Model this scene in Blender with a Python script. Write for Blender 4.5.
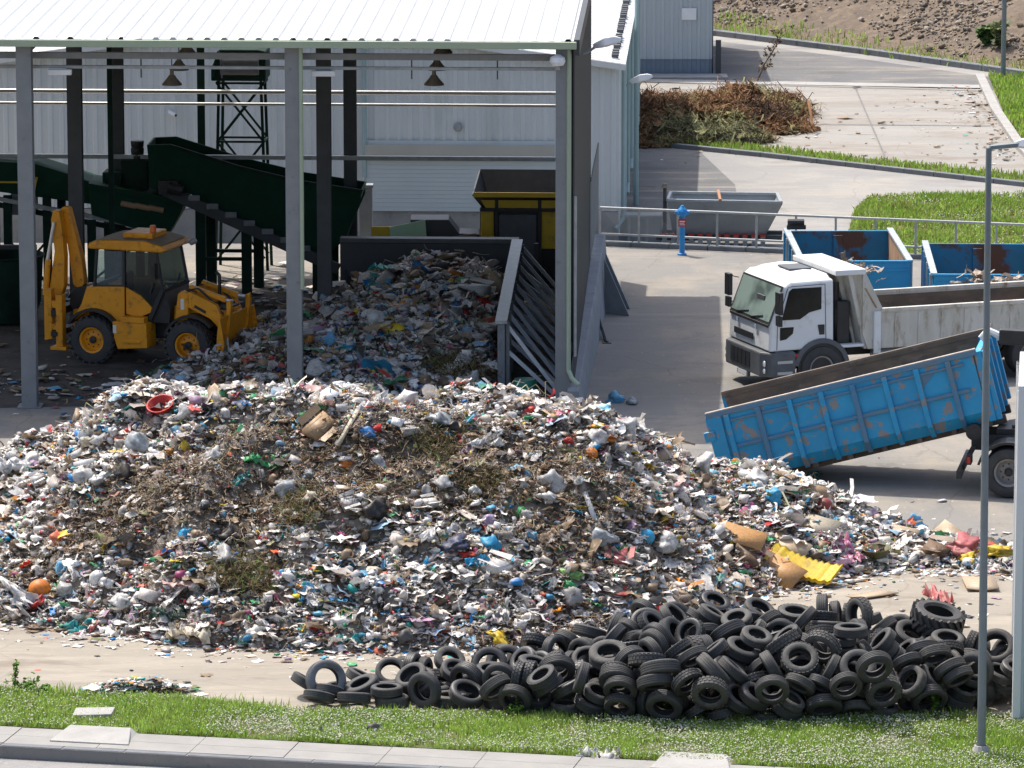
import bpy, bmesh, math, random
import numpy as np
from mathutils import Vector, Matrix, Euler

for _o in list(bpy.data.objects):
    bpy.data.objects.remove(_o)
SC = bpy.context.scene
COL = SC.collection
R = math.radians
PI = math.pi
random.seed(7)
rng = np.random.default_rng(11)

# ------------------------------------------------------------------ camera, sky, sun, exposure
F, PITCH, EYE = 5000.0, math.atan(906 / 5000), 19.41
cd = bpy.data.cameras.new('camera')
cam = bpy.data.objects.new('camera', cd)
COL.objects.link(cam)
cam.location = (0, 0, EYE)
cam.rotation_euler = (PI / 2 - PITCH, 0, 0)
cd.sensor_width = 36.0
cd.lens = F / 1024 * 36.0
cd.clip_start = 1.0
cd.clip_end = 3000.0
SC.camera = cam

SUNV = Vector((-2.72, 3.2, 7.7)).normalized()        # towards the sun
sun_el = math.asin(SUNV.z)
sun_az = math.atan2(SUNV.x, SUNV.y)                 # from +Y, clockwise
w = bpy.data.worlds.new('World')
SC.world = w
w.use_nodes = True
nt = w.node_tree
sky = nt.nodes.new('ShaderNodeTexSky')
sky.sky_type = 'NISHITA'
sky.sun_disc = False
sky.sun_elevation = sun_el
sky.sun_rotation = sun_az
sky.air_density = 1.0
sky.dust_density = 4.0
sky.ozone_density = 0.8
nt.links.new(sky.outputs[0], nt.nodes['Background'].inputs[0])
nt.nodes['Background'].inputs[1].default_value = 0.15
sl = bpy.data.lights.new('sun', 'SUN')
sl.energy = 3.1
sl.angle = R(0.5)
sl.color = (1.0, 0.95, 0.87)
so = bpy.data.objects.new('sun', sl)
COL.objects.link(so)
so.rotation_euler = (-SUNV).to_track_quat('-Z', 'Y').to_euler()
SC.view_settings.view_transform = 'Standard'
SC.view_settings.look = 'None'
SC.view_settings.gamma = 1
SC.view_settings.use_curve_mapping = False
SC.view_settings.exposure = 0.70
SC.cycles.max_bounces = 6
SC.cycles.use_denoising = True


# ------------------------------------------------------------------ helpers
def ground_at(px, py, z=0.0):
    """world point at height z that the survey photograph shows at (px, py)"""
    cx, cy = (px - 512) / F, -(py - 384) / F
    dx, dy, dz = cx, math.cos(PITCH) + cy * math.sin(PITCH), -math.sin(PITCH) + cy * math.cos(PITCH)
    t = (z - EYE) / dz
    return Vector((dx * t, dy * t, z))


def tag(o, label=None, cat=None, group=None, kind=None):
    if label: o['label'] = label
    if cat: o['category'] = cat
    if group: o['group'] = group
    if kind: o['kind'] = kind
    return o


def empty(name, loc=(0, 0, 0), rz=0.0, label=None, cat=None, group=None):
    o = bpy.data.objects.new(name, None)
    o.empty_display_size = 0.3
    COL.objects.link(o)
    o.location = loc
    o.rotation_euler = (0, 0, rz)
    return tag(o, label, cat, group)


def copy_tree(o, parent=None):
    c = o.copy()
    COL.objects.link(c)
    if parent is not None:
        c.parent = parent
    for ch in list(o.children):
        copy_tree(ch, c)
    return c


class MB:
    """collects boxes, bars, prisms and tubes into one mesh"""
    def __init__(s):
        s.v, s.f = [], []

    def add(s, vs, fs, M=None):
        n = len(s.v)
        for p in vs:
            p = Vector(p)
            s.v.append(M @ p if M is not None else p)
        s.f += [[i + n for i in f] for f in fs]
        return s

    def box(s, lo, hi, M=None):
        x0, y0, z0 = lo
        x1, y1, z1 = hi
        return s.add([(x0, y0, z0), (x1, y0, z0), (x1, y1, z0), (x0, y1, z0), (x0, y0, z1), (x1, y0, z1), (x1, y1, z1), (x0, y1, z1)],
                     [(0, 3, 2, 1), (4, 5, 6, 7), (0, 1, 5, 4), (1, 2, 6, 5), (2, 3, 7, 6), (3, 0, 4, 7)], M)

    def hexa(s, p):      # 8 points: bottom loop then top loop
        return s.add(p, [(0, 3, 2, 1), (4, 5, 6, 7), (0, 1, 5, 4), (1, 2, 6, 5), (2, 3, 7, 6), (3, 0, 4, 7)])

    def bar(s, a, b, w, h=None, up=(0, 0, 1)):
        h = w if h is None else h
        a, b = Vector(a), Vector(b)
        d = (b - a).normalized()
        u = Vector(up)
        if abs(d.dot(u)) > 0.98:
            u = Vector((0, 1, 0))
        x = d.cross(u).normalized()
        z = x.cross(d).normalized()
        P = []
        for q in (a, b):
            for sx, sz in ((-1, -1), (1, -1), (1, 1), (-1, 1)):
                P.append(q + x * sx * w / 2 + z * sz * h / 2)
        return s.add(P, [(0, 3, 2, 1), (4, 5, 6, 7), (0, 1, 5, 4), (1, 2, 6, 5), (2, 3, 7, 6), (3, 0, 4, 7)])

    def tube(s, pts, r, n=8, caps=True):
        pts = [Vector(p) for p in pts]
        rs = r if isinstance(r, (list, tuple)) else [r] * len(pts)
        base = len(s.v)
        prev = None
        for i, p in enumerate(pts):
            if i == 0: d = pts[1] - p
            elif i == len(pts) - 1: d = p - pts[i - 1]
            else: d = (pts[i + 1] - p).normalized() + (p - pts[i - 1]).normalized()
            d.normalize()
            if prev is None:
                u = Vector((0, 0, 1)) if abs(d.z) < 0.95 else Vector((1, 0, 0))
                x = d.cross(u).normalized()
            else:
                x = (prev - d * prev.dot(d)).normalized()
            prev = x
            y = d.cross(x)
            for k in range(n):
                a = 2 * PI * k / n
                s.v.append(p + (x * math.cos(a) + y * math.sin(a)) * rs[i])
        for i in range(len(pts) - 1):
            for k in range(n):
                k2 = (k + 1) % n
                s.f.append([base + i * n + k, base + i * n + k2, base + (i + 1) * n + k2, base + (i + 1) * n + k])
        if caps:
            s.f.append([base + k for k in range(n)][::-1])
            e = base + (len(pts) - 1) * n
            s.f.append([e + k for k in range(n)])
        return s

    def prism(s, poly, t0, t1, axis='y', M=None):
        """outline in two axes, extruded along the third"""
        def P(a, b, t):
            return {'y': (a, t, b), 'x': (t, a, b), 'z': (a, b, t)}[axis]
        n = len(poly)
        vs = [P(a, b, t0) for a, b in poly] + [P(a, b, t1) for a, b in poly]
        fs = [list(range(n))[::-1], [n + i for i in range(n)]]
        fs += [[i, (i + 1) % n, n + (i + 1) % n, n + i] for i in range(n)]
        return s.add(vs, fs, M)

    def lathe(s, prof, n=24, M=None, closed=False):
        """profile of (radius, z) turned about z"""
        vs = []
        for k in range(n):
            a = 2 * PI * k / n
            for r_, z in prof:
                vs.append((r_ * math.cos(a), r_ * math.sin(a), z))
        m = len(prof)
        fs = []
        for k in range(n):
            k2 = (k + 1) % n
            for i in range(m if closed else m - 1):
                j = (i + 1) % m
                fs.append([k * m + i, k2 * m + i, k2 * m + j, k * m + j])
        return s.add(vs, fs, M)

    def build(s, name, mat, parent=None, bevel=0.0, smooth=False, loc=None, label=None):
        me = bpy.data.meshes.new(name)
        me.from_pydata([tuple(v) for v in s.v], [], s.f)
        bm = bmesh.new()
        bm.from_mesh(me)
        bmesh.ops.recalc_face_normals(bm, faces=bm.faces)
        bm.to_mesh(me)
        bm.free()
        if isinstance(mat, (list, tuple)):
            for m in mat: me.materials.append(m)
        else:
            me.materials.append(mat)
        o = bpy.data.objects.new(name, me)
        COL.objects.link(o)
        if parent is not None: o.parent = parent
        if loc is not None: o.location = loc
        if smooth:
            me.polygons.foreach_set('use_smooth', [True] * len(me.polygons))
            try:
                me.set_sharp_from_angle(angle=R(35))
            except Exception:
                pass
        if bevel:
            b = o.modifiers.new('bevel', 'BEVEL')
            b.width = bevel
            b.segments = 2
            b.limit_method = 'ANGLE'
            b.angle_limit = R(40)
            b.harden_normals = False
        if label: o['label'] = label
        return o


def np_mesh(name, V, T, mat, col=None, smooth=False, parent=None):
    """triangle (or quad) mesh straight from arrays; col = one colour per vertex"""
    me = bpy.data.meshes.new(name)
    k = T.shape[1]
    me.vertices.add(len(V))
    me.vertices.foreach_set('co', np.ascontiguousarray(V, dtype=np.float32).ravel())
    me.loops.add(T.size)
    me.loops.foreach_set('vertex_index', np.ascontiguousarray(T, dtype=np.int32).ravel())
    me.polygons.add(len(T))
    me.polygons.foreach_set('loop_start', np.arange(0, T.size, k, dtype=np.int32))
    me.polygons.foreach_set('loop_total', np.full(len(T), k, dtype=np.int32))
    if smooth:
        me.polygons.foreach_set('use_smooth', np.ones(len(T), dtype=bool))
    me.update(calc_edges=True)
    if col is not None:
        a = me.color_attributes.new('col', 'FLOAT_COLOR', 'POINT')
        c4 = np.ones((len(V), 4), dtype=np.float32)
        c4[:, :3] = col
        a.data.foreach_set('color', c4.ravel())
    me.materials.append(mat)
    o = bpy.data.objects.new(name, me)
    COL.objects.link(o)
    if parent is not None: o.parent = parent
    return o


# ------------------------------------------------------------------ materials
def nmat(name, c1, c2=None, scale=2.0, rough=0.6, metal=0.0, detail=6.0, bump=0.0, bscale=None, lo=0.35, hi=0.65,
         c3=None, s3=8.0, lo3=0.55, hi3=0.7, rvar=0.0, spec=None, trans=0.0, alpha=None, stretch=None, world=False):
    """paint, steel, concrete ... two colours mixed by noise, a third (rust, dirt) in patches of its own"""
    m = bpy.data.materials.new(name)
    m.use_nodes = True
    n, l = m.node_tree.nodes, m.node_tree.links
    b = n['Principled BSDF']
    b.inputs['Roughness'].default_value = rough
    b.inputs['Metallic'].default_value = metal
    if spec is not None: b.inputs['Specular IOR Level'].default_value = spec
    if trans: b.inputs['Transmission Weight'].default_value = trans
    c2 = c1 if c2 is None else c2
    if world:
        tc = n.new('ShaderNodeNewGeometry'); src = tc.outputs['Position']
    else:
        tc = n.new('ShaderNodeTexCoord'); src = tc.outputs['Object']
    if stretch:
        mp = n.new('ShaderNodeMapping')
        mp.inputs['Scale'].default_value = stretch
        l.new(src, mp.inputs[0]); src = mp.outputs[0]
    tx = n.new('ShaderNodeTexNoise')
    tx.inputs['Scale'].default_value = scale
    tx.inputs['Detail'].default_value = detail
    tx.inputs['Roughness'].default_value = 0.6
    l.new(src, tx.inputs['Vector'])
    mr = n.new('ShaderNodeMapRange')
    mr.inputs[1].default_value = lo; mr.inputs[2].default_value = hi
    l.new(tx.outputs['Fac'], mr.inputs[0])
    mx = n.new('ShaderNodeMix'); mx.data_type = 'RGBA'
    mx.inputs[6].default_value = (*c1, 1); mx.inputs[7].default_value = (*c2, 1)
    l.new(mr.outputs[0], mx.inputs[0])
    out = mx.outputs[2]
    if c3 is not None:
        t3 = n.new('ShaderNodeTexNoise'); t3.inputs['Scale'].default_value = s3; t3.inputs['Detail'].default_value = 8
        t3.inputs['Roughness'].default_value = 0.65
        l.new(src, t3.inputs['Vector'])
        m3 = n.new('ShaderNodeMapRange'); m3.inputs[1].default_value = lo3; m3.inputs[2].default_value = hi3
        l.new(t3.outputs['Fac'], m3.inputs[0])
        x3 = n.new('ShaderNodeMix'); x3.data_type = 'RGBA'
        l.new(m3.outputs[0], x3.inputs[0]); l.new(out, x3.inputs[6]); x3.inputs[7].default_value = (*c3, 1)
        out = x3.outputs[2]
    l.new(out, b.inputs['Base Color'])
    if rvar:
        mr2 = n.new('ShaderNodeMapRange')
        mr2.inputs[3].default_value = rough - rvar; mr2.inputs[4].default_value = rough + rvar
        l.new(tx.outputs['Fac'], mr2.inputs[0]); l.new(mr2.outputs[0], b.inputs['Roughness'])
    if bump:
        tb = n.new('ShaderNodeTexNoise'); tb.inputs['Scale'].default_value = bscale or scale * 6; tb.inputs['Detail'].default_value = 6
        l.new(src, tb.inputs['Vector'])
        bp = n.new('ShaderNodeBump'); bp.inputs['Strength'].default_value = bump; bp.inputs['Distance'].default_value = 0.03
        l.new(tb.outputs['Fac'], bp.inputs['Height']); l.new(bp.outputs[0], b.inputs['Normal'])
    if alpha is not None: b.inputs['Alpha'].default_value = alpha
    return m


def amat(name, rough=0.6, spec=0.4, trans=0.0, bump=0.0, bscale=20):
    """the colour of each piece comes with its mesh"""
    m = bpy.data.materials.new(name)
    m.use_nodes = True
    n, l = m.node_tree.nodes, m.node_tree.links
    b = n['Principled BSDF']
    b.inputs['Roughness'].default_value = rough
    b.inputs['Specular IOR Level'].default_value = spec
    a = n.new('ShaderNodeAttribute'); a.attribute_name = 'col'
    g = n.new('ShaderNodeNewGeometry')
    tx = n.new('ShaderNodeTexNoise'); tx.inputs['Scale'].default_value = bscale; tx.inputs['Detail'].default_value = 4
    l.new(g.outputs['Position'], tx.inputs['Vector'])
    mr = n.new('ShaderNodeMapRange'); mr.inputs[1].default_value = 0.3; mr.inputs[2].default_value = 0.7
    mr.inputs[3].default_value = 0.8; mr.inputs[4].default_value = 1.12
    l.new(tx.outputs['Fac'], mr.inputs[0])
    mm = n.new('ShaderNodeVectorMath'); mm.operation = 'MULTIPLY'
    l.new(a.outputs['Color'], mm.inputs[0]); l.new(mr.outputs[0], mm.inputs[1])
    l.new(mm.outputs[0], b.inputs['Base Color'])
    if trans:
        t = n.new('ShaderNodeBsdfTranslucent')
        l.new(mm.outputs[0], t.inputs['Color'])
        ms = n.new('ShaderNodeMixShader'); ms.inputs[0].default_value = trans
        l.new(b.outputs[0], ms.inputs[1]); l.new(t.outputs[0], ms.inputs[2])
        l.new(ms.outputs[0], n['Material Output'].inputs[0])
    if bump:
        bp = n.new('ShaderNodeBump'); bp.inputs['Strength'].default_value = bump; bp.inputs['Distance'].default_value = 0.02
        l.new(tx.outputs['Fac'], bp.inputs['Height']); l.new(bp.outputs[0], b.inputs['Normal'])
    return m


M = {}
M['steel_grey'] = nmat('steel_grey_paint', (0.21, 0.22, 0.225), (0.18, 0.19, 0.195), 3, 0.55, c3=(0.12, 0.11, 0.10), s3=5, lo3=0.6, hi3=0.8)
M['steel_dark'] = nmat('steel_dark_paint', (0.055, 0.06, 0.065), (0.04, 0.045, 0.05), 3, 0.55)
M['clad_white'] = nmat('white_cladding', (0.57, 0.60, 0.60), (0.52, 0.55, 0.555), 0.35, 0.5, c3=(0.36, 0.39, 0.38), s3=0.8, lo3=0.56, hi3=0.85, stretch=(1, 1, 0.25))
M['clad_grey'] = nmat('grey_cladding', (0.42, 0.46, 0.47), (0.38, 0.42, 0.44), 0.4, 0.5)
M['clad_blue'] = nmat('blue_grey_cladding', (0.17, 0.21, 0.26), (0.15, 0.19, 0.24), 0.6, 0.5)
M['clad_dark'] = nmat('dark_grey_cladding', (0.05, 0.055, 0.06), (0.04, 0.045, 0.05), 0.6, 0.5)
M['roof_white'] = nmat('white_roof_sheet', (0.66, 0.66, 0.65), (0.61, 0.62, 0.61), 0.5, 0.45, c3=(0.52, 0.52, 0.49), s3=1.2, lo3=0.6, hi3=0.85)
M['gutter'] = nmat('gutter_green', (0.34, 0.40, 0.28), (0.30, 0.37, 0.27), 1.0, 0.5)
M['galv'] = nmat('galvanised_steel', (0.36, 0.38, 0.39), (0.27, 0.29, 0.30), 6, 0.45, metal=0.35)
M['galv_teal'] = nmat('teal_downpipe', (0.30, 0.40, 0.40), (0.26, 0.36, 0.37), 2, 0.45)
M['chrome'] = nmat('bright_pipe', (0.72, 0.71, 0.70), (0.62, 0.61, 0.6), 2, 0.3, metal=0.5)
M['concrete'] = nmat('concrete', (0.33, 0.32, 0.30), (0.25, 0.245, 0.235), 1.5, 0.9, c3=(0.15, 0.145, 0.14), s3=3, lo3=0.58, hi3=0.75, bump=0.3)
M['concrete_light'] = nmat('light_concrete', (0.36, 0.35, 0.33), (0.30, 0.29, 0.27), 2, 0.9, c3=(0.28, 0.27, 0.25), s3=6, lo3=0.58, hi3=0.75, bump=0.25)
M['barrier'] = nmat('barrier_concrete', (0.25, 0.27, 0.29), (0.2, 0.215, 0.23), 2, 0.85, c3=(0.12, 0.12, 0.12), s3=3, lo3=0.58, hi3=0.75)
M['black'] = nmat('black_paint', (0.018, 0.018, 0.02), (0.03, 0.03, 0.03), 4, 0.5)
M['rubber'] = nmat('black_rubber', (0.036, 0.036, 0.037), (0.052, 0.05, 0.048), 5, 0.7, c3=(0.075, 0.07, 0.062), s3=6, lo3=0.55, hi3=0.8, bump=0.15, bscale=60)
M['yellow'] = nmat('machine_yellow', (0.86, 0.345, 0.008), (0.72, 0.28, 0.01), 2, 0.45, c3=(0.13, 0.08, 0.04), s3=5, lo3=0.55, hi3=0.74)
M['yellow_bale'] = nmat('baler_yellow', (0.66, 0.44, 0.02), (0.56, 0.37, 0.02), 3, 0.5, c3=(0.12, 0.09, 0.04), s3=3, lo3=0.6, hi3=0.8)
M['green_dark'] = nmat('dark_green_paint', (0.006, 0.048, 0.028), (0.005, 0.034, 0.02), 1.5, 0.75, spec=.2, c3=(0.03, 0.03, 0.022), s3=3, lo3=0.58, hi3=0.8)
M['green_black'] = nmat('dark_green_frame', (0.01, 0.038, 0.025), (0.008, 0.02, 0.015), 2, 0.75, spec=.2)
M['white_paint'] = nmat('white_vehicle_paint', (0.74, 0.75, 0.75), (0.68, 0.69, 0.69), 1.5, 0.35, c3=(0.45, 0.42, 0.37), s3=3, lo3=0.57, hi3=0.80)
M['white_dirty'] = nmat('dirty_white_steel', (0.62, 0.60, 0.55), (0.50, 0.47, 0.40), 2.2, 0.55, c3=(0.25, 0.18, 0.11), s3=4, lo3=0.53, hi3=0.74, stretch=(1.4, 1.4, 0.5))
M['plastic_grey'] = nmat('grey_plastic', (0.11, 0.118, 0.125), (0.085, 0.09, 0.1), 4, 0.55)
M['blue_tilt'] = nmat('worn_blue_paint', (0.02, 0.33, 0.58), (0.022, 0.26, 0.48), 1.2, 0.55, c3=(0.24, 0.225, 0.215), s3=3.2, lo3=0.555, hi3=0.585)
M['blue_rail'] = nmat('blue_grey_rail', (0.05, 0.19, 0.34), (0.12, 0.19, 0.24), 1.8, 0.55, c3=(0.2, 0.17, 0.15), s3=4, lo3=0.58, hi3=0.72)
M['blue_skip'] = nmat('skip_blue', (0.015, 0.29, 0.55), (0.016, 0.24, 0.46), 1.2, 0.45, c3=(0.14, 0.10, 0.08), s3=2.0, lo3=0.66, hi3=0.78)
M['rust_blue'] = nmat('rusted_blue_inside', (0.014, 0.20, 0.38), (0.016, 0.16, 0.31), 1.4, 0.6, c3=(0.10, 0.045, 0.03), s3=0.85, lo3=0.50, hi3=0.56)
M['rust_tan'] = nmat('rusty_tan_inside', (0.42, 0.27, 0.16), (0.3, 0.19, 0.12), 2.0, 0.7, c3=(0.13, 0.07, 0.045), s3=3, lo3=0.55, hi3=0.7)
M['worn_inside'] = nmat('worn_container_inside', (0.17, 0.125, 0.09), (0.09, 0.072, 0.058), 2.5, 0.75, c3=(0.26, 0.195, 0.145), s3=3, lo3=0.55, hi3=0.75, stretch=(0.6, 1, 1.5))
M['rim_steel'] = nmat('worn_bright_rim', (0.48, 0.42, 0.36), (0.3, 0.25, 0.21), 5, 0.5)
M['hydrant_blue'] = nmat('hydrant_blue', (0.015, 0.24, 0.58), (0.012, 0.2, 0.5), 4, 0.4)
M['red'] = nmat('red_paint', (0.45, 0.03, 0.02), (0.38, 0.025, 0.02), 4, 0.5)
M['orange'] = nmat('orange_plastic', (0.72, 0.16, 0.01), (0.65, 0.13, 0.01), 4, 0.35)
M['lamp_white'] = nmat('lamp_white', (0.75, 0.76, 0.76), (0.7, 0.7, 0.7), 3, 0.35)
M['bell'] = nmat('aged_bell_lamp', (0.20, 0.17, 0.12), (0.12, 0.10, 0.08), 4, 0.5, metal=0.3)
M['grey_trough'] = nmat('grey_trough_steel', (0.27, 0.295, 0.30), (0.22, 0.24, 0.25), 1.5, 0.5, c3=(0.12, 0.11, 0.10), s3=3, lo3=0.62, hi3=0.8)
M['grey_inside'] = nmat('grey_trough_inside', (0.40, 0.44, 0.45), (0.32, 0.35, 0.36), 1.5, 0.5)
M['strut'] = nmat('strut_grey', (0.60, 0.63, 0.65), (0.50, 0.53, 0.55), 4, .55)
M['alu'] = nmat('aluminium', (0.5, 0.52, 0.53), (0.43, 0.45, 0.46), 2, 0.4, metal=0.5)


def glass(name, tint, rough=0.05, alpha=0.55):
    m = bpy.data.materials.new(name)
    m.use_nodes = True
    n, l = m.node_tree.nodes, m.node_tree.links
    b = n['Principled BSDF']
    b.inputs['Base Color'].default_value = (*tint, 1)
    b.inputs['Roughness'].default_value = rough
    b.inputs['IOR'].default_value = 1.5
    t = n.new('ShaderNodeBsdfTransparent')
    t.inputs[0].default_value = (min(1, tint[0] * 2 + .5), min(1, tint[1] * 2 + .55), min(1, tint[2] * 2 + .5), 1)
    ms = n.new('ShaderNodeMixShader'); ms.inputs[0].default_value = alpha
    l.new(t.outputs[0], ms.inputs[1]); l.new(b.outputs[0], ms.inputs[2])
    l.new(ms.outputs[0], n['Material Output'].inputs[0])
    return m


M['glass_green'] = glass('green_tint_glass', (0.20, 0.27, 0.24), alpha=0.55)
M['glass_dark'] = glass('dark_glass', (0.03, 0.04, 0.04), alpha=0.6)
M['glass_clear'] = glass('cab_glass', (0.20, 0.24, 0.26), alpha=0.3)


# ------------------------------------------------------------------ the ground
ZF = -0.7            # the service roads beyond the railing lie lower than the yard
SU = Vector((math.cos(R(2.5)), -math.sin(R(2.5)), 0))      # the shed's own axes
SV = Vector((math.sin(R(2.5)), math.cos(R(2.5)), 0))
SO = ground_at(563, 411)                                   # foot of its front right column


def shed(u, v, z=0.0):
    return SO + SU * u + SV * v + Vector((0, 0, z))


def sheet(name, pts, z, mat, thick=0.0):
    mb = MB()
    n = len(pts)
    mb.add([(p[0], p[1], z) for p in pts], [list(range(n))])
    if thick:
        mb.add([(p[0], p[1], z) for p in pts] + [(p[0], p[1], z - thick) for p in pts],
               [[i, (i + 1) % n, n + (i + 1) % n, n + i] for i in range(n)])
    o = mb.build(name, mat)
    o['kind'] = 'structure'
    return o


def ground_mat(name, base, second, dirt, dark, s1=0.35, stretch=(1, 1, 1), speck=True, dirt_lo=0.48, dirt_hi=0.62, dark_lo=0.6, dark_hi=0.74, streak=0):
    m = bpy.data.materials.new(name)
    m.use_nodes = True
    n, l = m.node_tree.nodes, m.node_tree.links
    b = n['Principled BSDF']; b.inputs['Roughness'].default_value = 0.92
    b.inputs['Specular IOR Level'].default_value = 0.25
    g = n.new('ShaderNodeNewGeometry')
    mp = n.new('ShaderNodeMapping'); mp.inputs['Scale'].default_value = stretch
    l.new(g.outputs['Position'], mp.inputs[0])

    def noise(sc, det=8, rg=0.6, vec=None):
        t = n.new('ShaderNodeTexNoise'); t.inputs['Scale'].default_value = sc; t.inputs['Detail'].default_value = det
        t.inputs['Roughness'].default_value = rg
        l.new(vec or mp.outputs[0], t.inputs['Vector'])
        return t.outputs['Fac']

    def ramp(f, lo, hi, a=0.0, c=1.0):
        r_ = n.new('ShaderNodeMapRange'); r_.inputs[1].default_value = lo; r_.inputs[2].default_value = hi
        r_.inputs[3].default_value = a; r_.inputs[4].default_value = c
        l.new(f, r_.inputs[0]); return r_.outputs[0]

    def mix(f, a, c):
        x = n.new('ShaderNodeMix'); x.data_type = 'RGBA'
        l.new(f, x.inputs[0])
        for s_, v in ((6, a), (7, c)):
            if isinstance(v, tuple): x.inputs[s_].default_value = (*v, 1)
            else: l.new(v, x.inputs[s_])
        return x.outputs[2]
    c = mix(ramp(noise(s1), 0.35, 0.65), base, second)
    c = mix(ramp(noise(s1 * 2.3, 10, 0.65), dirt_lo, dirt_hi), c, dirt)
    c = mix(ramp(noise(s1 * 4.1, 10, 0.7), dark_lo, dark_hi, 0, 0.8), c, dark)
    if streak:
        ms = n.new('ShaderNodeMapping'); ms.inputs['Scale'].default_value = (.35, .9, 1); ms.inputs['Rotation'].default_value = (0, 0, R(9))
        l.new(g.outputs['Position'], ms.inputs[0])
        c = mix(ramp(noise(1.0, 6, .6, ms.outputs[0]), .55, .66, 0, streak), c, dark)
        m2 = n.new('ShaderNodeMapping'); m2.inputs['Scale'].default_value = (.2, 1.3, 1); m2.inputs['Rotation'].default_value = (0, 0, R(-6)); m2.inputs['Location'].default_value = (7, 3, 0)
        l.new(g.outputs['Position'], m2.inputs[0])
        c = mix(ramp(noise(1.0, 7, .65, m2.outputs[0]), .54, .68, 0, streak), c, (0.40, 0.345, 0.265))
        c = mix(ramp(noise(.55, 9, .7), .66, .74, 0, .75), c, (0.07, 0.06, 0.05))
        vo = n.new('ShaderNodeTexVoronoi'); vo.feature = 'DISTANCE_TO_EDGE'; vo.inputs['Scale'].default_value = .16
        wv = n.new('ShaderNodeVectorMath'); wv.operation = 'ADD'
        nv = n.new('ShaderNodeTexNoise'); nv.inputs['Scale'].default_value = .5; nv.inputs['Detail'].default_value = 6
        l.new(g.outputs['Position'], nv.inputs['Vector']); l.new(g.outputs['Position'], wv.inputs[0]); l.new(nv.outputs['Color'], wv.inputs[1])
        l.new(wv.outputs[0], vo.inputs['Vector'])
        c = mix(ramp(vo.outputs['Distance'], .0, .005, .35, 0), c, dark)
    if speck:
        c = mix(ramp(noise(14, 3, 0.6), 0.62, 0.72, 0, 0.5), c, dark)
        c = mix(ramp(noise(9, 3, 0.6), 0.66, 0.74, 0, 0.45), c, (0.62, 0.58, 0.5))
    l.new(c, b.inputs['Base Color'])
    bp = n.new('ShaderNodeBump'); bp.inputs['Strength'].default_value = 0.35; bp.inputs['Distance'].default_value = 0.02
    l.new(noise(11, 6), bp.inputs['Height']); l.new(bp.outputs[0], b.inputs['Normal'])
    return m


M['yard'] = ground_mat('yard_dusty_concrete', (0.195, 0.19, 0.18), (0.225, 0.213, 0.196), (0.275, 0.248, 0.21), (0.115, 0.105, 0.095), s1=0.22, stretch=(1, 0.55, 1), streak=.32)
M['road_far'] = ground_mat('worn_grey_asphalt', (0.25, 0.245, 0.235), (0.28, 0.27, 0.255), (0.31, 0.295, 0.27), (0.17, 0.165, 0.16), s1=0.25, dark_lo=0.64, streak=.4)
M['pad'] = ground_mat('pale_concrete_pad', (0.27, 0.26, 0.24), (0.31, 0.298, 0.275), (0.25, 0.225, 0.195), (0.17, 0.13, 0.095), s1=0.18, stretch=(0.6, 1.6, 1), streak=.4)
M['street'] = ground_mat('street_asphalt', (0.22, 0.215, 0.21), (0.25, 0.245, 0.24), (0.27, 0.26, 0.25), (0.16, 0.155, 0.15), s1=0.8)
M['soil'] = ground_mat('bare_soil', (0.30, 0.25, 0.19), (0.25, 0.21, 0.16), (0.20, 0.18, 0.10), (0.12, 0.10, 0.07), s1=0.3)
M['lawn_soil'] = ground_mat('lawn_soil', (0.07, 0.095, 0.025), (0.08, 0.11, 0.03), (0.14, 0.12, 0.06), (0.10, 0.08, 0.05), s1=0.8, speck=False)

sheet('ground', [(-400, 60), (400, 60), (400, 900), (-400, 900)], -1.6, M['soil'])
far = [(-60, 120), (60, 120), (60, 172), (20, 180), (-60, 200)]
sheet('service_road', far, ZF, M['road_far'])
# yard slab: from the street kerb to the railing at the back
KA = ground_at(0, 746); KB = ground_at(300, 762)
kd = (KB - KA).normalized()                                # the street runs a little askew
kn = Vector((-kd.y, kd.x, 0))
FA, FB = ground_at(600, 246), ground_at(1024, 264)         # railing kerb
fd = (FB - FA).normalized()
back_l = shed(-40, 22.5)
back_m = FA + Vector((-1.0, 0.2, 0))
yard_pts = [KA - kd * 40, KA + kd * 45, FB + fd * 20, FA, back_m, back_l]
yard = sheet('yard', yard_pts, 0.0, M['yard'], 1.5)
# street below the kerb
sheet('street', [KA - kd * 60 - kn * 14, KA + kd * 60 - kn * 14, KA + kd * 60 - kn * 0.02, KA - kd * 60 - kn * 0.02], -0.19, M['street'])
# kerb stones and pavement slabs
mb = MB()
i = 0
for k in range(-14, 22):
    a = KA + kd * (k * 1.0 + 0.01)
    b_ = KA + kd * (k * 1.0 + 0.99)
    n_ = kn * 0.16
    mb.hexa([a + Vector((0, 0, -.3)), b_ + Vector((0, 0, -.3)), b_ + n_ + Vector((0, 0, -.3)), a + n_ + Vector((0, 0, -.3)),
             a + kn * 0.012 + Vector((0, 0, .012)), b_ + kn * 0.012 + Vector((0, 0, .012)), b_ + n_ + Vector((0, 0, .012)), a + n_ + Vector((0, 0, .012))])
M['kerb'] = nmat('kerb_stone', (0.17, 0.18, 0.19), (0.13, 0.14, 0.15), 3, 0.9, c3=(0.12, 0.12, 0.12), s3=5, lo3=0.6, hi3=0.75, bump=0.2, world=True)
tag(mb.build('kerb', M['kerb'], bevel=0.012), kind='structure')
mb = MB()
pw = 1.0
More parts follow.
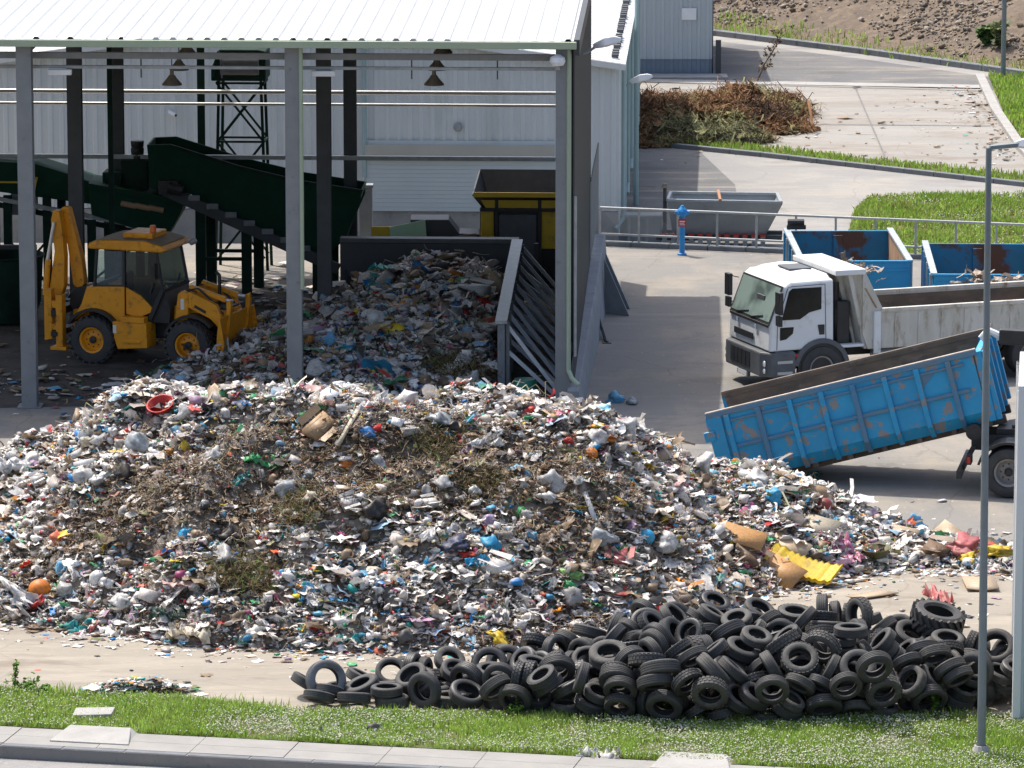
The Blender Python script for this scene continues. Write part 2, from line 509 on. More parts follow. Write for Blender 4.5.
for k in range(-9, 16):
    a = KA + kd * (k * 1.5 + 0.006) + kn * 0.165
    b_ = KA + kd * (k * 1.5 + 1.494) + kn * 0.165
    z0 = 0.008 + 0.003 * (k % 3)
    for j in range(2):
        q0, q1 = kn * (j * pw / 2 + 0.004), kn * ((j + 1) * pw / 2 - 0.004)
        mb.hexa([p + Vector((0, 0, -.1)) for p in (a + q0, b_ + q0, b_ + q1, a + q1)] + [p + Vector((0, 0, z0)) for p in (a + q0, b_ + q0, b_ + q1, a + q1)])
M['slab'] = nmat('pavement_slab', (0.29, 0.28, 0.262), (0.24, 0.232, 0.215), 1.2, 0.9, c3=(0.30, 0.285, 0.25), s3=2.5, lo3=0.56, hi3=0.74, bump=0.2, world=True)
tag(mb.build('pavement', M['slab']), kind='structure')
# a pale dropped entrance in the pavement
mb = MB()
for px0, px1 in ((58, 140), (655, 735)):
    a = ground_at(px0, 735 if px0 < 100 else 762); L = (px1 - px0) / 64
    b_ = a + kd * L
    q = kn * 0.8
    a = a - kn * 0.45; b_ = b_ - kn * 0.45
    mb.hexa([p + Vector((0, 0, -.05)) for p in (a, b_, b_ + q, a + q)] +
            [a + Vector((0, 0, .03)), b_ + Vector((0, 0, .03)), b_ + q - kd * .2 + Vector((0, 0, .09)), a + q + kd * .1 + Vector((0, 0, .09))])
tag(mb.build('pavement_ramp', M['concrete_light'], bevel=0.01), kind='structure')

# front verge polygon (grass grows on it)
VG = [KA - kd * 12 + kn * 1.19, KA + kd * 22 + kn * 1.19]
verge_back = [ground_at(1300, 738), ground_at(1024, 716), ground_at(640, 718), ground_at(290, 712), ground_at(150, 697), ground_at(0, 691), ground_at(-300, 684)]
verge = [VG[0], VG[1]] + verge_back
sheet('verge', verge, 0.012, M['lawn_soil'])

# sandy wheel track between the grass and the heap
M['track'] = ground_mat('sandy_track', (0.26, 0.235, 0.195), (0.30, 0.268, 0.22), (0.345, 0.305, 0.25), (0.17, 0.14, 0.11), s1=.3, stretch=(.45, 1.6, 1), streak=.6)
sheet('dirt_track', [ground_at(-400, 690), ground_at(0, 697), ground_at(290, 716), ground_at(640, 722), ground_at(1400, 722), ground_at(1400, 640), ground_at(1000, 560), ground_at(700, 600), ground_at(300, 628), ground_at(0, 600), ground_at(-400, 600)], 0.005, M['track'])

# sheets beyond the railing
def gf(px, py): return ground_at(px, py, ZF)
lawn_c = [gf(870, 199), gf(1024, 197), gf(1200, 199), gf(1200, 285), gf(1024, 272), gf(852, 262), gf(849, 235), gf(855, 212)]
sheet('lawn', lawn_c, ZF + 0.03, M['lawn_soil'])
pad = [gf(420, 80), gf(640, 81), gf(980, 90), gf(1035, 150), gf(1060, 187), gf(640, 145), gf(420, 122)]
sheet('concrete_pad', pad, ZF + 0.02, M['pad'])
upper = [gf(420, 20), gf(640, 34), gf(715, 41), gf(860, 59), gf(1024, 82), gf(1200, 105), gf(1200, 120), gf(982, 88.5), gf(640, 79), gf(420, 76)]
M['upper'] = ground_mat('darker_asphalt', (0.135, 0.135, 0.137), (0.16, 0.158, 0.156), (0.185, 0.178, 0.168), (0.09, 0.09, 0.09), s1=0.25, dark_lo=0.64, streak=.5)
sheet('upper_road', upper, ZF + 0.012, M['upper'])
low = [gf(600, 140), gf(640, 146), gf(700, 152), gf(735, 185), gf(740, 215), gf(760, 262), gf(600, 262)]
sheet('shade_asphalt', low, ZF + 0.012, M['upper'])  # darker asphalt that also deepens the warehouse's shadow through its colour
strip = [gf(420, 116), gf(640, 138), gf(760, 149), gf(1024, 177), gf(1200, 197), gf(1200, 206), gf(1024, 185), gf(760, 154), gf(640, 143), gf(420, 121)]
sheet('grass_strip', strip, ZF + 0.06, M['lawn_soil'])
lawn_r = [gf(988, 76), gf(1200, 92), gf(1200, 180), gf(1030, 150), gf(1005, 118)]
sheet('side_lawn', lawn_r, ZF + 0.05, M['lawn_soil'])


def kerb_line(name, pts, wd, z0, z1, mat):
    mb = MB()
    for a, b_ in zip(pts[:-1], pts[1:]):
        d = (b_ - a).normalized(); nn = Vector((-d.y, d.x, 0)) * wd
        L = (b_ - a).length; m_ = max(1, int(L / 1.0))
        for k in range(m_):
            p, q = a + d * (L * k / m_ + .01), a + d * (L * (k + 1) / m_ - .01)
            mb.hexa([Vector((t.x, t.y, z0)) for t in (p, q, q + nn, p + nn)] + [Vector((t.x, t.y, z1)) for t in (p, q, q + nn, p + nn)])
    return tag(mb.build(name, mat, bevel=0.015), kind='structure')


kerb_line('far_kerb', [gf(420, 122), gf(640, 145), gf(760, 157), gf(1024, 187), gf(1200, 208)], 0.22, ZF - .05, ZF + .14, M['kerb'])
kerb_line('pad_kerb', [gf(984, 78), gf(1000, 112), gf(1026, 150), gf(1060, 184)][::-1], 0.3, ZF - .05, ZF + .16, M['concrete_light'])
kerb_line('hill_kerb', [gf(640, 29), gf(715, 36), gf(860, 54), gf(1024, 77), gf(1200, 100)], 0.35, ZF - .05, ZF + .2, M['kerb'])
# concrete gutter and dark joints of the pad
mb = MB()
def strip_between(p, q, wd, z):
    d = (q - p).normalized(); nn = Vector((-d.y, d.x, 0)) * wd
    mb.add([(t.x, t.y, z) for t in (p, q, q + nn, p + nn)], [(0, 1, 2, 3)])
strip_between(gf(420, 79), gf(982, 89), 0.9, ZF + 0.034)
tag(mb.build('gutter_strip', M['concrete_light']), kind='structure')
mb = MB()
for p, q in (((640, 124), (990, 127)), ((640, 83), (985, 92)), ((640, 103), (720, 104))):
    strip_between(gf(*p), gf(*q), 0.10, ZF + 0.045)
for p, q in (((855, 90), (885, 160)),):
    strip_between(gf(*p), gf(*q), 0.05, ZF + 0.05)
tag(mb.build('pad_joint', nmat('joint_dark', (0.13, 0.13, 0.13), (0.2, 0.19, 0.18), 3, 0.9)), kind='structure')


# ------------------------------------------------------------------ numpy noise
def vnoise(x, y, seed=0):
    r_ = np.random.default_rng(seed)
    tbl = r_.random((256, 256))
    xi, yi = np.floor(x).astype(int), np.floor(y).astype(int)
    fx, fy = x - xi, y - yi
    fx, fy = fx * fx * (3 - 2 * fx), fy * fy * (3 - 2 * fy)
    a = tbl[xi & 255, yi & 255]; b = tbl[(xi + 1) & 255, yi & 255]
    c = tbl[xi & 255, (yi + 1) & 255]; d = tbl[(xi + 1) & 255, (yi + 1) & 255]
    return (a * (1 - fx) + b * fx) * (1 - fy) + (c * (1 - fx) + d * fx) * fy


def fbm(x, y, oct=4, seed=0):
    s, a, t = 0, 1.0, 0
    for k in range(oct):
        s = s + a * vnoise(x * 2 ** k + 17.3 * k, y * 2 ** k + 9.1 * k, seed + k); t += a; a *= 0.5
    return s / t


def grid_mesh(name, X, Y, Z, mat, col=None, smooth=True):
    ny, nx = X.shape
    V = np.stack([X.ravel(), Y.ravel(), Z.ravel()], 1)
    i = np.arange(ny * nx).reshape(ny, nx)
    Q = np.stack([i[:-1, :-1].ravel(), i[:-1, 1:].ravel(), i[1:, 1:].ravel(), i[1:, :-1].ravel()], 1)
    return np_mesh(name, V, Q, mat, col, smooth)


# ------------------------------------------------------------------ the hillside
hk0, hk1 = gf(715, 27), gf(1024, 69)
hd = (hk1 - hk0).normalized(); hn = Vector((-hd.y, hd.x, 0))
def hill_z(a, b):
    """a along the foot, b up the slope"""
    t = np.clip(b, 0, None)
    z = 0.42 * t + 1.1 * (fbm(a * 0.13, b * 0.13, 4, 5) - 0.5) * np.clip(t / 4, 0, 1) + 0.5 * (fbm(a * 0.7, b * 0.7, 3, 9) - 0.5) * np.clip(t / 2, 0, 1)
    return ZF + 0.02 + z
A_, B_ = np.meshgrid(np.linspace(-70, 90, 420), np.concatenate([np.linspace(-0.5, 30, 180), np.linspace(31, 90, 60)]))
HX, HY = hk0.x + hd.x * A_ + hn.x * B_, hk0.y + hd.y * A_ + hn.y * B_
HZ = hill_z(A_, B_)
M['scree'] = ground_mat('scree_earth', (0.15, 0.115, 0.085), (0.12, 0.095, 0.075), (0.19, 0.145, 0.10), (0.075, 0.06, 0.045), s1=1.1, dark_lo=.52, dark_hi=.66)
tag(grid_mesh('hillside', HX, HY, HZ, M['scree']), kind='structure')


# ------------------------------------------------------------------ corrugated sheets
def corrugated(a, b, z0, z1, pitch=0.3, depth=0.035, out=None, duty=0.25):
    """upright trapezoid cladding from a to b; z0/z1 may be functions of the way along"""
    a, b = Vector(a), Vector(b)
    d = (b - a); L = d.length; d.normalize()
    n = Vector((d.y, -d.x, 0)) if out is None else Vector(out)
    f0 = z0 if callable(z0) else (lambda t: z0)
    f1 = z1 if callable(z1) else (lambda t: z1)
    ts = []
    m = max(1, int(round(L / pitch)))
    p = L / m
    for k in range(m):
        ts += [(k * p, 0), (k * p + p * (0.5 - duty), 0), (k * p + p * (0.5 - duty * .6), 1), (k * p + p * (0.5 + duty * .6), 1), (k * p + p * (0.5 + duty), 0)]
    ts.append((L, 0))
    mb = MB()
    vs, fs = [], []
    for t, o in ts:
        q = a + d * t + n * depth * o
        vs += [(q.x, q.y, f0(t / L)), (q.x, q.y, f1(t / L))]
    for k in range(len(ts) - 1):
        fs.append([2 * k, 2 * k + 2, 2 * k + 3, 2 * k + 1])
    mb.add(vs, fs)
    return mb


def corr_roof(p00, p10, p01, p11, pitch=0.35, depth=0.04, duty=0.15):
    """ribs run from the p0. edge to the p1. edge; p00->p10 is the eave"""
    p00, p10, p01, p11 = map(Vector, (p00, p10, p01, p11))
    L = (p10 - p00).length
    m = max(1, int(round(L / pitch)))
    ts = []
    for k in range(m):
        ts += [(k / m, 0), ((k + .5 - duty) / m, 0), ((k + .5 - duty * .5) / m, 1), ((k + .5 + duty * .5) / m, 1), ((k + .5 + duty) / m, 0)]
    ts.append((1, 0))
    vs, fs = [], []
    for t, o in ts:
        q = p00.lerp(p10, t); r_ = p01.lerp(p11, t)
        vs += [q + Vector((0, 0, o * depth)), r_ + Vector((0, 0, o * depth))]
    for k in range(len(ts) - 1):
        fs.append([2 * k, 2 * k + 2, 2 * k + 3, 2 * k + 1])
    mb = MB()
    mb.add(vs, fs)
    return mb


# ------------------------------------------------------------------ the open shed
EZ, RZ, V0, V1, UL, UR = 7.88, 8.15, -0.30, 18.3, -29.5, 0.28
root = empty('open_shed', SO, label='tall open-fronted steel shed with white sheet roof over the waste bays', cat='shed')
def up(mb, name, mat, **k):
    """points are world; hang the mesh under the shed's Empty"""
    k.setdefault('parent', None)
    par = k.pop('parent')
    base = par.matrix_world.translation if par is not None else Vector()
    return mb, name, mat, par


def wpart(mb, name, mat, par, **k):
    """build from world points as a child of an unrotated Empty at par.location"""
    q = par.location
    mb.v = [v - q for v in mb.v]
    return mb.build(name, mat, par, **k)


vm = (V0 + V1) / 2
rf = corr_roof(shed(UL, V0, EZ), shed(UR, V0, EZ), shed(UL, vm, RZ), shed(UR, vm, RZ), 0.36, .045, .2)
r2 = corr_roof(shed(UL, V1, EZ), shed(UR, V1, EZ), shed(UL, vm, RZ), shed(UR, vm, RZ), 0.36, .045, .2)
rf.add(r2.v, r2.f)
wpart(rf, 'roof', M['roof_white'], root)
mb = MB()
q = [shed(UL, V0 - .12, EZ - .16), shed(UR, V0 - .12, EZ - .16), shed(UR, V0 + .05, EZ - .16), shed(UL, V0 + .05, EZ - .16)]
mb.hexa(q + [p + Vector((0, 0, .15)) for p in q])
wpart(mb, 'gutter', M['gutter'], root, bevel=.015)
mb = MB()
q = [shed(UR - .06, V0, EZ - .3), shed(UR + .06, V0, EZ - .3), shed(UR + .06, V1, EZ - .3), shed(UR - .06, V1, EZ - .3)]
t = [shed(UR - .06, V0, EZ + .03), shed(UR + .06, V0, EZ + .03), shed(UR + .06, V1, EZ + .03), shed(UR - .06, V1, EZ + .03)]
qm = [shed(UR - .06, vm, RZ - .3), shed(UR + .06, vm, RZ - .3)]; tm = [shed(UR - .06, vm, RZ + .03), shed(UR + .06, vm, RZ + .03)]
mb.hexa([q[0], q[1], qm[1], qm[0], t[0], t[1], tm[1], tm[0]])
mb.hexa([qm[0], qm[1], q[2], q[3], tm[0], tm[1], t[2], t[3]])
wpart(mb, 'verge_trim', M['clad_dark'], root)


def hcol(u, v, ztop, wd=.32, z0=0.0):
    mb = MB()
    dz = Vector((0, 0, ztop - z0))
    for du0, du1, dv0, dv1 in ((-wd / 2, wd / 2, -.16, -.145), (-wd / 2, wd / 2, .145, .16), (-.012, .012, -.145, .145)):
        p = [shed(u + du0, v + dv0, z0), shed(u + du1, v + dv0, z0), shed(u + du1, v + dv1, z0), shed(u + du0, v + dv1, z0)]
        mb.hexa(p + [x + dz for x in p])
    p = [shed(u - .25, v - .25, 0.004), shed(u + .25, v - .25, 0.004), shed(u + .25, v + .25, 0.004), shed(u - .25, v + .25, 0.004)]
    mb.hexa(p + [x + Vector((0, 0, .03)) for x in p])
    return mb


for u in (0, -5.67, -11.32, -17.0, -22.6, -28.2):
    wpart(hcol(u, 0, EZ - .18), 'column', M['steel_grey'], root)
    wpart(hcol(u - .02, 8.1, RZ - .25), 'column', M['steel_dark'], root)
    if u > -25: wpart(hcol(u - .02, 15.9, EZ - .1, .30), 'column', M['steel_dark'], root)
for (v, z, h, mat) in ((0.3, 7.47, .13, 'steel_grey'), (0.35, 7.22, .06, 'galv'), (15.6, 3.26, .10, 'galv'), (8.1, 7.7, .2, 'steel_dark'), (15.9, 7.6, .2, 'steel_dark')):
    wpart(MB().bar(shed(UL, v, z), shed(UR - .35, v, z), .12, h), 'beam', M[mat], root)
for u in (0, -5.67, -11.32, -17.0, -22.6, -28.2):
    mb = MB()
    mb.bar(shed(u, 0, EZ - .25), shed(u, vm, RZ - .25), .14, .28)
    mb.bar(shed(u, vm, RZ - .25), shed(u, V1 - .2, EZ - .25), .14, .28)
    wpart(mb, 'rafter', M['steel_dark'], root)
for z in (4.64, 4.34):
    wpart(MB().tube([shed(UL, 17.3, z), shed(-.3, 17.3, z)], .055 if z > 4.5 else .04, 10), 'pipe', M['chrome'], root, smooth=True)
for (x, z) in ((-10.85, 7.12), (-5.3, 7.12)):
    wpart(MB().box((0, 0, 0), (.5, .12, .12), Matrix.Translation(shed(x, .15, z - .06))), 'strip_light', M['lamp_white'], root, bevel=.02)
for (u,) in ((-8.9,), (-7.2,), (-3.2,), (-1.4,)):
    wpart(MB().bar(shed(u, .33, 7.5), shed(u, .33, 7.0), .03), 'hanger', M['steel_dark'], root)
# right gable wall
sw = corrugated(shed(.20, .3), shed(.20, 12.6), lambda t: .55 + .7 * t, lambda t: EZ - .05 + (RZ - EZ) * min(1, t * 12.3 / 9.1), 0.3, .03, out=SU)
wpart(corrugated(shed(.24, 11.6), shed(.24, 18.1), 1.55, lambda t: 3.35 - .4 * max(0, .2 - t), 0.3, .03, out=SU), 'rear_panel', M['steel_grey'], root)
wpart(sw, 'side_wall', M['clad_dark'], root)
wpart(MB().tube([shed(.12, -.17, 7.7), shed(.12, -.17, .9), shed(.2, -.3, .75), shed(.34, -.36, .62)], .05, 10), 'downpipe', M['gutter'], root, smooth=True)
wpart(MB().tube([shed(.26, -.16, 4.6), shed(.26, -.16, 1.2)], .03, 8), 'conduit', M['galv'], root, smooth=True)
wpart(MB().tube([shed(-5.49, -.17, 7.7), shed(-5.49, -.17, 2.6)], .045, 10), 'downpipe', M['gutter'], root, smooth=True)
# flood light at the corner column
fl = empty('flood_light', shed(-.12, -.26, 7.45), label='round white flood light on the right front column of the shed', cat='lamp')
MB().lathe([(0, -.10), (.12, -.08), (.17, 0), (.15, .09), (.06, .15), (0, .16)], 16).build('housing', M['lamp_white'], fl, smooth=True)
MB().box((-.05, 0, -.18), (.05, .1, -.08)).build('bracket', M['galv'], fl)

# shed floor: dark trodden dirt on the concrete
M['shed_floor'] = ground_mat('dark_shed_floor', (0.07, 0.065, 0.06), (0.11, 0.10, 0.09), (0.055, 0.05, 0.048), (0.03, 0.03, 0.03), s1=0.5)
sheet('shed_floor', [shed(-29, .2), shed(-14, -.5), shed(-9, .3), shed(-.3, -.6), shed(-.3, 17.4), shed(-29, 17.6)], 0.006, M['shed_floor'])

# ------------------------------------------------------------------ hanging bell lamps
def bell_lamp(loc, s=1.0):
    e = empty('pendant_lamp', loc)
    MB().lathe([(.02, .62), (.05, .60), (.07, .36), (.10, .34), (.14, .26), (.30, .05), (.31, 0), (.29, 0), (.12, .22), (0, .25)], 18).build('shade', M['bell'], e, smooth=True)
    MB().tube([(0, 0, .6), (0, 0, 1.15)], .018, 6).build('stem', M['steel_dark'], e)
    return e
def at_depth(px, py, y):
    g_ = ground_at(px, py); t_ = y / g_.y
    return Vector((g_.x * t_, y, EYE * (1 - t_)))
for px, py, y, lb in ((172, 85, 106.2, 'lowest bell lamp of the left row under the shed roof'), (179, 70, 108.6, 'middle bell lamp of the left row under the shed roof'), (187, 54, 111.0, 'highest bell lamp of the left row under the shed roof'),
                    (434, 85, 106.2, 'lowest bell lamp of the right row under the shed roof'), (437, 70, 108.6, 'middle bell lamp of the right row under the shed roof'), (443, 53, 111.0, 'highest bell lamp of the right row under the shed roof')):
    _b = bell_lamp(at_depth(px, py, y)); _b.scale = (.70, .70, .60); tag(_b, lb, 'lamp', 'bell lamps under the shed roof')

# ------------------------------------------------------------------ white warehouse behind
BO = Vector((2.82, 131.0, 0))
def bw(u, v, z=0.0): return BO + SU * u + SV * v + Vector((0, 0, z))
root = empty('white_warehouse', BO, label='low white gabled warehouse behind the shed with a roller door', cat='warehouse')
BW, BE, BR, BL = 17.0, 4.2, 5.35, 27.0
gz = lambda t: BE + (BR - BE) * (1 - abs(2 * t - 1))
wpart(corrugated(bw(-BW, 0), bw(0, 0), .32, gz, .30, .03, out=-SV), 'front_wall', M['clad_white'], root)
wpart(corrugated(bw(0, 0), bw(0, BL), -.3, BE, .30, .03, out=SU), 'side_wall', M['clad_white'], root)
wpart(corrugated(bw(-BW, 0), bw(-BW, BL), -.3, BE, .30, .03, out=-SU), 'side_wall', M['clad_white'], root)
mb = MB(); q = [bw(-BW, -.03, -.7), bw(0, -.03, -.7), bw(0, .1, -.7), bw(-BW, .1, -.7)]
mb.hexa(q + [p + Vector((0, 0, 1.0)) for p in q]); wpart(mb, 'plinth', M['concrete'], root)
for s in (0, 1):
    e0, e1 = (.18, -BW / 2) if s == 0 else (-BW - .18, -BW / 2)
    r_ = corr_roof(bw(e0, -.22, BE + .06), bw(e0, BL + .2, BE + .06), bw(e1, -.22, BR + .1), bw(e1, BL + .2, BR + .1), .5, .035)
    wpart(r_, 'roof', M['roof_white'], root)
    mb = MB()
    a, b_ = bw(e0, -.25, BE - .08), bw(e1, -.25, BR - .04)
    mb.bar(a + Vector((0, 0, .05)), b_ + Vector((0, 0, .05)), .06, .16)
    wpart(mb, 'gable_trim', M['roof_white'], root)
for k in range(34):
    v = .5 + k * .55
    if k % 7 == 3: continue
    p = bw(-.12, v, BE + .11); L = .26 if k % 3 else .16
    wpart(MB().box((-.09, 0, 0), (.09, L, .12), Matrix.Translation(p)), 'snow_guard', M['steel_dark'], root)
for v, du in ((.25, .12), (2.5, .1), (7, .1), (12, .1), (17, .1), (22, .1)):
    wpart(MB().tube([bw(du, v, BE), bw(du, v, .1), bw(du - .2 if v < 1 else du, v - .35, -.15)], .06, 8), 'drainpipe', M['galv_teal'], root, smooth=True)
# roller door
dx0, dx1 = (365 - 617) / 37.7 + .0, (553 - 617) / 37.7
mb = MB()
for k in range(16):
    z = .3 + k * .112
    mb.box((dx0, -.09, z), (dx1, -.055, z + .108))
M['door'] = nmat('roller_door', (0.50, 0.555, 0.57), (0.46, 0.52, 0.54), .5, .5)
d_ = mb.build('roller_door', M['door'], root); d_.rotation_euler = (0, 0, R(-2.5))
mb = MB().box((dx0 - .02, -.2, 1.68), (dx1, -.06, 2.08))
d_ = mb.build('door_header', nmat('beige_header', (0.42, 0.41, 0.36), (0.38, 0.37, 0.33), 1, .6), root); d_.rotation_euler = (0, 0, R(-2.5))
d_ = MB().box((dx0 - .1, -.08, 2.08), (dx1 + .05, -.045, 2.18)).box((dx1, -.1, .0), (dx1 + .08, -.05, 2.1)).build('door_frame', M['clad_white'], root); d_.rotation_euler = (0, 0, R(-2.5))
wpart(MB().tube([bw(-6.72, -.1, 4.9), bw(-6.72, -.1, 1.2)], .06, 8), 'drainpipe', M['galv_teal'], root, smooth=True)
wpart(MB().lathe([(0, .08), (.09, .07), (.13, 0), (0, 0)], 12, Matrix.Translation(bw(-4.25, -.05, 2.55)) @ Matrix.Rotation(PI / 2, 4, 'X')), 'wall_vent', M['galv'], root, smooth=True)
cam_ = empty('security_camera', bw(-11.9, -.05, 2.9), label='small white security camera on the warehouse wall above the green conveyor', cat='camera')
cam_.scale = (.6,) * 3
MB().box((-.05, -.06, -.02), (.05, 0, .1)).build('bracket', M['lamp_white'], cam_)
MB().tube([(0, -.05, .02), (.3, -.32, -.1)], .085, 10).build('housing', M['lamp_white'], cam_, smooth=True)
MB().tube([(.30, -.32, -.1), (.33, -.345, -.112)], .06, 10).build('lens', M['black'], cam_)

# grey pillar standing by the door
mb = MB().box((-.17, -.15, 0), (.17, .15, 1.9)).box((-.2, -.18, 1.9), (.2, .18, 1.98))
tag(mb.build('concrete_pillar', M['barrier'], loc=ground_at(366, 262), bevel=.02), 'pale grey square pillar at the end of the dark green hopper', 'pillar')

# ------------------------------------------------------------------ far grey hall
CO = gf(712, 75)
root = empty('grey_hall', CO, label='small grey ribbed hall with a blue-grey base beside the upper road', cat='building')
def cw(x, y, z=0.0): return CO + Vector((x, y, z))
wpart(corrugated(cw(-12, 0), cw(0, 0), ZF + .55, ZF + 4.6, .31, .035, out=(0, -1, 0)), 'front_wall', M['clad_grey'], root)
wpart(corrugated(cw(-12, .03), cw(0, .03), ZF + .02, ZF + .55, .31, .03, out=(0, -1, 0)), 'plinth', M['clad_blue'], root)
wpart(corrugated(cw(0, 0), cw(.25, 9), ZF + .02, ZF + 4.6, .31, .035, out=(1, 0, 0)), 'side_wall', M['clad_dark'], root)
wpart(MB().box((-12, -.35, 4.6), (.25, 9.2, 4.75), Matrix.Translation(CO)), 'roof', M['roof_white'], root)
wpart(MB().box((-1.05, -.07, 1.9), (-.55, -.03, 2.3), Matrix.Translation(CO)), 'wall_plate', M['lamp_white'], root)
wpart(MB().box((-1.1, -.07, 3.05), (-.5, -.03, 3.12), Matrix.Translation(CO)).box((-1.1, -.07, 2.9), (-.5, -.03, 2.95), Matrix.Translation(CO)), 'vent_grille', M['lamp_white'], root)
wpart(MB().box((.12, -.1, .0), (.3, .1, 1.2), Matrix.Translation(CO)), 'gate_post', M['clad_dark'], root)
wpart(MB().box((-12, -1.2, -.02), (.5, -.1, .06), Matrix.Translation(CO)), 'ledge', M['concrete_light'], root)

# ------------------------------------------------------------------ white clad corner at the right edge
WO = ground_at(1012, 722)
root = empty('white_cabin', WO, label='tall white clad building corner at the edge of the tyre pile', cat='building')
wpart(corrugated(WO + Vector((.1, 0, 0)), WO + Vector((4.5, 0, 0)), .02, 5.3, .28, .03, out=(0, -1, 0)), 'front_wall', M['clad_white'], root)
wpart(corrugated(WO + Vector((.1, .01, 0)), WO + Vector((.30, 3, 0)), .02, 5.3, .28, .03, out=(-1, 0, 0)), 'side_wall', M['roof_white'], root)
wpart(MB().box((0, -.06, .02), (.12, .06, 5.34), Matrix.Translation(WO)), 'corner_trim', M['roof_white'], root)
wpart(MB().hexa([WO + Vector(p) for p in ((0, -.05, 5.34), (4.6, -.05, 5.34), (4.6, 3.1, 5.34), (.34, 3.1, 5.34), (0, -.05, 5.42), (4.6, -.05, 5.42), (4.6, 3.1, 5.42), (.34, 3.1, 5.42))]), 'roof', M['roof_white'], root)

# ------------------------------------------------------------------ concrete barrier beside the shed
root = empty('concrete_barrier', SO, label='long wedge-shaped concrete barrier along the right wall of the shed', cat='barrier')
mb = MB()
p = [shed(.10, -.45), shed(.42, -.45), shed(.62, 15.2), shed(.2, 15.2)]
t = [shed(.10, -.45, .52), shed(.34, -.45, .52), shed(.5, 15.2, 1.5), shed(.2, 15.2, 1.5)]
mb.hexa(p + t)
wpart(mb, 'wall', M['barrier'], root, bevel=.02)
for v in (12.6, 13.6):
    mb = MB()
    p0, p1 = shed(.55, v), shed(1.15, v - .4)
    d = SV * .12
    mb.hexa([p0, p1, p1 + d, p0 + d, p0 + Vector((0, 0, 1.3)), p1 + Vector((0, 0, .04)) - SU * .02, p1 + d + Vector((0, 0, .04)) - SU * .02, p0 + d + Vector((0, 0, 1.3))])
    wpart(mb, 'buttress', M['barrier'], root, bevel=.01)
# dark prop leaning at the barrier
pr = empty('leaning_prop', shed(.9, 8.2), label='thin black steel prop leaning on the grey barrier', cat='prop')
a_, b_ = ground_at(607, 343), ground_at(587, 315) + Vector((0, 0, .85))
pq = pr.location
MB().tube([a_ - pq, b_ - pq], .05, 8).build('tube', M['black'], pr)
c_ = a_.lerp(b_, .80)
MB().bar(c_ - pq + Vector((-.42, -.1, -.12)), c_ - pq + Vector((.1, .0, .12)), .06, .1).build('cross_arm', M['galv'], pr)
MB().box((-.1, -.1, 0), (.1, .1, .02), Matrix.Translation(a_ - pq)).build('foot_plate', M['black'], pr)

# ------------------------------------------------------------------ steel push wall with raking struts, back push wall
root = empty('push_wall', shed(-1.2, 0), label='grey steel push wall with raking struts, right of the shaded waste heap', cat='push wall')
PW = 1.60
q = [shed(-1.46, 1.6), shed(-1.30, 1.6), shed(-1.45, 13.2), shed(-1.62, 13.2)]
mb = MB(); mb.hexa(q + [x + Vector((0, 0, PW)) for x in q])
wpart(mb, 'wall_panel', M['barrier'], root, bevel=.015)
wpart(MB().bar(shed(-1.38, 1.55, PW + .03), shed(-1.53, 13.2, PW + .03), .26, .07), 'top_rail', M['galv'], root)
for k in range(9):
    v = 1.75 + k * 1.38
    for dz, fo in ((0, 0), (-.55, .12)):
        wpart(MB().bar(shed(-1.24 - .018 * k, v, PW - .08 + dz), shed(-.12 - fo, v - .05, .05), .06, .08), 'strut', M['strut'], root)
    wpart(MB().bar(shed(-1.25 - .018 * k, v, .02), shed(-1.25 - .018 * k, v, PW), .08, .08), 'post', M['steel_grey'], root)
wpart(MB().bar(shed(-.08, 1.5, .06), shed(-.08, 13.2, .06), .1, .1), 'foot_rail', M['steel_grey'], root)
root = empty('back_wall_panel', shed(-3.5, 13.5), label='dark steel bay wall behind the shaded waste heap', cat='bay wall')
q = [shed(-5.75, 13.3), shed(-1.5, 13.3), shed(-1.5, 13.6), shed(-5.75, 13.6)]
mb = MB(); mb.hexa(q + [x + Vector((0, 0, 1.54)) for x in q])
wpart(mb, 'wall_panel', M['clad_dark'], root, bevel=.02)
wpart(MB().bar(shed(-5.75, 13.45, 1.6), shed(-1.5, 13.45, 1.6), .36, .1), 'top_rail', M['plastic_grey'], root)
for k in range(5):
    wpart(MB().bar(shed(-5.5 + k * 1.1, 13.65, .0), shed(-5.5 + k * 1.1, 13.67, 1.5), .1, .1), 'post', M['steel_dark'], root)

# ------------------------------------------------------------------ railing along the yard edge
root = empty('railing', FA, label='grey tubular steel railing along the back edge of the yard', cat='railing')
kerb_line('yard_kerb', [FA - fd * 1.2, FB + fd * 12], 0.25, -.4, .12, M['kerb'])
L = (FB - FA).length + 10
wpart(MB().tube([FA + Vector((0, .12, .98)), FA + fd * L + Vector((0, .12, .98))], .032, 8), 'top_rail', M['galv'], root, smooth=True)
wpart(MB().tube([FA + Vector((0, .12, .30)), FA + fd * L + Vector((0, .12, .30))], .03, 8), 'lower_rail', M['galv'], root, smooth=True)
for k in range(int(L / 1.03) + 1):
    p = FA + fd * (k * 1.03) + Vector((0, .12, .1))
    wpart(MB().tube([p, p + Vector((0, 0, .86))], .03, 8), 'post', M['galv'], root, smooth=True)
# wire mesh between the first posts
mb = MB()
for k in range(28):
    x = k * .075
    for s in (1, -1):
        a0, a1 = x, x + s * .65
        if 0 <= a1 <= 2.06:
            mb.bar(FA + fd * a0 + Vector((0, .12, .31)), FA + fd * a1 + Vector((0, .12, .96)), .008)
wpart(mb, 'wire_mesh', M['galv'], root)

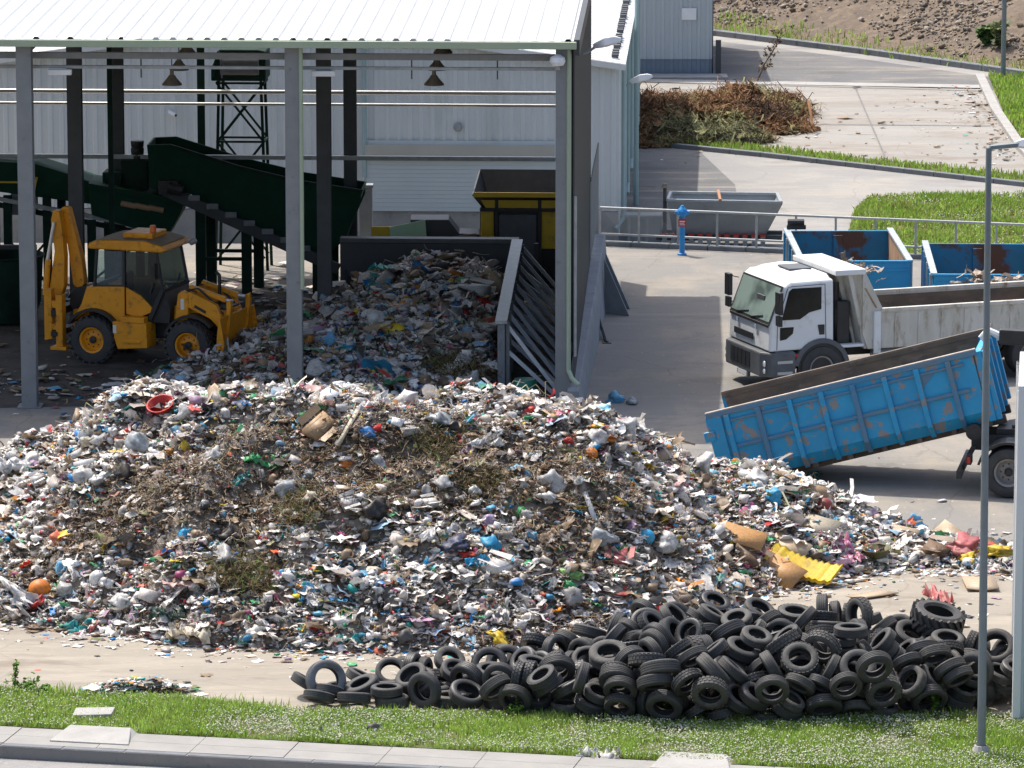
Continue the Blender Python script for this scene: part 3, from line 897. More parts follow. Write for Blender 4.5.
# ------------------------------------------------------------------ street lamps
def luminaire(mb, L, wd=.30):
    """flattened cobra head along +x"""
    sec = []
    for t, ww, h0, h1 in ((0, .05, -.04, .04), (.12, .6, -.06, .07), (.45, 1, -.07, .12), (.8, .85, -.06, .10), (1, .25, -.02, .04)):
        sec.append([(t * L, -wd / 2 * ww, h0 * .4), (t * L, -wd / 2 * ww * .6, h1), (t * L, wd / 2 * ww * .6, h1), (t * L, wd / 2 * ww, h0 * .4), (t * L, wd / 2 * ww * .7, h0), (t * L, -wd / 2 * ww * .7, h0)])
    n = 6
    vs = [p for s in sec for p in s]
    fs = [[i * n + k, i * n + (k + 1) % n, (i + 1) * n + (k + 1) % n, (i + 1) * n + k] for i in range(len(sec) - 1) for k in range(n)]
    fs += [list(range(n))[::-1], [(len(sec) - 1) * n + k for k in range(n)]]
    return mb.add(vs, fs)


LP = ground_at(981, 755)
lm = empty('street_lamp', LP, label='tall grey street lamp rising from the grass beside the tyre pile', cat='street lamp')
M['pole'] = nmat('lamp_pole', (0.19, 0.22, 0.23), (0.16, 0.185, 0.19), 3, .5, metal=.2)
MB().tube([(0, 0, .04), (0, 0, .9), (-.04, 0, 9.45)], [.07, .066, .045], 12).build('pole', M['pole'], lm, smooth=True)
MB().box((-.2, -.2, 0), (.2, .2, .05)).lathe([(.15, .05), (.1, .16), (.085, .16)], 12).build('base_plate', M['concrete_light'], lm, bevel=.01)
MB().tube([(-.04, 0, 9.4), (0, 0, 9.46), (.42, 0, 9.5)], .045, 10).build('arm', M['pole'], lm, smooth=True)
h = luminaire(MB(), .85, .34).build('lamp_head', M['lamp_white'], lm, smooth=True); h.location = (.36, 0, 9.5); h.rotation_euler = (0, R(-6), 0)
LP2 = gf(1003, 79)
lm2 = empty('street_lamp', LP2, label='distant thin grey lamp post by the upper road below the hillside', cat='street lamp')
MB().tube([(0, 0, 0), (0, 0, 8.5)], [.09, .06], 10).build('pole', M['pole'], lm2, smooth=True)
MB().tube([(0, 0, 8.45), (.5, 0, 8.55)], .05, 8).build('arm', M['pole'], lm2, smooth=True)
h = luminaire(MB(), .85, .34).build('lamp_head', M['lamp_white'], lm2, smooth=True); h.location = (.45, 0, 8.55)
for base, z, s, lb in ((shed(.40, 2.0), 7.55, 1.0, 'white wall lamp on an arm by the corner of the shed roof'), (bw(.1, 1.2), 3.65, 1.0, 'white lamp on an arm at the corner of the warehouse wall')):
    e = empty('wall_lamp', base + Vector((0, 0, z)), label=lb, cat='lamp')
    MB().tube([(-.05, 0, -.18), (.05, 0, -.15), (.22, -.1, -.02)], .03, 8).build('arm', M['galv'], e, smooth=True)
    h = luminaire(MB(), .62, .28).build('lamp_head', M['lamp_white'], e, smooth=True); h.location = (.16, -.08, -.02); h.rotation_euler = (0, R(-14), R(-8))
# slim pole at the back corner of the warehouse
sp = ground_at(636, 205, ZF)
o = MB().tube([(0, 0, 0), (0, 0, 7.4)], [.075, .06], 10).build('slim_pole', M['galv_teal'], None, smooth=True, loc=sp)
tag(o, 'slim teal pole standing at the side of the white warehouse', 'pole')


# ------------------------------------------------------------------ pieces of rubbish: unit shapes
def ico(sub):
    bm = bmesh.new()
    bmesh.ops.create_icosphere(bm, subdivisions=sub, radius=1.0)
    V = np.array([v.co[:] for v in bm.verts]); T = np.array([[v.index for v in f.verts] for f in bm.faces])
    bm.free()
    return V, T


def lumpy(V, r_, k1=2.0, a1=0.45, k2=5.0, a2=0.2):
    """crumple a ball: folds of several sizes"""
    out = V.copy()
    s = np.zeros(len(V))
    for k, a in ((k1, a1), (k2, a2), (k2 * 2, a2 * .6)):
        for _ in range(3):
            d = r_.normal(size=3); d /= np.linalg.norm(d)
            s += a * (1 - np.abs(np.sin(k * (V @ d) + r_.uniform(0, 6.28))) ** .6) / 1.6
    return out * (0.75 + s - s.mean())[:, None]


def grid_t(n, m):
    u, v = np.meshgrid(np.linspace(-1, 1, n), np.linspace(-1, 1, m), indexing='ij')
    i = np.arange(n * m).reshape(n, m)
    a, b, c, d = i[:-1, :-1].ravel(), i[1:, :-1].ravel(), i[1:, 1:].ravel(), i[:-1, 1:].ravel()
    return u.ravel(), v.ravel(), np.concatenate([np.stack([a, b, c], 1), np.stack([a, c, d], 1)])


def t_bag(r_, sub=2):
    V, T = ico(sub)
    V = lumpy(V, r_)
    V *= np.array([r_.uniform(.8, 1.2), r_.uniform(.6, 1.0), r_.uniform(.4, .75)])
    return V, T


def t_sheet(r_, n=6, amp=.35):
    u, v, T = grid_t(n, n)
    z = np.zeros_like(u)
    for _ in range(4):
        d = r_.normal(size=2) * 2.2
        z += amp / 2 * np.abs(np.sin(u * d[0] + v * d[1] + r_.uniform(0, 6)))
    z += r_.normal(0, amp * .22, len(u))
    x = u * (1 + r_.normal(0, .12, len(u))) ; y = v * r_.uniform(.5, .9) * (1 + r_.normal(0, .12, len(u)))
    return np.stack([x, y, z - z.mean()], 1), T


def t_strip(r_, n=7, wd=.14):
    u, v, T = grid_t(n, 2)
    c = np.cumsum(r_.normal(0, .22, n)); c2 = np.cumsum(r_.normal(0, .3, n))
    x = u; y = v * wd + np.repeat(c - c.mean(), 2); z = np.repeat(c2 - c2.mean(), 2)
    return np.stack([x, y, z], 1), T


def t_wad(r_):
    u, v, T = grid_t(5, 5)
    a = u * 1.9 + r_.normal(0, .5, len(u)); 
    x = u * .75 + r_.normal(0, .26, len(u)); y = v * .6 + .25 * np.sin(a * 2) + r_.normal(0, .2, len(u)); z = .38 * np.cos(a * 1.7 + v) + r_.normal(0, .22, len(u))
    return np.stack([x, y, z], 1) * .95, T


def t_box(r_):
    V = np.array([[x, y, z] for x in (-1, 1) for y in (-1, 1) for z in (-1, 1)], float)
    V *= np.array([1, r_.uniform(.5, .9), r_.uniform(.12, .6)])
    V += r_.normal(0, .09, V.shape)
    Q = [(0, 1, 3, 2), (4, 6, 7, 5), (0, 4, 5, 1), (2, 3, 7, 6), (0, 2, 6, 4), (1, 5, 7, 3)]
    T = np.array([t for q in Q for t in ((q[0], q[1], q[2]), (q[0], q[2], q[3]))])
    return V, T


def t_bottle(r_):
    prof = [(.0, -1), (.26, -.98), (.30, -.8), (.27, -.4), (.30, 0), (.29, .4), (.12, .75), (.11, .95), (0, .96)]
    n = 8
    V = np.array([[a * math.cos(2 * PI * k / n), a * math.sin(2 * PI * k / n), z] for k in range(n) for a, z in prof])
    V[:, 0] *= r_.uniform(.6, 1.0)
    V = V[:, [2, 0, 1]]
    m = len(prof); T = []
    for k in range(n):
        for i in range(m - 1):
            a, b, c, d = k * m + i, ((k + 1) % n) * m + i, ((k + 1) % n) * m + i + 1, k * m + i + 1
            T += [(a, b, c), (a, c, d)]
    return V, np.array(T)


tr_ = np.random.default_rng(3)
TB = [t_bag(tr_, 2) for _ in range(7)]
TB1 = [t_bag(tr_, 1) for _ in range(8)]
TS = [t_sheet(tr_, 6) for _ in range(8)]
TS1 = [t_sheet(tr_, 4, .5) for _ in range(8)]
TW = [t_wad(tr_) for _ in range(12)]
TT = [t_strip(tr_) for _ in range(8)]
TTW = [t_strip(tr_, 7, .03) for _ in range(8)]
TX = [t_box(tr_) for _ in range(6)]
TO = [t_bottle(tr_) for _ in range(3)]

PAL = np.array([   # plain colours of the things thrown away (linear)
    (.79, .77, .745), (.70, .665, .63), (.71, .63, .54), (.54, .49, .45), (.37, .33, .30),       # 0-4 whites, greys
    (.34, .24, .15), (.24, .165, .10), (.15, .10, .06), (.42, .30, .19), (.10, .075, .05),     # 5-9 card, earth
    (.025, .024, .024), (.055, .05, .048), (.11, .10, .09), (.035, .04, .055),                  # 10-13 blacks
    (.02, .20, .50), (.02, .30, .55), (.10, .40, .60), (.30, .47, .60),                        # 14-17 blues
    (.02, .25, .10), (.08, .38, .16), (.03, .36, .33),                                          # 18-20 greens, teal
    (.50, .03, .025), (.60, .12, .05), (.65, .25, .02), (.68, .50, .03),                        # 21-24 reds, orange, yellow
    (.50, .10, .22), (.42, .28, .40), (.55, .35, .33), (.16, .17, .06), (.24, .23, .10)])       # 25-29 pinks, lilac, olive
def weights(**k):
    wv = np.array([15, 12, 9, 9, 7, 6, 6, 6, 4, 4, 3, 4, 4, 2, 1.3, 1.3, 1.0, 1.6, .9, .9, .9, 1.5, .9, .9, 1.0, .8, .8, 1.4, 1.6, 1.4], float)
    for a, b in k.items():
        for i in {'white': range(0, 3), 'grey': range(3, 5), 'earth': range(5, 10), 'dark': range(10, 14), 'blue': range(14, 18), 'green': range(18, 21), 'warm': range(21, 25), 'pink': range(25, 28), 'olive': range(28, 30)}[a]:
            wv[i] *= b
    return wv / wv.sum()


def rot_mats(n, tilt, r_, nx=0, ny=0):
    """random turn about z, then a tilt of up to `tilt` about a level axis, then lean with the slope"""
    a = r_.uniform(0, 2 * PI, n); t = r_.normal(0, tilt, n); b = r_.uniform(0, 2 * PI, n)
    ca, sa, ct, st, cb, sb = np.cos(a), np.sin(a), np.cos(t), np.sin(t), np.cos(b), np.sin(b)
    Rz = np.zeros((n, 3, 3)); Rz[:, 0, 0] = ca; Rz[:, 0, 1] = -sa; Rz[:, 1, 0] = sa; Rz[:, 1, 1] = ca; Rz[:, 2, 2] = 1
    K = np.zeros((n, 3, 3)); K[:, 0, 2] = sb; K[:, 2, 0] = -sb; K[:, 1, 2] = -cb; K[:, 2, 1] = cb
    I = np.eye(3)[None]
    Rt = I + st[:, None, None] * K + (1 - ct)[:, None, None] * (K @ K)
    return Rt @ Rz


def assemble(groups, r_, var=.12):
    """groups: (templates, positions (n,3), sizes (n,), tilt, colours (n,3), second colours (n,3) or None, squash)"""
    VV, TT_, CC = [], [], []
    off = 0
    for tm, P, S, tilt, C, C2, sq in groups:
        n = len(P)
        if not n: continue
        which = r_.integers(0, len(tm), n)
        Rm = rot_mats(n, tilt, r_)
        for k, (tv, tt) in enumerate(tm):
            idx = np.where(which == k)[0]
            if not len(idx): continue
            sc_ = S[idx][:, None, None] * (1 + r_.normal(0, .15, (len(idx), 1, 3)))
            v = tv[None] * sc_
            v = np.einsum('nij,nkj->nki', Rm[idx], v)
            v[:, :, 2] *= sq
            v += P[idx][:, None, :]
            c = np.repeat(C[idx][:, None, :], len(tv), 1)
            if C2 is not None:
                d = r_.normal(size=(len(idx), 3))
                mk = ((v - P[idx][:, None, :]) * d[:, None, :]).sum(2) > (S[idx] * .25)[:, None]
                pick = (r_.random(len(idx)) < .35)[:, None] & mk
                c = np.where(pick[:, :, None], C2[idx][:, None, :], c)
            c = c * (1 + r_.normal(0, var, (len(idx), 1, 1)))
            VV.append(v.reshape(-1, 3)); CC.append(np.clip(c, .008, .8).reshape(-1, 3))
            TT_.append((tt[None] + (np.arange(len(idx)) * len(tv))[:, None, None] + off).reshape(-1, 3))
            off += len(idx) * len(tv)
    return np.concatenate(VV), np.concatenate(TT_), np.concatenate(CC)


# ------------------------------------------------------------------ the shape of the sunlit heap
def curve(pts, z=0.0):
    q = sorted([(ground_at(a, b, z).x, ground_at(a, b, z).y) for a, b in pts])
    return np.array([p[0] for p in q]), np.array([p[1] for p in q])


FX, FY = curve([(-160, 612), (-60, 616), (0, 622), (60, 630), (130, 638), (200, 646), (300, 650), (400, 652), (480, 652), (560, 650), (640, 645), (690, 632), (740, 606), (790, 590), (830, 584), (900, 570), (960, 572), (1010, 574), (1040, 572)])
RX = np.array([ground_at(a, b).x for a, b in ((-160, 540), (0, 540), (60, 540), (110, 540), (150, 540), (200, 540), (300, 540), (500, 540), (590, 540), (640, 545), (690, 545), (730, 545), (780, 545), (830, 545), (870, 545), (920, 545), (980, 545), (1040, 550))])
RH = np.array([.9, 1.55, 2.15, 2.7, 3.0, 3.15, 3.1, 3.0, 2.85, 2.35, 1.85, 1.6, 1.35, .98, .55, .28, .18, .12])
BX = np.array([-13, -9.5, -7.5, -5, 0, 1.8, 3.2, 4.5, 6, 7, 8, 9.5])
BY = np.array([93, 95.5, 98.5, 101.5, 101.8, 101, 98, 94.5, 93, 92, 90.5, 89.8])


def heap_z(x, y):
    f = np.interp(x, FX, FY) + .5 * (vnoise(x * .9, x * 0 + 3, 21) - .5); b = np.interp(x, BX, BY)
    cap = np.interp(x, RX, RH)
    s = (y - f); t = (b - y)
    wdt = np.clip(b - f, .5, None)
    front = cap * np.clip(s / np.minimum(5.6, wdt * .5), 0, 1) ** .85
    back = cap * np.clip(t / np.maximum(wdt - 6.0, wdt * .45), 0, 1) ** .9
    h = np.minimum(front, back)
    h = np.where((s < 0) | (t < 0), 0, h)
    am = np.clip(h / .8, 0, 1)
    h = h + am * (1.0 * (fbm(x * .33, y * .33, 3, 31) - .5) + .75 * (fbm(x * 1.1, y * 1.1, 3, 41) - .5) * np.clip(cap / 2, .3, 1) + .34 * (fbm(x * 2.6, y * 2.6, 2, 43) - .5))
    ex = np.clip((x + 14) / 2, 0, 1)
    return np.where((s < 0) | (t < 0), -0.05, np.clip(h, 0.0, None)) * ex


# heap in the shade of the shed, in the shed's own axes
def inner_z(x, y):
    dx, dy = x - SO.x, y - SO.y
    u = dx * SU.x + dy * SU.y; v = dx * SV.x + dy * SV.y
    lf = np.interp(v, [-1, 1, 4, 7, 10, 13.3], [-9.8, -9.6, -9.0, -8.2, -7.0, -6.2])
    rise = np.interp(v, [-.6, .5, 3, 7, 10, 12.2, 13.3], [.0, .40, .80, 1.00, 1.10, 1.05, .8])
    side = np.clip((u - lf) / 2.6, 0, 1); right = np.clip((-1.5 - u) / .4, 0, 1)
    h = rise * side ** .8 * np.clip(right, .0, 1)
    bulge = .12 * np.exp(-((u + 3.0) / 1.7) ** 2) * np.clip(v / 5, 0, 1) - .25 * np.clip(u + 2.4, 0, 1) * np.clip((v - 10) / 2, 0, 1)
    h = h * (1 + bulge)
    h = h + np.clip(h / .5, 0, 1) * (.5 * (fbm(x * .5, y * .5, 3, 51) - .5) + .35 * (fbm(x * 1.5, y * 1.5, 2, 61) - .5))
    ok = (v > -.8) & (v < 13.28) & (u > lf) & (u < -1.5)
    return np.where(ok, np.clip(h, 0, None), -.05)


def on_heap(px, py, fn=heap_z, far=118.0):
    """first point of the heap's surface seen at a place of the survey photograph"""
    g = ground_at(px, py)
    d = np.array([g.x, g.y, g.z - EYE])
    ts = np.linspace(.80, 1.0, 900)
    P = np.array([0, 0, EYE])[None] + ts[:, None] * d[None]
    z = fn(P[:, 0], P[:, 1])
    k = np.where(P[:, 2] <= z)[0]
    p = P[k[0]] if len(k) else P[-1]
    return Vector(p)


def slope_at(p, fn):
    e = .25
    a = fn(np.array([p.x - e, p.x + e, p.x, p.x]), np.array([p.y, p.y, p.y - e, p.y + e]))
    return Vector((-(a[1] - a[0]) / (2 * e), -(a[3] - a[2]) / (2 * e), 1)).normalized()


M['trash'] = amat('thrown_away_things', .5, .4, trans=.14, bump=.15, bscale=24)
M['film'] = amat('thin_plastic_film', .38, .45, trans=.25, bscale=24)
M['mound'] = nmat('waste_earth', (.20, .165, .13), (.14, .115, .09), 3, .95, c3=(.34, .30, .26), s3=7, lo3=.5, hi3=.65, bump=.6, bscale=30, world=True)


def base_mound(name, fn, x0, x1, y0, y1, step):
    X, Y = np.meshgrid(np.arange(x0, x1, step), np.arange(y0, y1, step))
    Z = fn(X, Y)
    Z = np.where(Z > 0, Z + .16 * (vnoise(X * 4, Y * 4, 71) - .5) + .1 * (vnoise(X * 9, Y * 9, 72) - .5) - .05, -.06)
    return X, Y, Z


def pile(name, fn, box, n, sizes, r_, label_kind, dens=None, wkw=None, brown=None, extra_lift=.5):
    x0, x1, y0, y1 = box
    X, Y, Z = base_mound(name, fn, x0, x1, y0, y1, .14)
    ny, nx = X.shape
    V0_ = np.stack([X.ravel(), Y.ravel(), Z.ravel()], 1)
    i = np.arange(ny * nx).reshape(ny, nx)
    a, b, c, d = i[:-1, :-1].ravel(), i[:-1, 1:].ravel(), i[1:, 1:].ravel(), i[1:, :-1].ravel()
    T0 = np.concatenate([np.stack([a, b, c], 1), np.stack([a, c, d], 1)])
    keep = (Z.ravel()[T0] > -.055).any(1)
    o = np_mesh(name, V0_, T0[keep], M['mound'], None, True)
    tag(o, kind='stuff')
    # scattered pieces
    px = r_.uniform(x0, x1, n * 4); py = r_.uniform(y0, y1, n * 4)
    pz = fn(px, py)
    ok = pz > .01
    px, py, pz = px[ok][:n], py[ok][:n], pz[ok][:n]
    n = len(px)
    br = brown(px, py) if brown is not None else np.zeros(n)     # how earthy the patch is
    S = np.clip(r_.lognormal(math.log(sizes[0]), sizes[1], n), .025, sizes[2])
    S *= np.where(br > .5, .75, 1)
    kind = r_.random(n)
    wts = weights(**(wkw or {}))
    col = PAL[r_.choice(len(PAL), n, p=wts)]
    colb = PAL[r_.choice(len(PAL), n, p=weights(white=.16, grey=.5, earth=3.2, dark=1.6, blue=.3, green=.3, warm=.35, pink=.4, olive=2.5))]
    m = r_.random(n) < np.clip(br * 1.1 - .12, 0.04, .88)
    col = np.where(m[:, None], colb, col)
    col = col * np.where(r_.random(n) < .25, r_.uniform(.65, 1, n), 1)[:, None]          # grime
    dirt = np.array([.26, .22, .185])
    mixv = (r_.random(n) ** 3 * .38)[:, None]
    col = col * (1 - mixv) + dirt * mixv
    col2 = PAL[r_.choice(len(PAL), n, p=weights(white=1.5, earth=.4))]
    P = np.stack([px, py, pz + S * r_.uniform(-.15, extra_lift, n)], 1)

    def sub(lo, hi, cond=None):
        q = (kind >= lo) & (kind < hi)
        return q if cond is None else q & cond
    big = S > sizes[0] * 1.3
    G = []
    for tm, q, f, tilt, c2, sq in ((TB, sub(0, .26, big), 1.0, .5, True, .9), (TB1, sub(0, .16, ~big), 1.0, .6, True, .9), (TW, sub(.16, .50, ~big), 1.15, .9, True, .9),
                                   (TS, sub(.26, .62, big), 1.25, .55, True, .9), (TS1, sub(.50, .62, ~big), 1.2, .7, True, 1),
                                   (TT, sub(.62, .76), 1.6, .6, False, .8), (TTW, sub(.76, .86), 2.6, .7, False, .7),
                                   (TX, sub(.86, .94), .8, .6, True, 1), (TO, sub(.94, 1.01), .7, .9, False, 1)):
        G.append((tm, P[q], S[q] * f, tilt, col[q] if tm is not TTW else np.minimum(colb[q], .3), col2[q] if c2 else None, sq))
    # matted strands where the waste is mostly cuttings and earth
    if brown is not None:
        k = r_.random(n) < br * .6
        sp = P[k] + r_.normal(0, .06, (k.sum(), 3)) * np.array((1, 1, .3)); sp[:, 2] += .03
        fc = np.array([(.22, .14, .08), (.16, .095, .055), (.19, .165, .075), (.30, .215, .13), (.12, .08, .05)])[r_.integers(0, 5, len(sp))] * r_.uniform(.6, 1.25, len(sp))[:, None]
        G.append((TTW, sp, r_.uniform(.08, .26, len(sp)), .45, fc, None, .6))
    Vv, Tt, Cc = assemble(G, r_)
    o2 = np_mesh('loose_rubbish', Vv, Tt, M['trash'], Cc)
    tag(o2, kind='stuff')
    return o, o2


def brown_main(x, y):
    a = .40 + .55 * (fbm(x * .42 + 3, y * .42, 3, 81) - .5)
    # the lower middle and the right shoulder are mostly rotted garden waste and earth
    u = np.exp(-((x + 4.0) / 2.6) ** 2 - ((y - 85.7) / 1.6) ** 2) * .52 + np.exp(-((x + 7.2) / 1.2) ** 2 - ((y - 87.5) / 1.0) ** 2) * .15
    u += np.exp(-((x + .2) / 2.0) ** 2 - ((y - 85.6) / 1.4) ** 2) * .3 + np.exp(-((x - 3.9) / 1.0) ** 2 - ((y - 88.0) / 1.6) ** 2) * .2
    u += np.exp(-((x + 2.2) / .9) ** 2 - ((y - 91) / 1.2) ** 2) * .25
    low = np.clip((88.5 - y) / 5, 0, 1) * .12
    return np.clip((a + u + low - .55) / .2, 0, 1)


tag_r = np.random.default_rng(100)
m_o, m_l = pile('garbage_heap', heap_z, (-13.6, 9.6, 81.6, 102), 105000, (.048, .55, .22), np.random.default_rng(101), '', brown=brown_main, wkw=dict(white=3.1, grey=1.2, dark=.55, earth=1.1, pink=2.6, warm=1.7, blue=1.7, green=1.5))
i_o, i_l = pile('waste_heap', inner_z, (-9.5, .6, 101, 119), 15000, (.078, .5, .32), np.random.default_rng(202), '', wkw=dict(white=2.0, dark=.9, blue=2, green=1.8, warm=2, earth=.7), brown=lambda x, y: np.clip((fbm(x * .6, y * .6, 3, 91) - .52) / .2, 0, .8))
m_l['label'] = 'mixed household rubbish covering the big sunlit heap'; i_l['label'] = 'mixed household rubbish on the shaded heap inside the shed'
m_o['label'] = 'big sunlit heap of household waste in front of the shed'; i_o['label'] = 'shaded heap of household waste against the bay wall'


def litter(name, pts, sizes, r_, wkw=None, label=None, brown=0.2):
    """loose bits lying on the ground"""
    P = np.array(pts); n = len(P)
    S = np.clip(r_.lognormal(math.log(sizes[0]), sizes[1], n), .015, sizes[2])
    col = PAL[r_.choice(len(PAL), n, p=weights(**(wkw or {})))]
    P = P.copy(); P[:, 2] += S * .25
    k = r_.random(n)
    G = [(TB1, P[k < .35], S[k < .35], .4, col[k < .35], None, .5), (TS1, P[(k >= .35) & (k < .8)], S[(k >= .35) & (k < .8)], .2, col[(k >= .35) & (k < .8)], None, .4),
         (TT, P[k >= .8], S[k >= .8] * 1.6, .2, col[k >= .8], None, .4)]
    Vv, Tt, Cc = assemble(G, r_)
    o = np_mesh(name, Vv, Tt, M['trash'], Cc)
    tag(o, label, kind='stuff')
    return o


lr = np.random.default_rng(303)
pts = []
xs_ = lr.uniform(-13, 9.5, 2600)
fy = np.interp(xs_, FX, FY)
ys_ = fy - np.abs(lr.exponential(.32, 2600)) + .15
pts += list(zip(xs_, ys_, np.zeros(2600)))
for _ in range(260):      # behind the right tail and around
    x = lr.uniform(2.5, 9.5); y = np.interp(x, BX, BY) + abs(lr.exponential(.5)); pts.append((x, y, 0))
for _ in range(110):
    p = ground_at(lr.uniform(-20, 1040), lr.uniform(425, 690)); pts.append((p.x, p.y, 0))
for _ in range(70):
    p = ground_at(lr.uniform(680, 1000), lr.uniform(575, 640)); pts.append((p.x, p.y, 0))
litter('yard_litter', pts, (.05, .5, .16), lr, dict(white=1.3), 'small bits of litter strewn round the sunlit heap')
pts = []
for _ in range(900):
    v = lr.uniform(-1.5, 16.5); u = lr.uniform(-14, -.2)
    if lr.random() < .35: u = lr.normal(-8.6, 1.0); v = lr.normal(1.2, 1.3)
    elif lr.random() < .5: v = lr.normal(14, 2.0); u = lr.normal(-8, 1.8)
    p = shed(u, v, .008); pts.append((p.x, p.y, .008))
for _ in range(120):
    p = shed(lr.normal(-12, 1), lr.normal(2.5, 1.2), .008); pts.append((p.x, p.y, .008))
litter('shed_litter', pts, (.085, .55, .3), lr, dict(blue=1.8, green=1.5, warm=1.4), 'rubbish strewn over the dark shed floor')
pts = []
for _ in range(420):      # small heap at the grass edge, lower left
    a = lr.normal(140, 26); p = ground_at(a, 692 + lr.normal(0, 1.5)); h = max(0, .22 * (1 - ((a - 140) / 60) ** 2)); pts.append((p.x, p.y, lr.uniform(0, h)))
litter('bottle_litter', pts, (.05, .4, .13), lr, dict(white=1.4, green=5, earth=.5), 'low pile of broken bottles and plastic at the edge of the grass')


# ------------------------------------------------------------------ grass
M['blade'] = amat('grass_blades', .6, .3, trans=.5, bscale=3)
M['petal'] = amat('clover_petals', .7, .2)


def in_poly(x, y, P):
    ins = np.zeros(len(x), bool)
    n = len(P)
    for i in range(n):
        x0, y0 = P[i][0], P[i][1]; x1, y1 = P[(i + 1) % n][0], P[(i + 1) % n][1]
        c = ((y0 > y) != (y1 > y)) & (x < (x1 - x0) * (y - y0) / (y1 - y0 + 1e-12) + x0)
        ins ^= c
    return ins


def poly_points(P, n, r_, xlim=None):
    A = np.array([(p[0], p[1]) for p in P])
    lo, hi = A.min(0), A.max(0)
    if xlim: lo[0] = max(lo[0], xlim[0]); hi[0] = min(hi[0], xlim[1])
    x = r_.uniform(lo[0], hi[0], n * 3); y = r_.uniform(lo[1], hi[1], n * 3)
    k = in_poly(x, y, A)
    return x[k][:n], y[k][:n]


def grass(name, P, n, hgt, wd, r_, z=0.0, xlim=None, label=None, dry=.15, patch=.5, zfn=None):
    x, y = poly_points(P, n, r_, xlim)
    n = len(x)
    pt = fbm(x * patch, y * patch, 3, 17)
    bare = fbm(x * patch * 1.7 + 9, y * patch * 1.7, 3, 19)
    kk = r_.random(n) < np.clip((bare - .27) / .12, .12, 1)
    x, y, pt = x[kk], y[kk], pt[kk]; n = len(x)
    h = hgt * (0.45 + 1.1 * pt) * r_.uniform(.55, 1.35, n)
    a = r_.uniform(0, 2 * PI, n); lean = r_.normal(0, .38, n) * h; lb = r_.uniform(0, 2 * PI, n)
    zz = np.full(n, z) if zfn is None else zfn(x, y)
    ww = wd * r_.uniform(.6, 1.4, n)
    dx, dy = np.cos(a) * ww, np.sin(a) * ww
    lx, ly = np.cos(lb) * lean, np.sin(lb) * lean
    V = np.zeros((n, 5, 3))
    V[:, 0] = np.stack([x - dx, y - dy, zz], 1); V[:, 1] = np.stack([x + dx, y + dy, zz], 1)
    V[:, 2] = np.stack([x - dx * .7 + lx * .4, y - dy * .7 + ly * .4, zz + h * .6], 1); V[:, 3] = np.stack([x + dx * .7 + lx * .4, y + dy * .7 + ly * .4, zz + h * .6], 1)
    V[:, 4] = np.stack([x + lx, y + ly, zz + h], 1)
    T = np.array([(0, 1, 3), (0, 3, 2), (2, 3, 4)])
    TT_ = (T[None] + (np.arange(n) * 5)[:, None, None]).reshape(-1, 3)
    g1, g2, g3 = np.array((.235, .39, .05)), np.array((.36, .50, .11)), np.array((.30, .27, .10))
    t = np.clip(fbm(x * patch * 2.2, y * patch * 2.2, 3, 23) * 1.6 - .3 + r_.normal(0, .18, n), 0, 1)[:, None]
    c = g1 * (1 - t) + g2 * t
    d = (r_.random(n) < dry * (.3 + 1.4 * (1 - pt)))[:, None]
    c = np.where(d, g3 * r_.uniform(.6, 1.1, n)[:, None], c) * r_.uniform(.75, 1.2, n)[:, None]
    C = np.repeat(c[:, None, :], 5, 1)
    o = np_mesh(name, V.reshape(-1, 3), TT_, M['blade'], C.reshape(-1, 3))
    return tag(o, label, kind='stuff')


def flowers(name, P, n, hgt, size, r_, z=0.0, xlim=None, label=None):
    x, y = poly_points(P, n * 3, r_, xlim)
    k = vnoise(x * 1.1, y * 1.1, 33) * .6 + vnoise(x * .4, y * .4, 34) * .4 + r_.normal(0, .13, len(x)) > .47
    x, y = x[k][:n], y[k][:n]; n = len(x)
    s = size * r_.uniform(.6, 1.3, n); zz = z + hgt * r_.uniform(.6, 1.25, n)
    O = np.array([(1, 0, 0), (0, 1, 0), (-1, 0, 0), (0, -1, 0), (0, 0, .9), (0, 0, -.7)])
    T = np.array([(0, 1, 4), (1, 2, 4), (2, 3, 4), (3, 0, 4), (1, 0, 5), (2, 1, 5), (3, 2, 5), (0, 3, 5)])
    V = np.stack([x, y, zz], 1)[:, None, :] + O[None] * s[:, None, None]
    TT_ = (T[None] + (np.arange(n) * 6)[:, None, None]).reshape(-1, 3)
    C = np.repeat((np.array((.60, .60, .46)) * r_.uniform(.7, 1.15, n)[:, None])[:, None, :], 6, 1)
    o = np_mesh(name, V.reshape(-1, 3), TT_, M['petal'], C.reshape(-1, 3))
    return tag(o, label, kind='stuff')


gr = np.random.default_rng(404)
FX_ = (-11, 12)
grass('grass', verge, 130000, .085, .009, gr, .01, FX_, 'front grass strip between pavement and tyre pile', dry=.12)
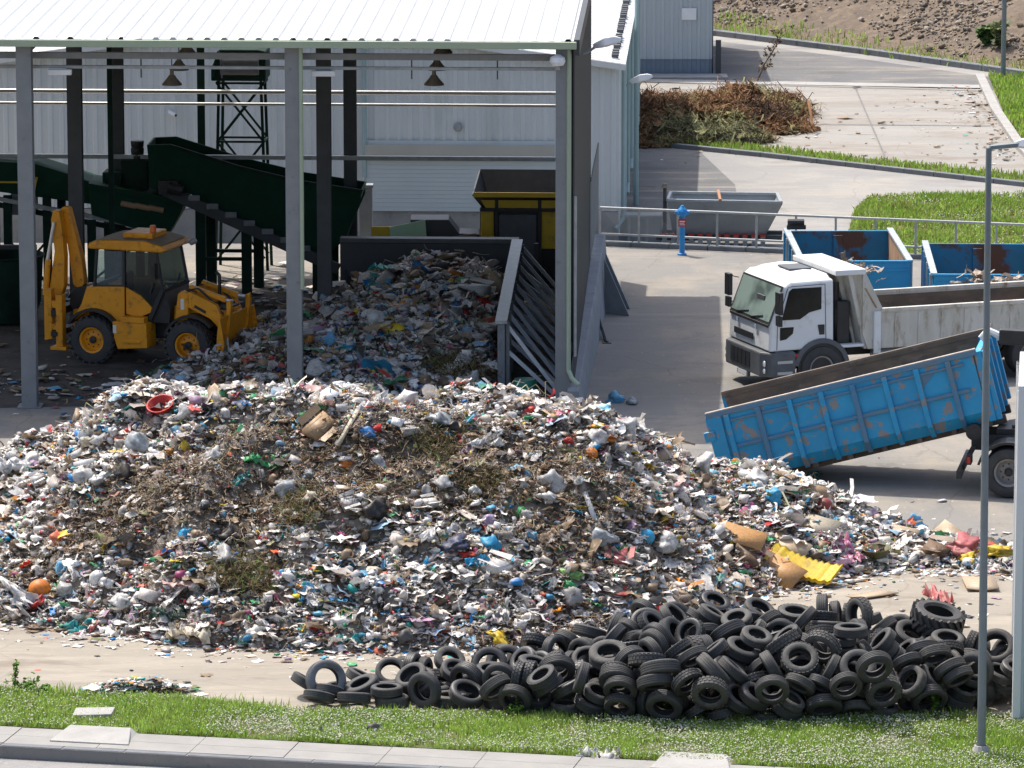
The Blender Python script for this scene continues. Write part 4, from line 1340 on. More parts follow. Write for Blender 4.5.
# a ragged taller fringe along the back of the strip
fr = []
vb = [(p.x, p.y) for p in verge_back]
for (x0, y0), (x1, y1) in zip(vb[:-1], vb[1:]):
    fr.append(((x0, y0), (x1, y1)))
edge = [Vector((x, y, 0)) for x, y in vb]
fringe = [p + Vector((0, .22, 0)) for p in edge] + [p - Vector((0, .35, 0)) for p in edge[::-1]]
grass('grass', fringe, 7000, .12, .011, gr, .0, FX_, 'taller ragged grass along the back edge of the front strip', dry=.1, patch=1.3)
flowers('clover_flowers', verge, 19000, .07, .0145, gr, .01, FX_, 'white clover flowers in the front grass')
grass('lawn_grass', lawn_c, 60000, .15, .022, gr, ZF + .03, (6, 20), 'unmown lawn beyond the railing', dry=.25)
flowers('clover_flowers', lawn_c, 4200, .12, .022, gr, ZF + .03, (6, 20), 'pale flowers in the lawn beyond the railing')
grass('grass', strip, 18000, .15, .022, gr, ZF + .06, (2, 24), 'thin grass strip between the pale concrete pad and the service road', dry=.2)
grass('grass', lawn_r, 16000, .18, .03, gr, ZF + .05, (13, 26), 'side lawn at the far right beyond the pale kerb', dry=.15)
# grass at the foot of the hill, then loose stone
hill_edge = [hk0 + hd * a + hn * b for a, b in ((-14, -1.6), (30, -1.6), (30, -.1), (12, .5), (4, .9), (-14, .9))]
def hz(x, y):
    ax = (x - hk0.x) * hd.x + (y - hk0.y) * hd.y; bx = (x - hk0.x) * hn.x + (y - hk0.y) * hn.y
    return np.maximum(hill_z(ax, bx), ZF) - .03
grass('grass', hill_edge, 13000, .24, .022, gr, 0, None, 'ragged grass along the foot of the stony hillside', dry=.35, patch=.7, zfn=hz)
# stones
n = 60000
a = gr.uniform(-12, 26, n); b = gr.uniform(.2, 26, n)
dens = fbm(a * .22, b * .22, 3, 5) + np.where(a > 12, -.10, .08) - np.clip(1.2 - b, 0, 3) * .1
k = dens + gr.normal(0, .06, n) > .5
a, b = a[k], b[k]; n = len(a)
X_ = hk0.x + hd.x * a + hn.x * b; Y_ = hk0.y + hd.y * a + hn.y * b
S = np.clip(gr.lognormal(math.log(.05), .6, n), .02, .17)
RC = np.array([(.25, .21, .17), (.21, .175, .14), (.29, .25, .205), (.18, .14, .10)])[gr.integers(0, 4, n)]
ico1 = ico(1)
TR = [(lumpy(ico1[0], np.random.default_rng(q), 1.5, .8, 3, .5), ico1[1]) for q in range(6)]
Vv, Tt, Cc = assemble([(TR, np.stack([X_, Y_, hill_z(a, b) + S * .2], 1), S, .6, RC, None, .8)], gr)
tag(np_mesh('rubble', Vv, Tt, amat('grey_stone', .9, .2, bscale=4), Cc), 'grey stones strewn over the hillside', kind='stuff')


# ------------------------------------------------------------------ garden waste on the pale pad
def gw_z(x, y):
    m = np.zeros_like(x)
    for px, py, rx, ry, h in ((690, 128, 2.5, 4.6, .95), (650, 128, 2.4, 5.0, .9), (735, 118, 1.9, 3.8, 1.0), (778, 112, 1.2, 2.6, .75), (705, 141, 2.2, 1.5, .62), (765, 130, 1.6, 1.6, .42), (620, 128, 2.6, 5, .9)):
        g = gf(px, py)
        d = ((x - g.x) / rx) ** 2 + ((y - g.y) / ry) ** 2
        m = np.maximum(m, h * .78 * np.clip(1 - d, 0, 1) ** .6)
    m = m + np.clip(m / .3, 0, 1) * (.7 * (fbm(x * .8, y * .8, 3, 61) - .5) + .4 * (fbm(x * 2.5, y * 2.5, 2, 62) - .5))
    return np.where(m > .02, ZF + np.clip(m, 0, None), ZF - .08)
X, Y = np.meshgrid(np.arange(0, 10, .12), np.arange(140, 160, .16))
Z = gw_z(X, Y)
M['brush'] = amat('dry_brushwood', .9, .15, trans=.1, bscale=6)
tag(grid_mesh('brushwood_heap', X, Y, Z - .05, nmat('rotted_cuttings', (.10, .06, .035), (.06, .04, .022), 1.2, .95, c3=(.16, .11, .06), s3=3, lo3=.5, hi3=.65, bump=.6, world=True)), 'brown heap of garden cuttings on the pale concrete pad', kind='stuff')
n = 42000
x = gr.uniform(0, 10, n); y = gr.uniform(140, 160, n); z = gw_z(x, y)
k = z > ZF + .02; x, y, z = x[k], y[k], z[k]; n = len(x)
gm = gf(715, 138); gr_m = np.exp(-(((x - gm.x) / 2.2) ** 2 + ((y - gm.y + 1.2) / 1.5) ** 2))
t = fbm(x * .9, y * .5, 3, 77)[:, None]
c = np.array((.17, .078, .042)) * (1 - t) + np.array((.29, .185, .095)) * t
c = np.where(t > .66, np.array((.23, .21, .10)), c); c = np.where(t < .36, np.array((.07, .045, .03)), c)
c = np.where((gr_m + gr.normal(0, .1, n) > .5)[:, None], np.array((.20, .20, .105)), c) * gr.uniform(.55, 1.3, n)[:, None]
S = gr.lognormal(math.log(.24), .45, n)
kk = gr.random(n) < .35
Vv, Tt, Cc = assemble([(TTW, np.stack([x, y, z + .03], 1)[~kk], S[~kk], .55, c[~kk], None, .8), (TS1, np.stack([x, y, z + .02], 1)[kk], S[kk] * .26, .7, c[kk], None, 1)], gr)
tag(np_mesh('brushwood', Vv, Tt, M['brush'], Cc), 'twigs and dead leaves of the brown garden waste heap', kind='stuff')
# a dead branch sticking out of it
bp_ = gf(757, 113); bz = 1.05 + ZF
mb = MB()
rb_ = random.Random(4)
p = Vector((0, 0, 0)); stem = [p.copy()]
for k in range(8):
    p = p + Vector((.10 + rb_.uniform(-.04, .04), rb_.uniform(-.04, .04), .19)); stem.append(p.copy())
mb.tube(stem, [.035 - .0035 * k for k in range(9)], 6)
leafV, leafT = [], []
for k in range(2, 9):
    for j in range(5):
        d = Vector((rb_.uniform(-1, 1), rb_.uniform(-1, 1), rb_.uniform(-.2, .9))).normalized()
        e = stem[k] + d * rb_.uniform(.15, .38)
        mb.bar(stem[k], e, .012)
        for q in range(3):
            c0 = stem[k].lerp(e, .4 + .3 * q); dd = Vector((rb_.uniform(-1, 1), rb_.uniform(-1, 1), rb_.uniform(-1, 1))) * .09
            ee = Vector((rb_.uniform(-1, 1), rb_.uniform(-1, 1), rb_.uniform(-1, 1))) * .07
            mb.add([c0, c0 + dd, c0 + dd + ee, c0 + ee], [(0, 1, 2, 3)])
tag(mb.build('dead_branch', nmat('dead_leaf', (.17, .12, .07), (.10, .075, .045), 6, .9), loc=(bp_.x, bp_.y, bz)), 'dead leafy branch sticking up from the brown garden waste heap', 'branch')
# bits blown along the pad's kerb
pts = []
for _ in range(230):
    q = gr.random(); a = Vector(gf(978, 88)).lerp(gf(1020, 160), q); pts.append((a.x - abs(gr.exponential(.55)), a.y + gr.normal(0, .8), ZF + .03))
for _ in range(160):
    p = gf(gr.uniform(640, 1000), gr.uniform(88, 165)); pts.append((p.x, p.y, ZF + .03))
litter('pad_litter', pts, (.055, .5, .2), gr, dict(white=.25, earth=5, blue=.3, warm=.2), 'dry leaves and scraps blown along the pad kerb')


# ------------------------------------------------------------------ shrubs and weeds
M['leaf'] = amat('shrub_leaves', .6, .3, trans=.3, bscale=5)
def shrub(name, loc, h, rad, n, label, cat='shrub', col=(.06, .13, .03), leaf=.06, stems=5, seed=0, group=None):
    r_ = np.random.default_rng(seed)
    e = empty(name, loc, label=label, cat=cat, group=group)
    mb = MB(); tips = []
    for k in range(stems):
        a = r_.uniform(0, 2 * PI); rr = rad * r_.uniform(.2, .9)
        pts_ = [(0, 0, 0), (rr * .4 * math.cos(a), rr * .4 * math.sin(a), h * .5), (rr * math.cos(a), rr * math.sin(a), h * r_.uniform(.75, 1))]
        mb.tube(pts_, [h * .018, h * .012, h * .005], 5); tips.append(pts_)
    mb.build('stem', M['brush_stem'], e)
    which = r_.integers(0, stems, n); t = r_.uniform(.15, 1.02, n)
    P = np.zeros((n, 3))
    for k, pts_ in enumerate(tips):
        q = np.array(pts_); m = which == k; tt = t[m][:, None]
        P[m] = np.where(tt < .5, q[0] + (q[1] - q[0]) * tt * 2, q[1] + (q[2] - q[1]) * (tt - .5) * 2)
    P += r_.normal(0, rad * .2, (n, 3)) * np.array((1, 1, .6))
    P[:, 2] = np.abs(P[:, 2])
    C = np.array(col) * r_.uniform(.6, 1.5, n)[:, None]
    Vv, Tt, Cc = assemble([(TS1, P, leaf * r_.uniform(.6, 1.3, n), .8, C, None, 1)], r_)
    o = np_mesh('foliage', Vv, Tt, M['leaf'], Cc, parent=e)
    return e
M['brush_stem'] = nmat('plant_stem', (.10, .12, .05), (.08, .09, .04), 5, .8)
def hill_pt(px, py, b=1.0):
    g = gf(px, py); bx = (g.x - hk0.x) * hn.x + (g.y - hk0.y) * hn.y; ax = (g.x - hk0.x) * hd.x + (g.y - hk0.y) * hd.y
    q = hk0 + hd * ax + hn * b
    return Vector((q.x, q.y, float(hill_z(np.array([ax]), np.array([b]))[0]) - .03))
shrub('shrub', hill_pt(966, 60, 1.2), 0.7, .3, 200, 'dark green bush at the foot of the hillside', leaf=.13, seed=1, col=(.10, .17, .05))
shrub('shrub', hill_pt(988, 62, 1.0), 1.0, .35, 160, 'thin pale bush at the foot of the hillside beside the darker bush', leaf=.11, seed=2, col=(.12, .15, .06))
wd_ = [(15, 690, .52, .10, 70, 'single tall green weed at the left end of the grass'), (26, 691, .22, .3, 120, 'low spreading weed clump beside the single tall weed'),
       (668, 716, .30, .12, 80, 'small bright green weed growing in front of the tyres, left of the pair'), (708, 718, .34, .2, 140, 'broad bright weed growing against the tyres near the lowest row'),
       (935, 716, .55, .18, 200, 'tall leafy weed at the foot of the street lamp'), (515, 717, .22, .2, 90, 'low weed growing at the middle of the tyre pile'), (45, 693, .14, .2, 60, 'low weed at the left of the bottle litter')]
for k, (px, py, h, rr, n, lb) in enumerate(wd_):
    shrub('weed', ground_at(px, py), h, rr, n, lb, 'weed', (.12, .23, .035), .028, 5 if rr > .15 else 2, 50 + k)
# dry clumps in the heap's face
# stone block lying in the grass
tag(MB().hexa([Vector(p) for p in ((-.32, -.22, -.05), (.32, -.22, -.05), (.36, .24, -.05), (-.3, .24, -.05), (-.31, -.21, .1), (.31, -.21, .12), (.34, .22, .13), (-.29, .22, .12))]).build('concrete_block', M['concrete_light'], loc=ground_at(93, 718), bevel=.015), 'pale concrete block lying in the grass at the left', 'block')


# ------------------------------------------------------------------ tyres
def tyre_mesh(name, r_, wd, tread=0, rr=.60):
    mb = MB()
    h = wd / 2; ri = r_ * rr
    prof = [(ri, -h * .60), (ri * 1.02, -h * .86), (ri * 1.12, -h * .97), (r_ * .80, -h * 1.0), (r_ * .90, -h * .93), (r_ * .965, -h * .78)]
    for t in (-.55, -.18, .18, .55):
        prof += [(r_ * .992, (t - .13) * h), (r_ * .992, (t + .09) * h), (r_ * .972, (t + .11) * h), (r_ * .972, (t + .2) * h)]
    prof += [(r_ * .965, h * .78), (r_ * .90, h * .93), (r_ * .80, h * 1.0), (ri * 1.12, h * .97), (ri * 1.02, h * .86), (ri, h * .60), (ri * 1.04, h * .58), (r_ * .82, h * .82), (r_ * .93, h * .6), (r_ * .94, 0),
             (r_ * .93, -h * .6), (r_ * .82, -h * .82), (ri * 1.04, -h * .58)]
    mb.lathe(prof, 36, closed=True)
    if tread:
        for q in range(26):
            for t in (-.62, 0, .62):
                mb.box((-.006, -.024, -h * .22), (r_ * .028, .024, h * .22), Matrix.Rotation(2 * PI * (q + (.5 if t == 0 else 0)) / 26, 4, 'Z') @ Matrix.Translation((r_ * .985, 0, t * h)))
    return mb


tm_ = []
rubber = [M['rubber'], nmat('grey_dusty_rubber', (.075, .072, .068), (.05, .048, .046), 4, .75, c3=(.15, .14, .12), s3=5, lo3=.52, hi3=.8, bump=.15, bscale=60), nmat('jet_rubber', (.026, .026, .027), (.036, .036, .036), 4, .5, c3=(.05, .048, .043), s3=7, lo3=.56, hi3=.8, bump=.15, bscale=60)]
SIZES = [(.275, .17), (.26, .155), (.295, .185), (.245, .15), (.325, .215)]
for k, (r_, wd) in enumerate(SIZES):
    row = []
    for j_, m in enumerate(rubber):
        o = tyre_mesh('car_tyre', r_, wd, 1 if (k + j_) % 5 == 3 else 0, (.60, .64, .56)[(k + j_) % 3]).build('car_tyre', m, smooth=True)
        row.append(o.data); bpy.data.objects.remove(o)
    tm_.append(row)

# where each tyre came to rest: size, x, y, z (cm), turn (quaternion / 99)
TYRES = (
    '2,778,-3,30,6,78,-41,-43 1,758,-172,8,40,0,0,-91 0,573,-148,28,48,-70,-3,51 2,732,-37,30,24,69,8,66 2,208,-66,30,6,-44,-53,-71 '
    '0,1001,184,66,44,-82,-25,-24 0,787,-122,29,7,-51,-66,53 1,609,-104,8,77,0,0,62 2,223,22,10,0,67,73,0 2,250,-47,10,15,0,0,98 3,950,-146,16,90,4,18,-37 '
    '1,743,22,35,22,21,-94,-2 0,331,-58,9,89,0,0,42 0,865,-111,9,0,64,76,0 2,1035,-74,10,0,0,0,-99 2,527,-50,48,11,-65,-5,74 4,740,90,24,73,-8,-18,-64 '
    '1,481,-12,38,2,-17,95,21 3,524,-163,25,43,89,0,-7 2,699,-123,10,0,-71,69,0 2,396,60,34,51,-63,57,-3 0,1013,-52,37,3,-68,70,15 '
    '0,563,-128,28,70,-47,-51,-8 1,716,-27,26,66,-8,69,-24 0,440,-103,9,69,0,0,-71 2,104,-1,21,34,-15,-14,90 1,688,-179,16,6,-53,83,-14 '
    '2,380,111,31,23,39,-65,-59 0,869,-77,27,90,0,0,41 2,384,-36,10,87,0,0,-47 3,904,-167,20,32,-7,-25,-90 2,477,31,20,52,12,15,82 0,93,-58,16,97,-13,4,13 '
    '2,199,-7,26,29,-28,89,14 3,1022,-94,38,89,27,15,-32 0,931,-35,43,18,54,-72,37 0,685,72,29,80,46,-35,11 2,149,22,10,0,55,-82,0 '
    '1,439,-49,19,29,20,-6,-92 2,824,-133,31,14,-56,-59,55 3,882,-66,44,74,0,0,65 2,1074,-106,21,68,20,0,69 0,680,-68,26,16,0,0,-98 '
    '1,533,58,47,19,-78,-32,50 2,1032,-39,56,9,10,-12,97 2,794,-19,35,23,54,-70,-37 3,852,-112,38,51,5,-28,80 2,962,-99,44,93,25,21,-8 '
    '0,102,58,21,82,8,22,50 1,492,-89,28,56,75,-26,16 1,822,-32,31,90,1,37,-19 1,896,-163,39,30,94,0,0 0,880,-71,61,45,0,0,88 0,154,-48,9,45,0,0,88 '
    '2,480,-126,21,7,-93,28,18 3,752,-137,22,17,-21,23,92 1,692,-148,45,41,86,24,8 0,355,-119,28,45,77,-41,8 2,785,84,52,58,-7,13,79 '
    '1,491,-128,36,28,19,-7,93 1,534,-103,27,72,25,44,46 0,468,97,50,68,-44,54,15 2,1024,-155,30,33,77,-43,32 0,525,-163,52,44,86,-20,3 '
    '3,744,-138,38,11,-19,92,-29 0,342,67,45,33,-54,66,38 1,36,-57,18,9,2,-97,18 3,725,7,62,8,42,89,5 0,1112,-91,28,5,-50,-49,70 2,623,1,68,26,94,12,-9 '
    '2,423,109,49,76,44,46,7 0,295,76,18,69,-4,17,69 2,389,-78,23,57,17,-18,77 2,790,-176,25,91,3,29,-27 1,652,-176,22,4,-76,56,-28 '
    '0,423,13,45,29,40,-80,-31 0,679,178,84,51,-75,-39,-7 4,574,-43,60,11,-98,-8,-7 2,563,69,76,10,-1,33,93 3,802,-80,24,0,-97,22,0 '
    '2,852,-182,27,63,-26,23,68 2,313,47,45,25,-45,-72,-43 1,146,-49,26,86,0,0,-49 3,798,-189,38,24,-81,-49,17 4,279,-24,35,20,71,39,-54 '
    '3,237,63,20,79,-27,-6,-53 0,886,-79,78,0,-98,14,0 0,332,102,40,86,39,-24,-20 0,404,109,29,8,54,-34,76 2,580,-187,68,42,-5,-23,-87 '
    '2,624,223,79,10,-4,50,-85 2,595,-188,31,36,-30,-38,-78 1,666,199,73,30,12,37,-86 1,692,233,104,36,21,-11,89 0,1031,-124,56,83,0,44,-31 '
    '0,408,-114,46,16,-63,70,-24 1,150,81,25,1,-8,90,40 2,760,-36,79,57,39,-49,-51 0,925,-75,82,75,-2,60,23 1,258,33,37,26,-81,-51,1 '
    '1,205,70,27,4,68,-20,69 3,748,51,68,88,5,-41,-18 0,528,6,62,4,70,-69,12 0,740,-193,46,28,29,-9,90 3,887,-88,95,48,0,0,-87 2,672,19,65,92,-13,35,7 '
    '3,646,-118,27,81,7,1,-57 2,615,-151,38,33,40,40,75 0,604,47,85,80,6,48,-32 0,13,16,23,88,2,28,37 2,441,-108,41,47,16,-19,-83 2,277,-76,25,2,-15,21,-95 '
    '0,1121,41,60,50,-49,67,-20 0,718,-45,68,88,4,-17,-43 3,399,-136,66,3,-89,-33,-28 1,466,-59,50,76,17,58,17 2,716,-187,40,3,-83,45,29 '
    '0,1002,-134,28,66,-25,-37,-59 1,247,94,41,72,34,-8,59 2,185,67,32,68,33,63,9 1,814,-180,62,80,-8,33,48 0,797,85,87,97,17,2,-3 '
    '0,235,-15,47,62,-2,-76,-9 2,1153,-78,37,14,-15,14,-96 1,669,-116,54,22,-85,44,13 3,885,-85,111,0,-65,-75,0 0,186,-13,39,31,-52,78,6 '
    '0,900,-89,128,0,-69,-71,0 3,992,99,73,59,48,-15,-62 2,284,95,51,25,-78,-52,21 1,533,188,55,26,-22,-82,-43 2,482,43,55,83,5,18,51 '
    '0,330,-65,47,21,-31,-56,-72 4,508,-68,85,23,3,-21,94 0,832,-93,62,92,4,-30,20 1,502,110,50,46,27,-47,69 2,991,-109,55,73,29,-12,59 '
    '2,717,94,74,66,17,16,69 3,315,-2,45,10,-98,9,2 3,569,175,80,39,74,11,-51 1,741,-135,56,31,89,31,7 0,993,-160,60,41,44,10,-78 '
    '2,947,-186,51,46,68,51,-19 3,52,-23,19,15,28,-92,18 2,629,-107,67,12,92,-12,33 0,700,-114,72,15,-96,10,18 3,796,-98,60,66,-11,-24,69 '
    '0,499,149,47,20,91,-30,-12 2,770,-145,81,44,-32,-80,23 2,1108,-23,59,30,90,10,-27 1,361,-96,56,11,-65,7,73 2,434,-28,58,8,51,1,84 '
    '1,391,131,62,84,-19,22,44 2,664,-46,83,48,66,-24,-51 1,946,-142,50,25,-9,-90,-32 1,1132,-58,26,42,-52,-73,3 3,869,-129,54,23,-9,37,-88 '
    '3,818,-44,81,78,-1,45,41 0,798,-100,94,8,-68,64,-31 3,1060,-82,70,30,-9,90,27 2,520,-148,64,26,63,63,-36 0,912,-127,58,86,26,31,-29 '
    '2,1155,51,42,5,-16,-92,32 3,650,77,83,89,34,14,20 0,953,-54,100,31,-35,-18,85 0,874,-19,87,1,-68,-72,6 0,895,198,86,47,-59,-47,43 '
    '2,872,64,100,29,-6,-10,-94 3,848,-175,60,52,7,33,77 0,572,-121,64,98,-12,6,-4 0,942,-151,69,30,-89,18,28 0,814,140,71,25,-8,25,92 '
    '0,820,-133,75,13,-33,90,21 1,1169,93,52,87,17,-42,10 0,60,19,37,59,-4,-42,67 2,837,-46,89,86,-31,32,-22 1,1166,-25,49,51,63,56,8 '
    '1,1083,-114,35,20,-55,-80,-4 1,379,-93,57,16,74,0,64 2,517,80,78,17,88,3,43 1,166,-40,50,72,7,-14,-66 4,673,-186,87,9,-81,-39,40 '
    '2,946,11,77,45,-14,-86,-14 2,615,35,96,86,18,45,-11 2,542,-99,80,34,-47,32,74 0,997,4,70,4,-93,-6,-34 3,897,-150,70,66,11,39,-62 '
    '2,722,-13,86,87,-2,-19,-44 3,728,93,88,27,-23,7,-92 2,646,-53,83,69,-19,67,8 1,752,-95,65,80,-21,-45,-31 0,567,16,80,54,74,-18,-34 '
    '1,449,62,37,65,-54,-48,18 2,102,-22,40,27,20,-1,-93 1,1162,13,52,33,17,55,-73 2,814,-150,95,82,32,18,-41 0,323,-101,42,91,-27,-30,-2 '
    '4,1059,20,72,96,11,7,-21 2,1101,-119,69,24,54,52,-60 0,938,89,102,11,-51,82,-18 2,868,121,83,11,51,-84,3 3,518,-129,69,40,85,24,-19 '
    '0,616,-86,73,61,-34,-9,69 2,423,-80,65,42,74,46,-20 4,1145,-1,78,30,5,-39,86 2,484,-132,79,8,79,8,58 2,870,179,100,66,15,-69,-21 '
    '0,581,-54,98,25,73,28,-55 1,1070,-150,65,33,89,26,13 2,789,-99,111,12,26,-19,-93 1,757,157,75,23,-92,16,25 3,546,106,86,44,81,-31,-19 '
    '1,794,46,92,69,68,-20,-1 2,725,-78,95,73,21,5,63 4,589,-177,87,95,-23,-2,13 1,1083,58,70,72,-24,58,27 0,1034,113,73,50,-7,12,84 '
    '3,698,140,76,60,13,-50,-59 1,1144,-93,56,11,-97,3,17 2,568,-138,93,0,3,97,-18 4,705,13,100,52,-36,8,75 0,644,-159,56,61,57,-37,-37 '
    '3,972,-53,72,38,9,90,8 2,915,-11,100,73,37,-52,-21 3,1105,15,78,15,79,-4,58 0,1036,-103,90,54,-10,-31,-77 3,961,-53,83,74,26,-29,-52 '
    '1,642,-151,100,16,81,-43,34 1,643,8,103,1,34,38,-85 0,774,126,93,86,-34,-24,26 2,667,-218,58,2,15,84,-49 1,583,98,98,36,-59,-71,6 '
    '0,666,38,96,27,69,64,-15 1,445,145,60,38,-38,-14,-82 2,907,-172,87,11,-30,-85,-40 1,885,-210,66,85,-48,-14,-7 0,105,-80,46,53,-14,-19,-80 '
    '3,864,-154,81,37,-49,-16,76 1,1062,-47,85,18,53,77,-27 0,1066,7,89,72,6,12,-67 3,369,16,58,55,43,3,-70 2,923,42,124,52,-68,24,-44 '
    '2,930,-217,98,84,-50,-5,13 1,631,-206,72,68,-47,4,55 3,762,219,84,37,-34,-78,35 0,676,-106,99,71,-25,-21,61 3,990,-130,85,22,19,91,-25 '
    '3,610,96,108,46,44,-72,-25 0,1019,-82,93,31,94,2,9 1,665,137,98,75,11,30,57 2,466,81,88,20,-42,-87,-4 2,1010,58,87,23,-95,3,16 '
    '1,540,-10,86,7,83,-52,11 3,834,65,113,43,25,85,-3 1,474,-7,64,1,-11,-94,-30 3,618,-86,97,55,-35,-6,74 0,748,42,94,13,87,22,40 '
    '2,525,153,78,55,-8,78,-26 1,684,106,112,79,15,20,55 0,576,-82,91,56,-57,14,-57 2,963,73,91,62,-40,-9,65 2,481,156,72,17,96,-16,-11 '
    '2,388,-37,62,15,13,-3,97 3,1168,-99,64,19,-18,-95,-9 1,722,68,112,0,-57,-79,-20 1,733,128,106,11,93,-32,-4 0,1106,-79,70,20,31,-13,-91 '
    '3,858,14,99,26,85,-40,18 1,867,107,108,14,98,-5,-3 0,1058,-143,76,35,82,42,7 1,960,4,85,48,47,6,73 0,622,176,93,33,36,-1,86 2,576,135,90,92,37,2,6 '
    '0,764,174,104,18,-96,-5,18 1,462,-154,69,38,62,50,44 2,427,29,77,92,-5,18,31 0,706,-168,83,34,30,-88,-8 0,586,-35,104,6,-50,-61,60 '
    '3,783,14,94,12,94,-24,18 0,766,-225,64,37,66,-55,33 3,915,195,85,68,-6,-71,-10 3,799,-44,108,40,31,-6,-85 2,852,-121,108,63,-19,48,56 '
    '2,824,162,99,4,2,-99,-8 0,574,198,95,26,23,45,81 1,748,-66,113,20,-84,-48,3 ')
# tyres deeper in the pile, seen only from the side
DEEP = (
    '2,490,-34,10,57,0,0,81 0,431,20,9,64,0,0,-76 3,978,-23,17,90,10,16,-37 2,1118,-4,22,13,-96,-9,-20 2,1142,38,10,0,-99,-8,0 2,680,112,30,56,-9,-43,69 '
    '2,642,160,40,83,-13,-51,14 0,622,-70,21,5,-33,-90,24 2,564,-76,30,43,67,-59,3 1,534,2,26,12,70,-1,69 2,1088,-37,22,74,22,-6,-62 '
    '3,509,69,25,13,-45,-53,69 3,634,-18,25,87,28,37,12 2,698,54,65,78,46,-37,12 1,752,-54,26,63,-58,-40,30 0,634,-36,44,38,-23,36,-81 '
    '3,426,79,26,58,-54,12,57 1,68,41,8,0,80,58,0 2,670,-70,44,0,-89,44,0 3,911,-119,31,81,27,-14,47 3,1078,-59,52,39,-8,46,-78 3,491,38,33,18,17,9,95 '
    '1,279,30,8,0,-99,4,0 4,637,120,69,12,23,12,-95 0,986,-50,62,32,-61,67,-23 2,555,154,32,92,-34,3,-10 2,781,39,48,65,-58,-4,-46 '
    '2,682,223,65,49,32,-38,70 3,963,66,69,5,34,-24,-90 3,770,109,64,17,97,-9,0 0,719,-95,43,10,-30,19,-92 3,314,0,30,6,-69,70,8 2,823,123,60,10,34,89,-24 '
    '0,826,47,72,26,30,-19,-89 3,573,132,62,82,31,19,-41 0,793,-55,56,28,10,30,-90 1,617,177,70,84,24,14,44 2,734,191,65,6,0,0,99 4,880,7,64,54,5,4,83 '
    '1,924,129,65,95,24,5,12 0,787,204,66,82,-8,-49,-25 3,377,13,35,87,33,-27,-20 1,361,-33,44,99,0,0,5 0,833,186,83,1,-52,84,8 1,728,200,83,6,0,0,99 ')

TY = [[int(q) for q in s.split(',')] for s in TYRES.split()]


def pile_pt(x, y, z):
    return Vector((-3.45 + x * .985, 78.55 + .03 * x + y * .97, z))


n_same = {}
for k, (s, x, y, z, qw, qx, qy, qz) in enumerate(TY):
    p = pile_pt(x / 100, y / 100, z / 100)
    rr, ww = SIZES[s]
    axz = abs(2 * (qy * qz - qw * qx)) / 9801 if False else abs(1 - 2 * (qx * qx + qy * qy) / 9801.0)
    top = p.z + rr * math.sqrt(max(0, 1 - axz * axz)) + ww / 2 * axz
    if p.x < -3.42 or top > float(np.interp(p.x, [-4, -2.2, -.2, 1.45, 2.25, 3.0, 3.75, 5.6, 6.4, 7.2, 8.0], [.56, .60, .80, 1.08, 1.36, 1.66, 1.78, 1.74, 1.50, 1.42, 1.15])): continue
    from mathutils import Quaternion
    q = Quaternion((qw, qx, qy, qz)).normalized()
    r_ = random.Random(k)
    o = bpy.data.objects.new('car_tyre', tm_[s][r_.choices((0, 1, 2), (5, 3, 3))[0]])
    COL.objects.link(o)
    o.location = p
    o.rotation_mode = 'QUATERNION'
    o.rotation_quaternion = q
    ax = q @ Vector((0, 0, 1))
    cosv = abs(ax.normalized().dot(Vector((0, -.985, .17))))
    pose = 'lying flat' if abs(ax.z) > .86 else ('facing the road' if cosv > .72 else ('seen edge-on' if abs(ax.z) < .4 and cosv < .4 else 'tilted'))
    xx = x / 100
    where = 'in the left tail of the pile' if xx < 2.6 else ('in the pile left of its crest' if xx < 5 else ('in the middle of the pile' if xx < 8.4 else 'at the right end of the pile'))
    hh = float(np.interp(xx, [0, 3, 6, 9, 12], [.5, .75, 1.35, 1.3, .8]))
    lvl = 'low down' if z / 100 < hh * .38 else ('high up' if z / 100 > hh * .72 else 'half-way up')
    size = {4: 'large ', 3: 'small '}.get(s, '')
    tag(o, f'{size}worn black tyre {pose} {lvl} {where}', 'tyre', 'worn car tyres dumped in the pile')

# the few tyres deeper in the pile are one object
deep = MB()
for row in DEEP.split():
    s, x, y, z, qw, qx, qy, qz = [int(q) for q in row.split(',')]
    deep_q = Quaternion((qw, qx, qy, qz)).normalized().to_matrix().to_4x4()
    me_ = tm_[s][0]
    deep.add([v.co[:] for v in me_.vertices], [list(p.vertices) for p in me_.polygons], Matrix.Translation(pile_pt(x / 100, y / 100, z / 100)) @ deep_q)
tag(deep.build('tyre_pile', rubber[0], smooth=True), 'black tyres deep inside the pile', kind='stuff')


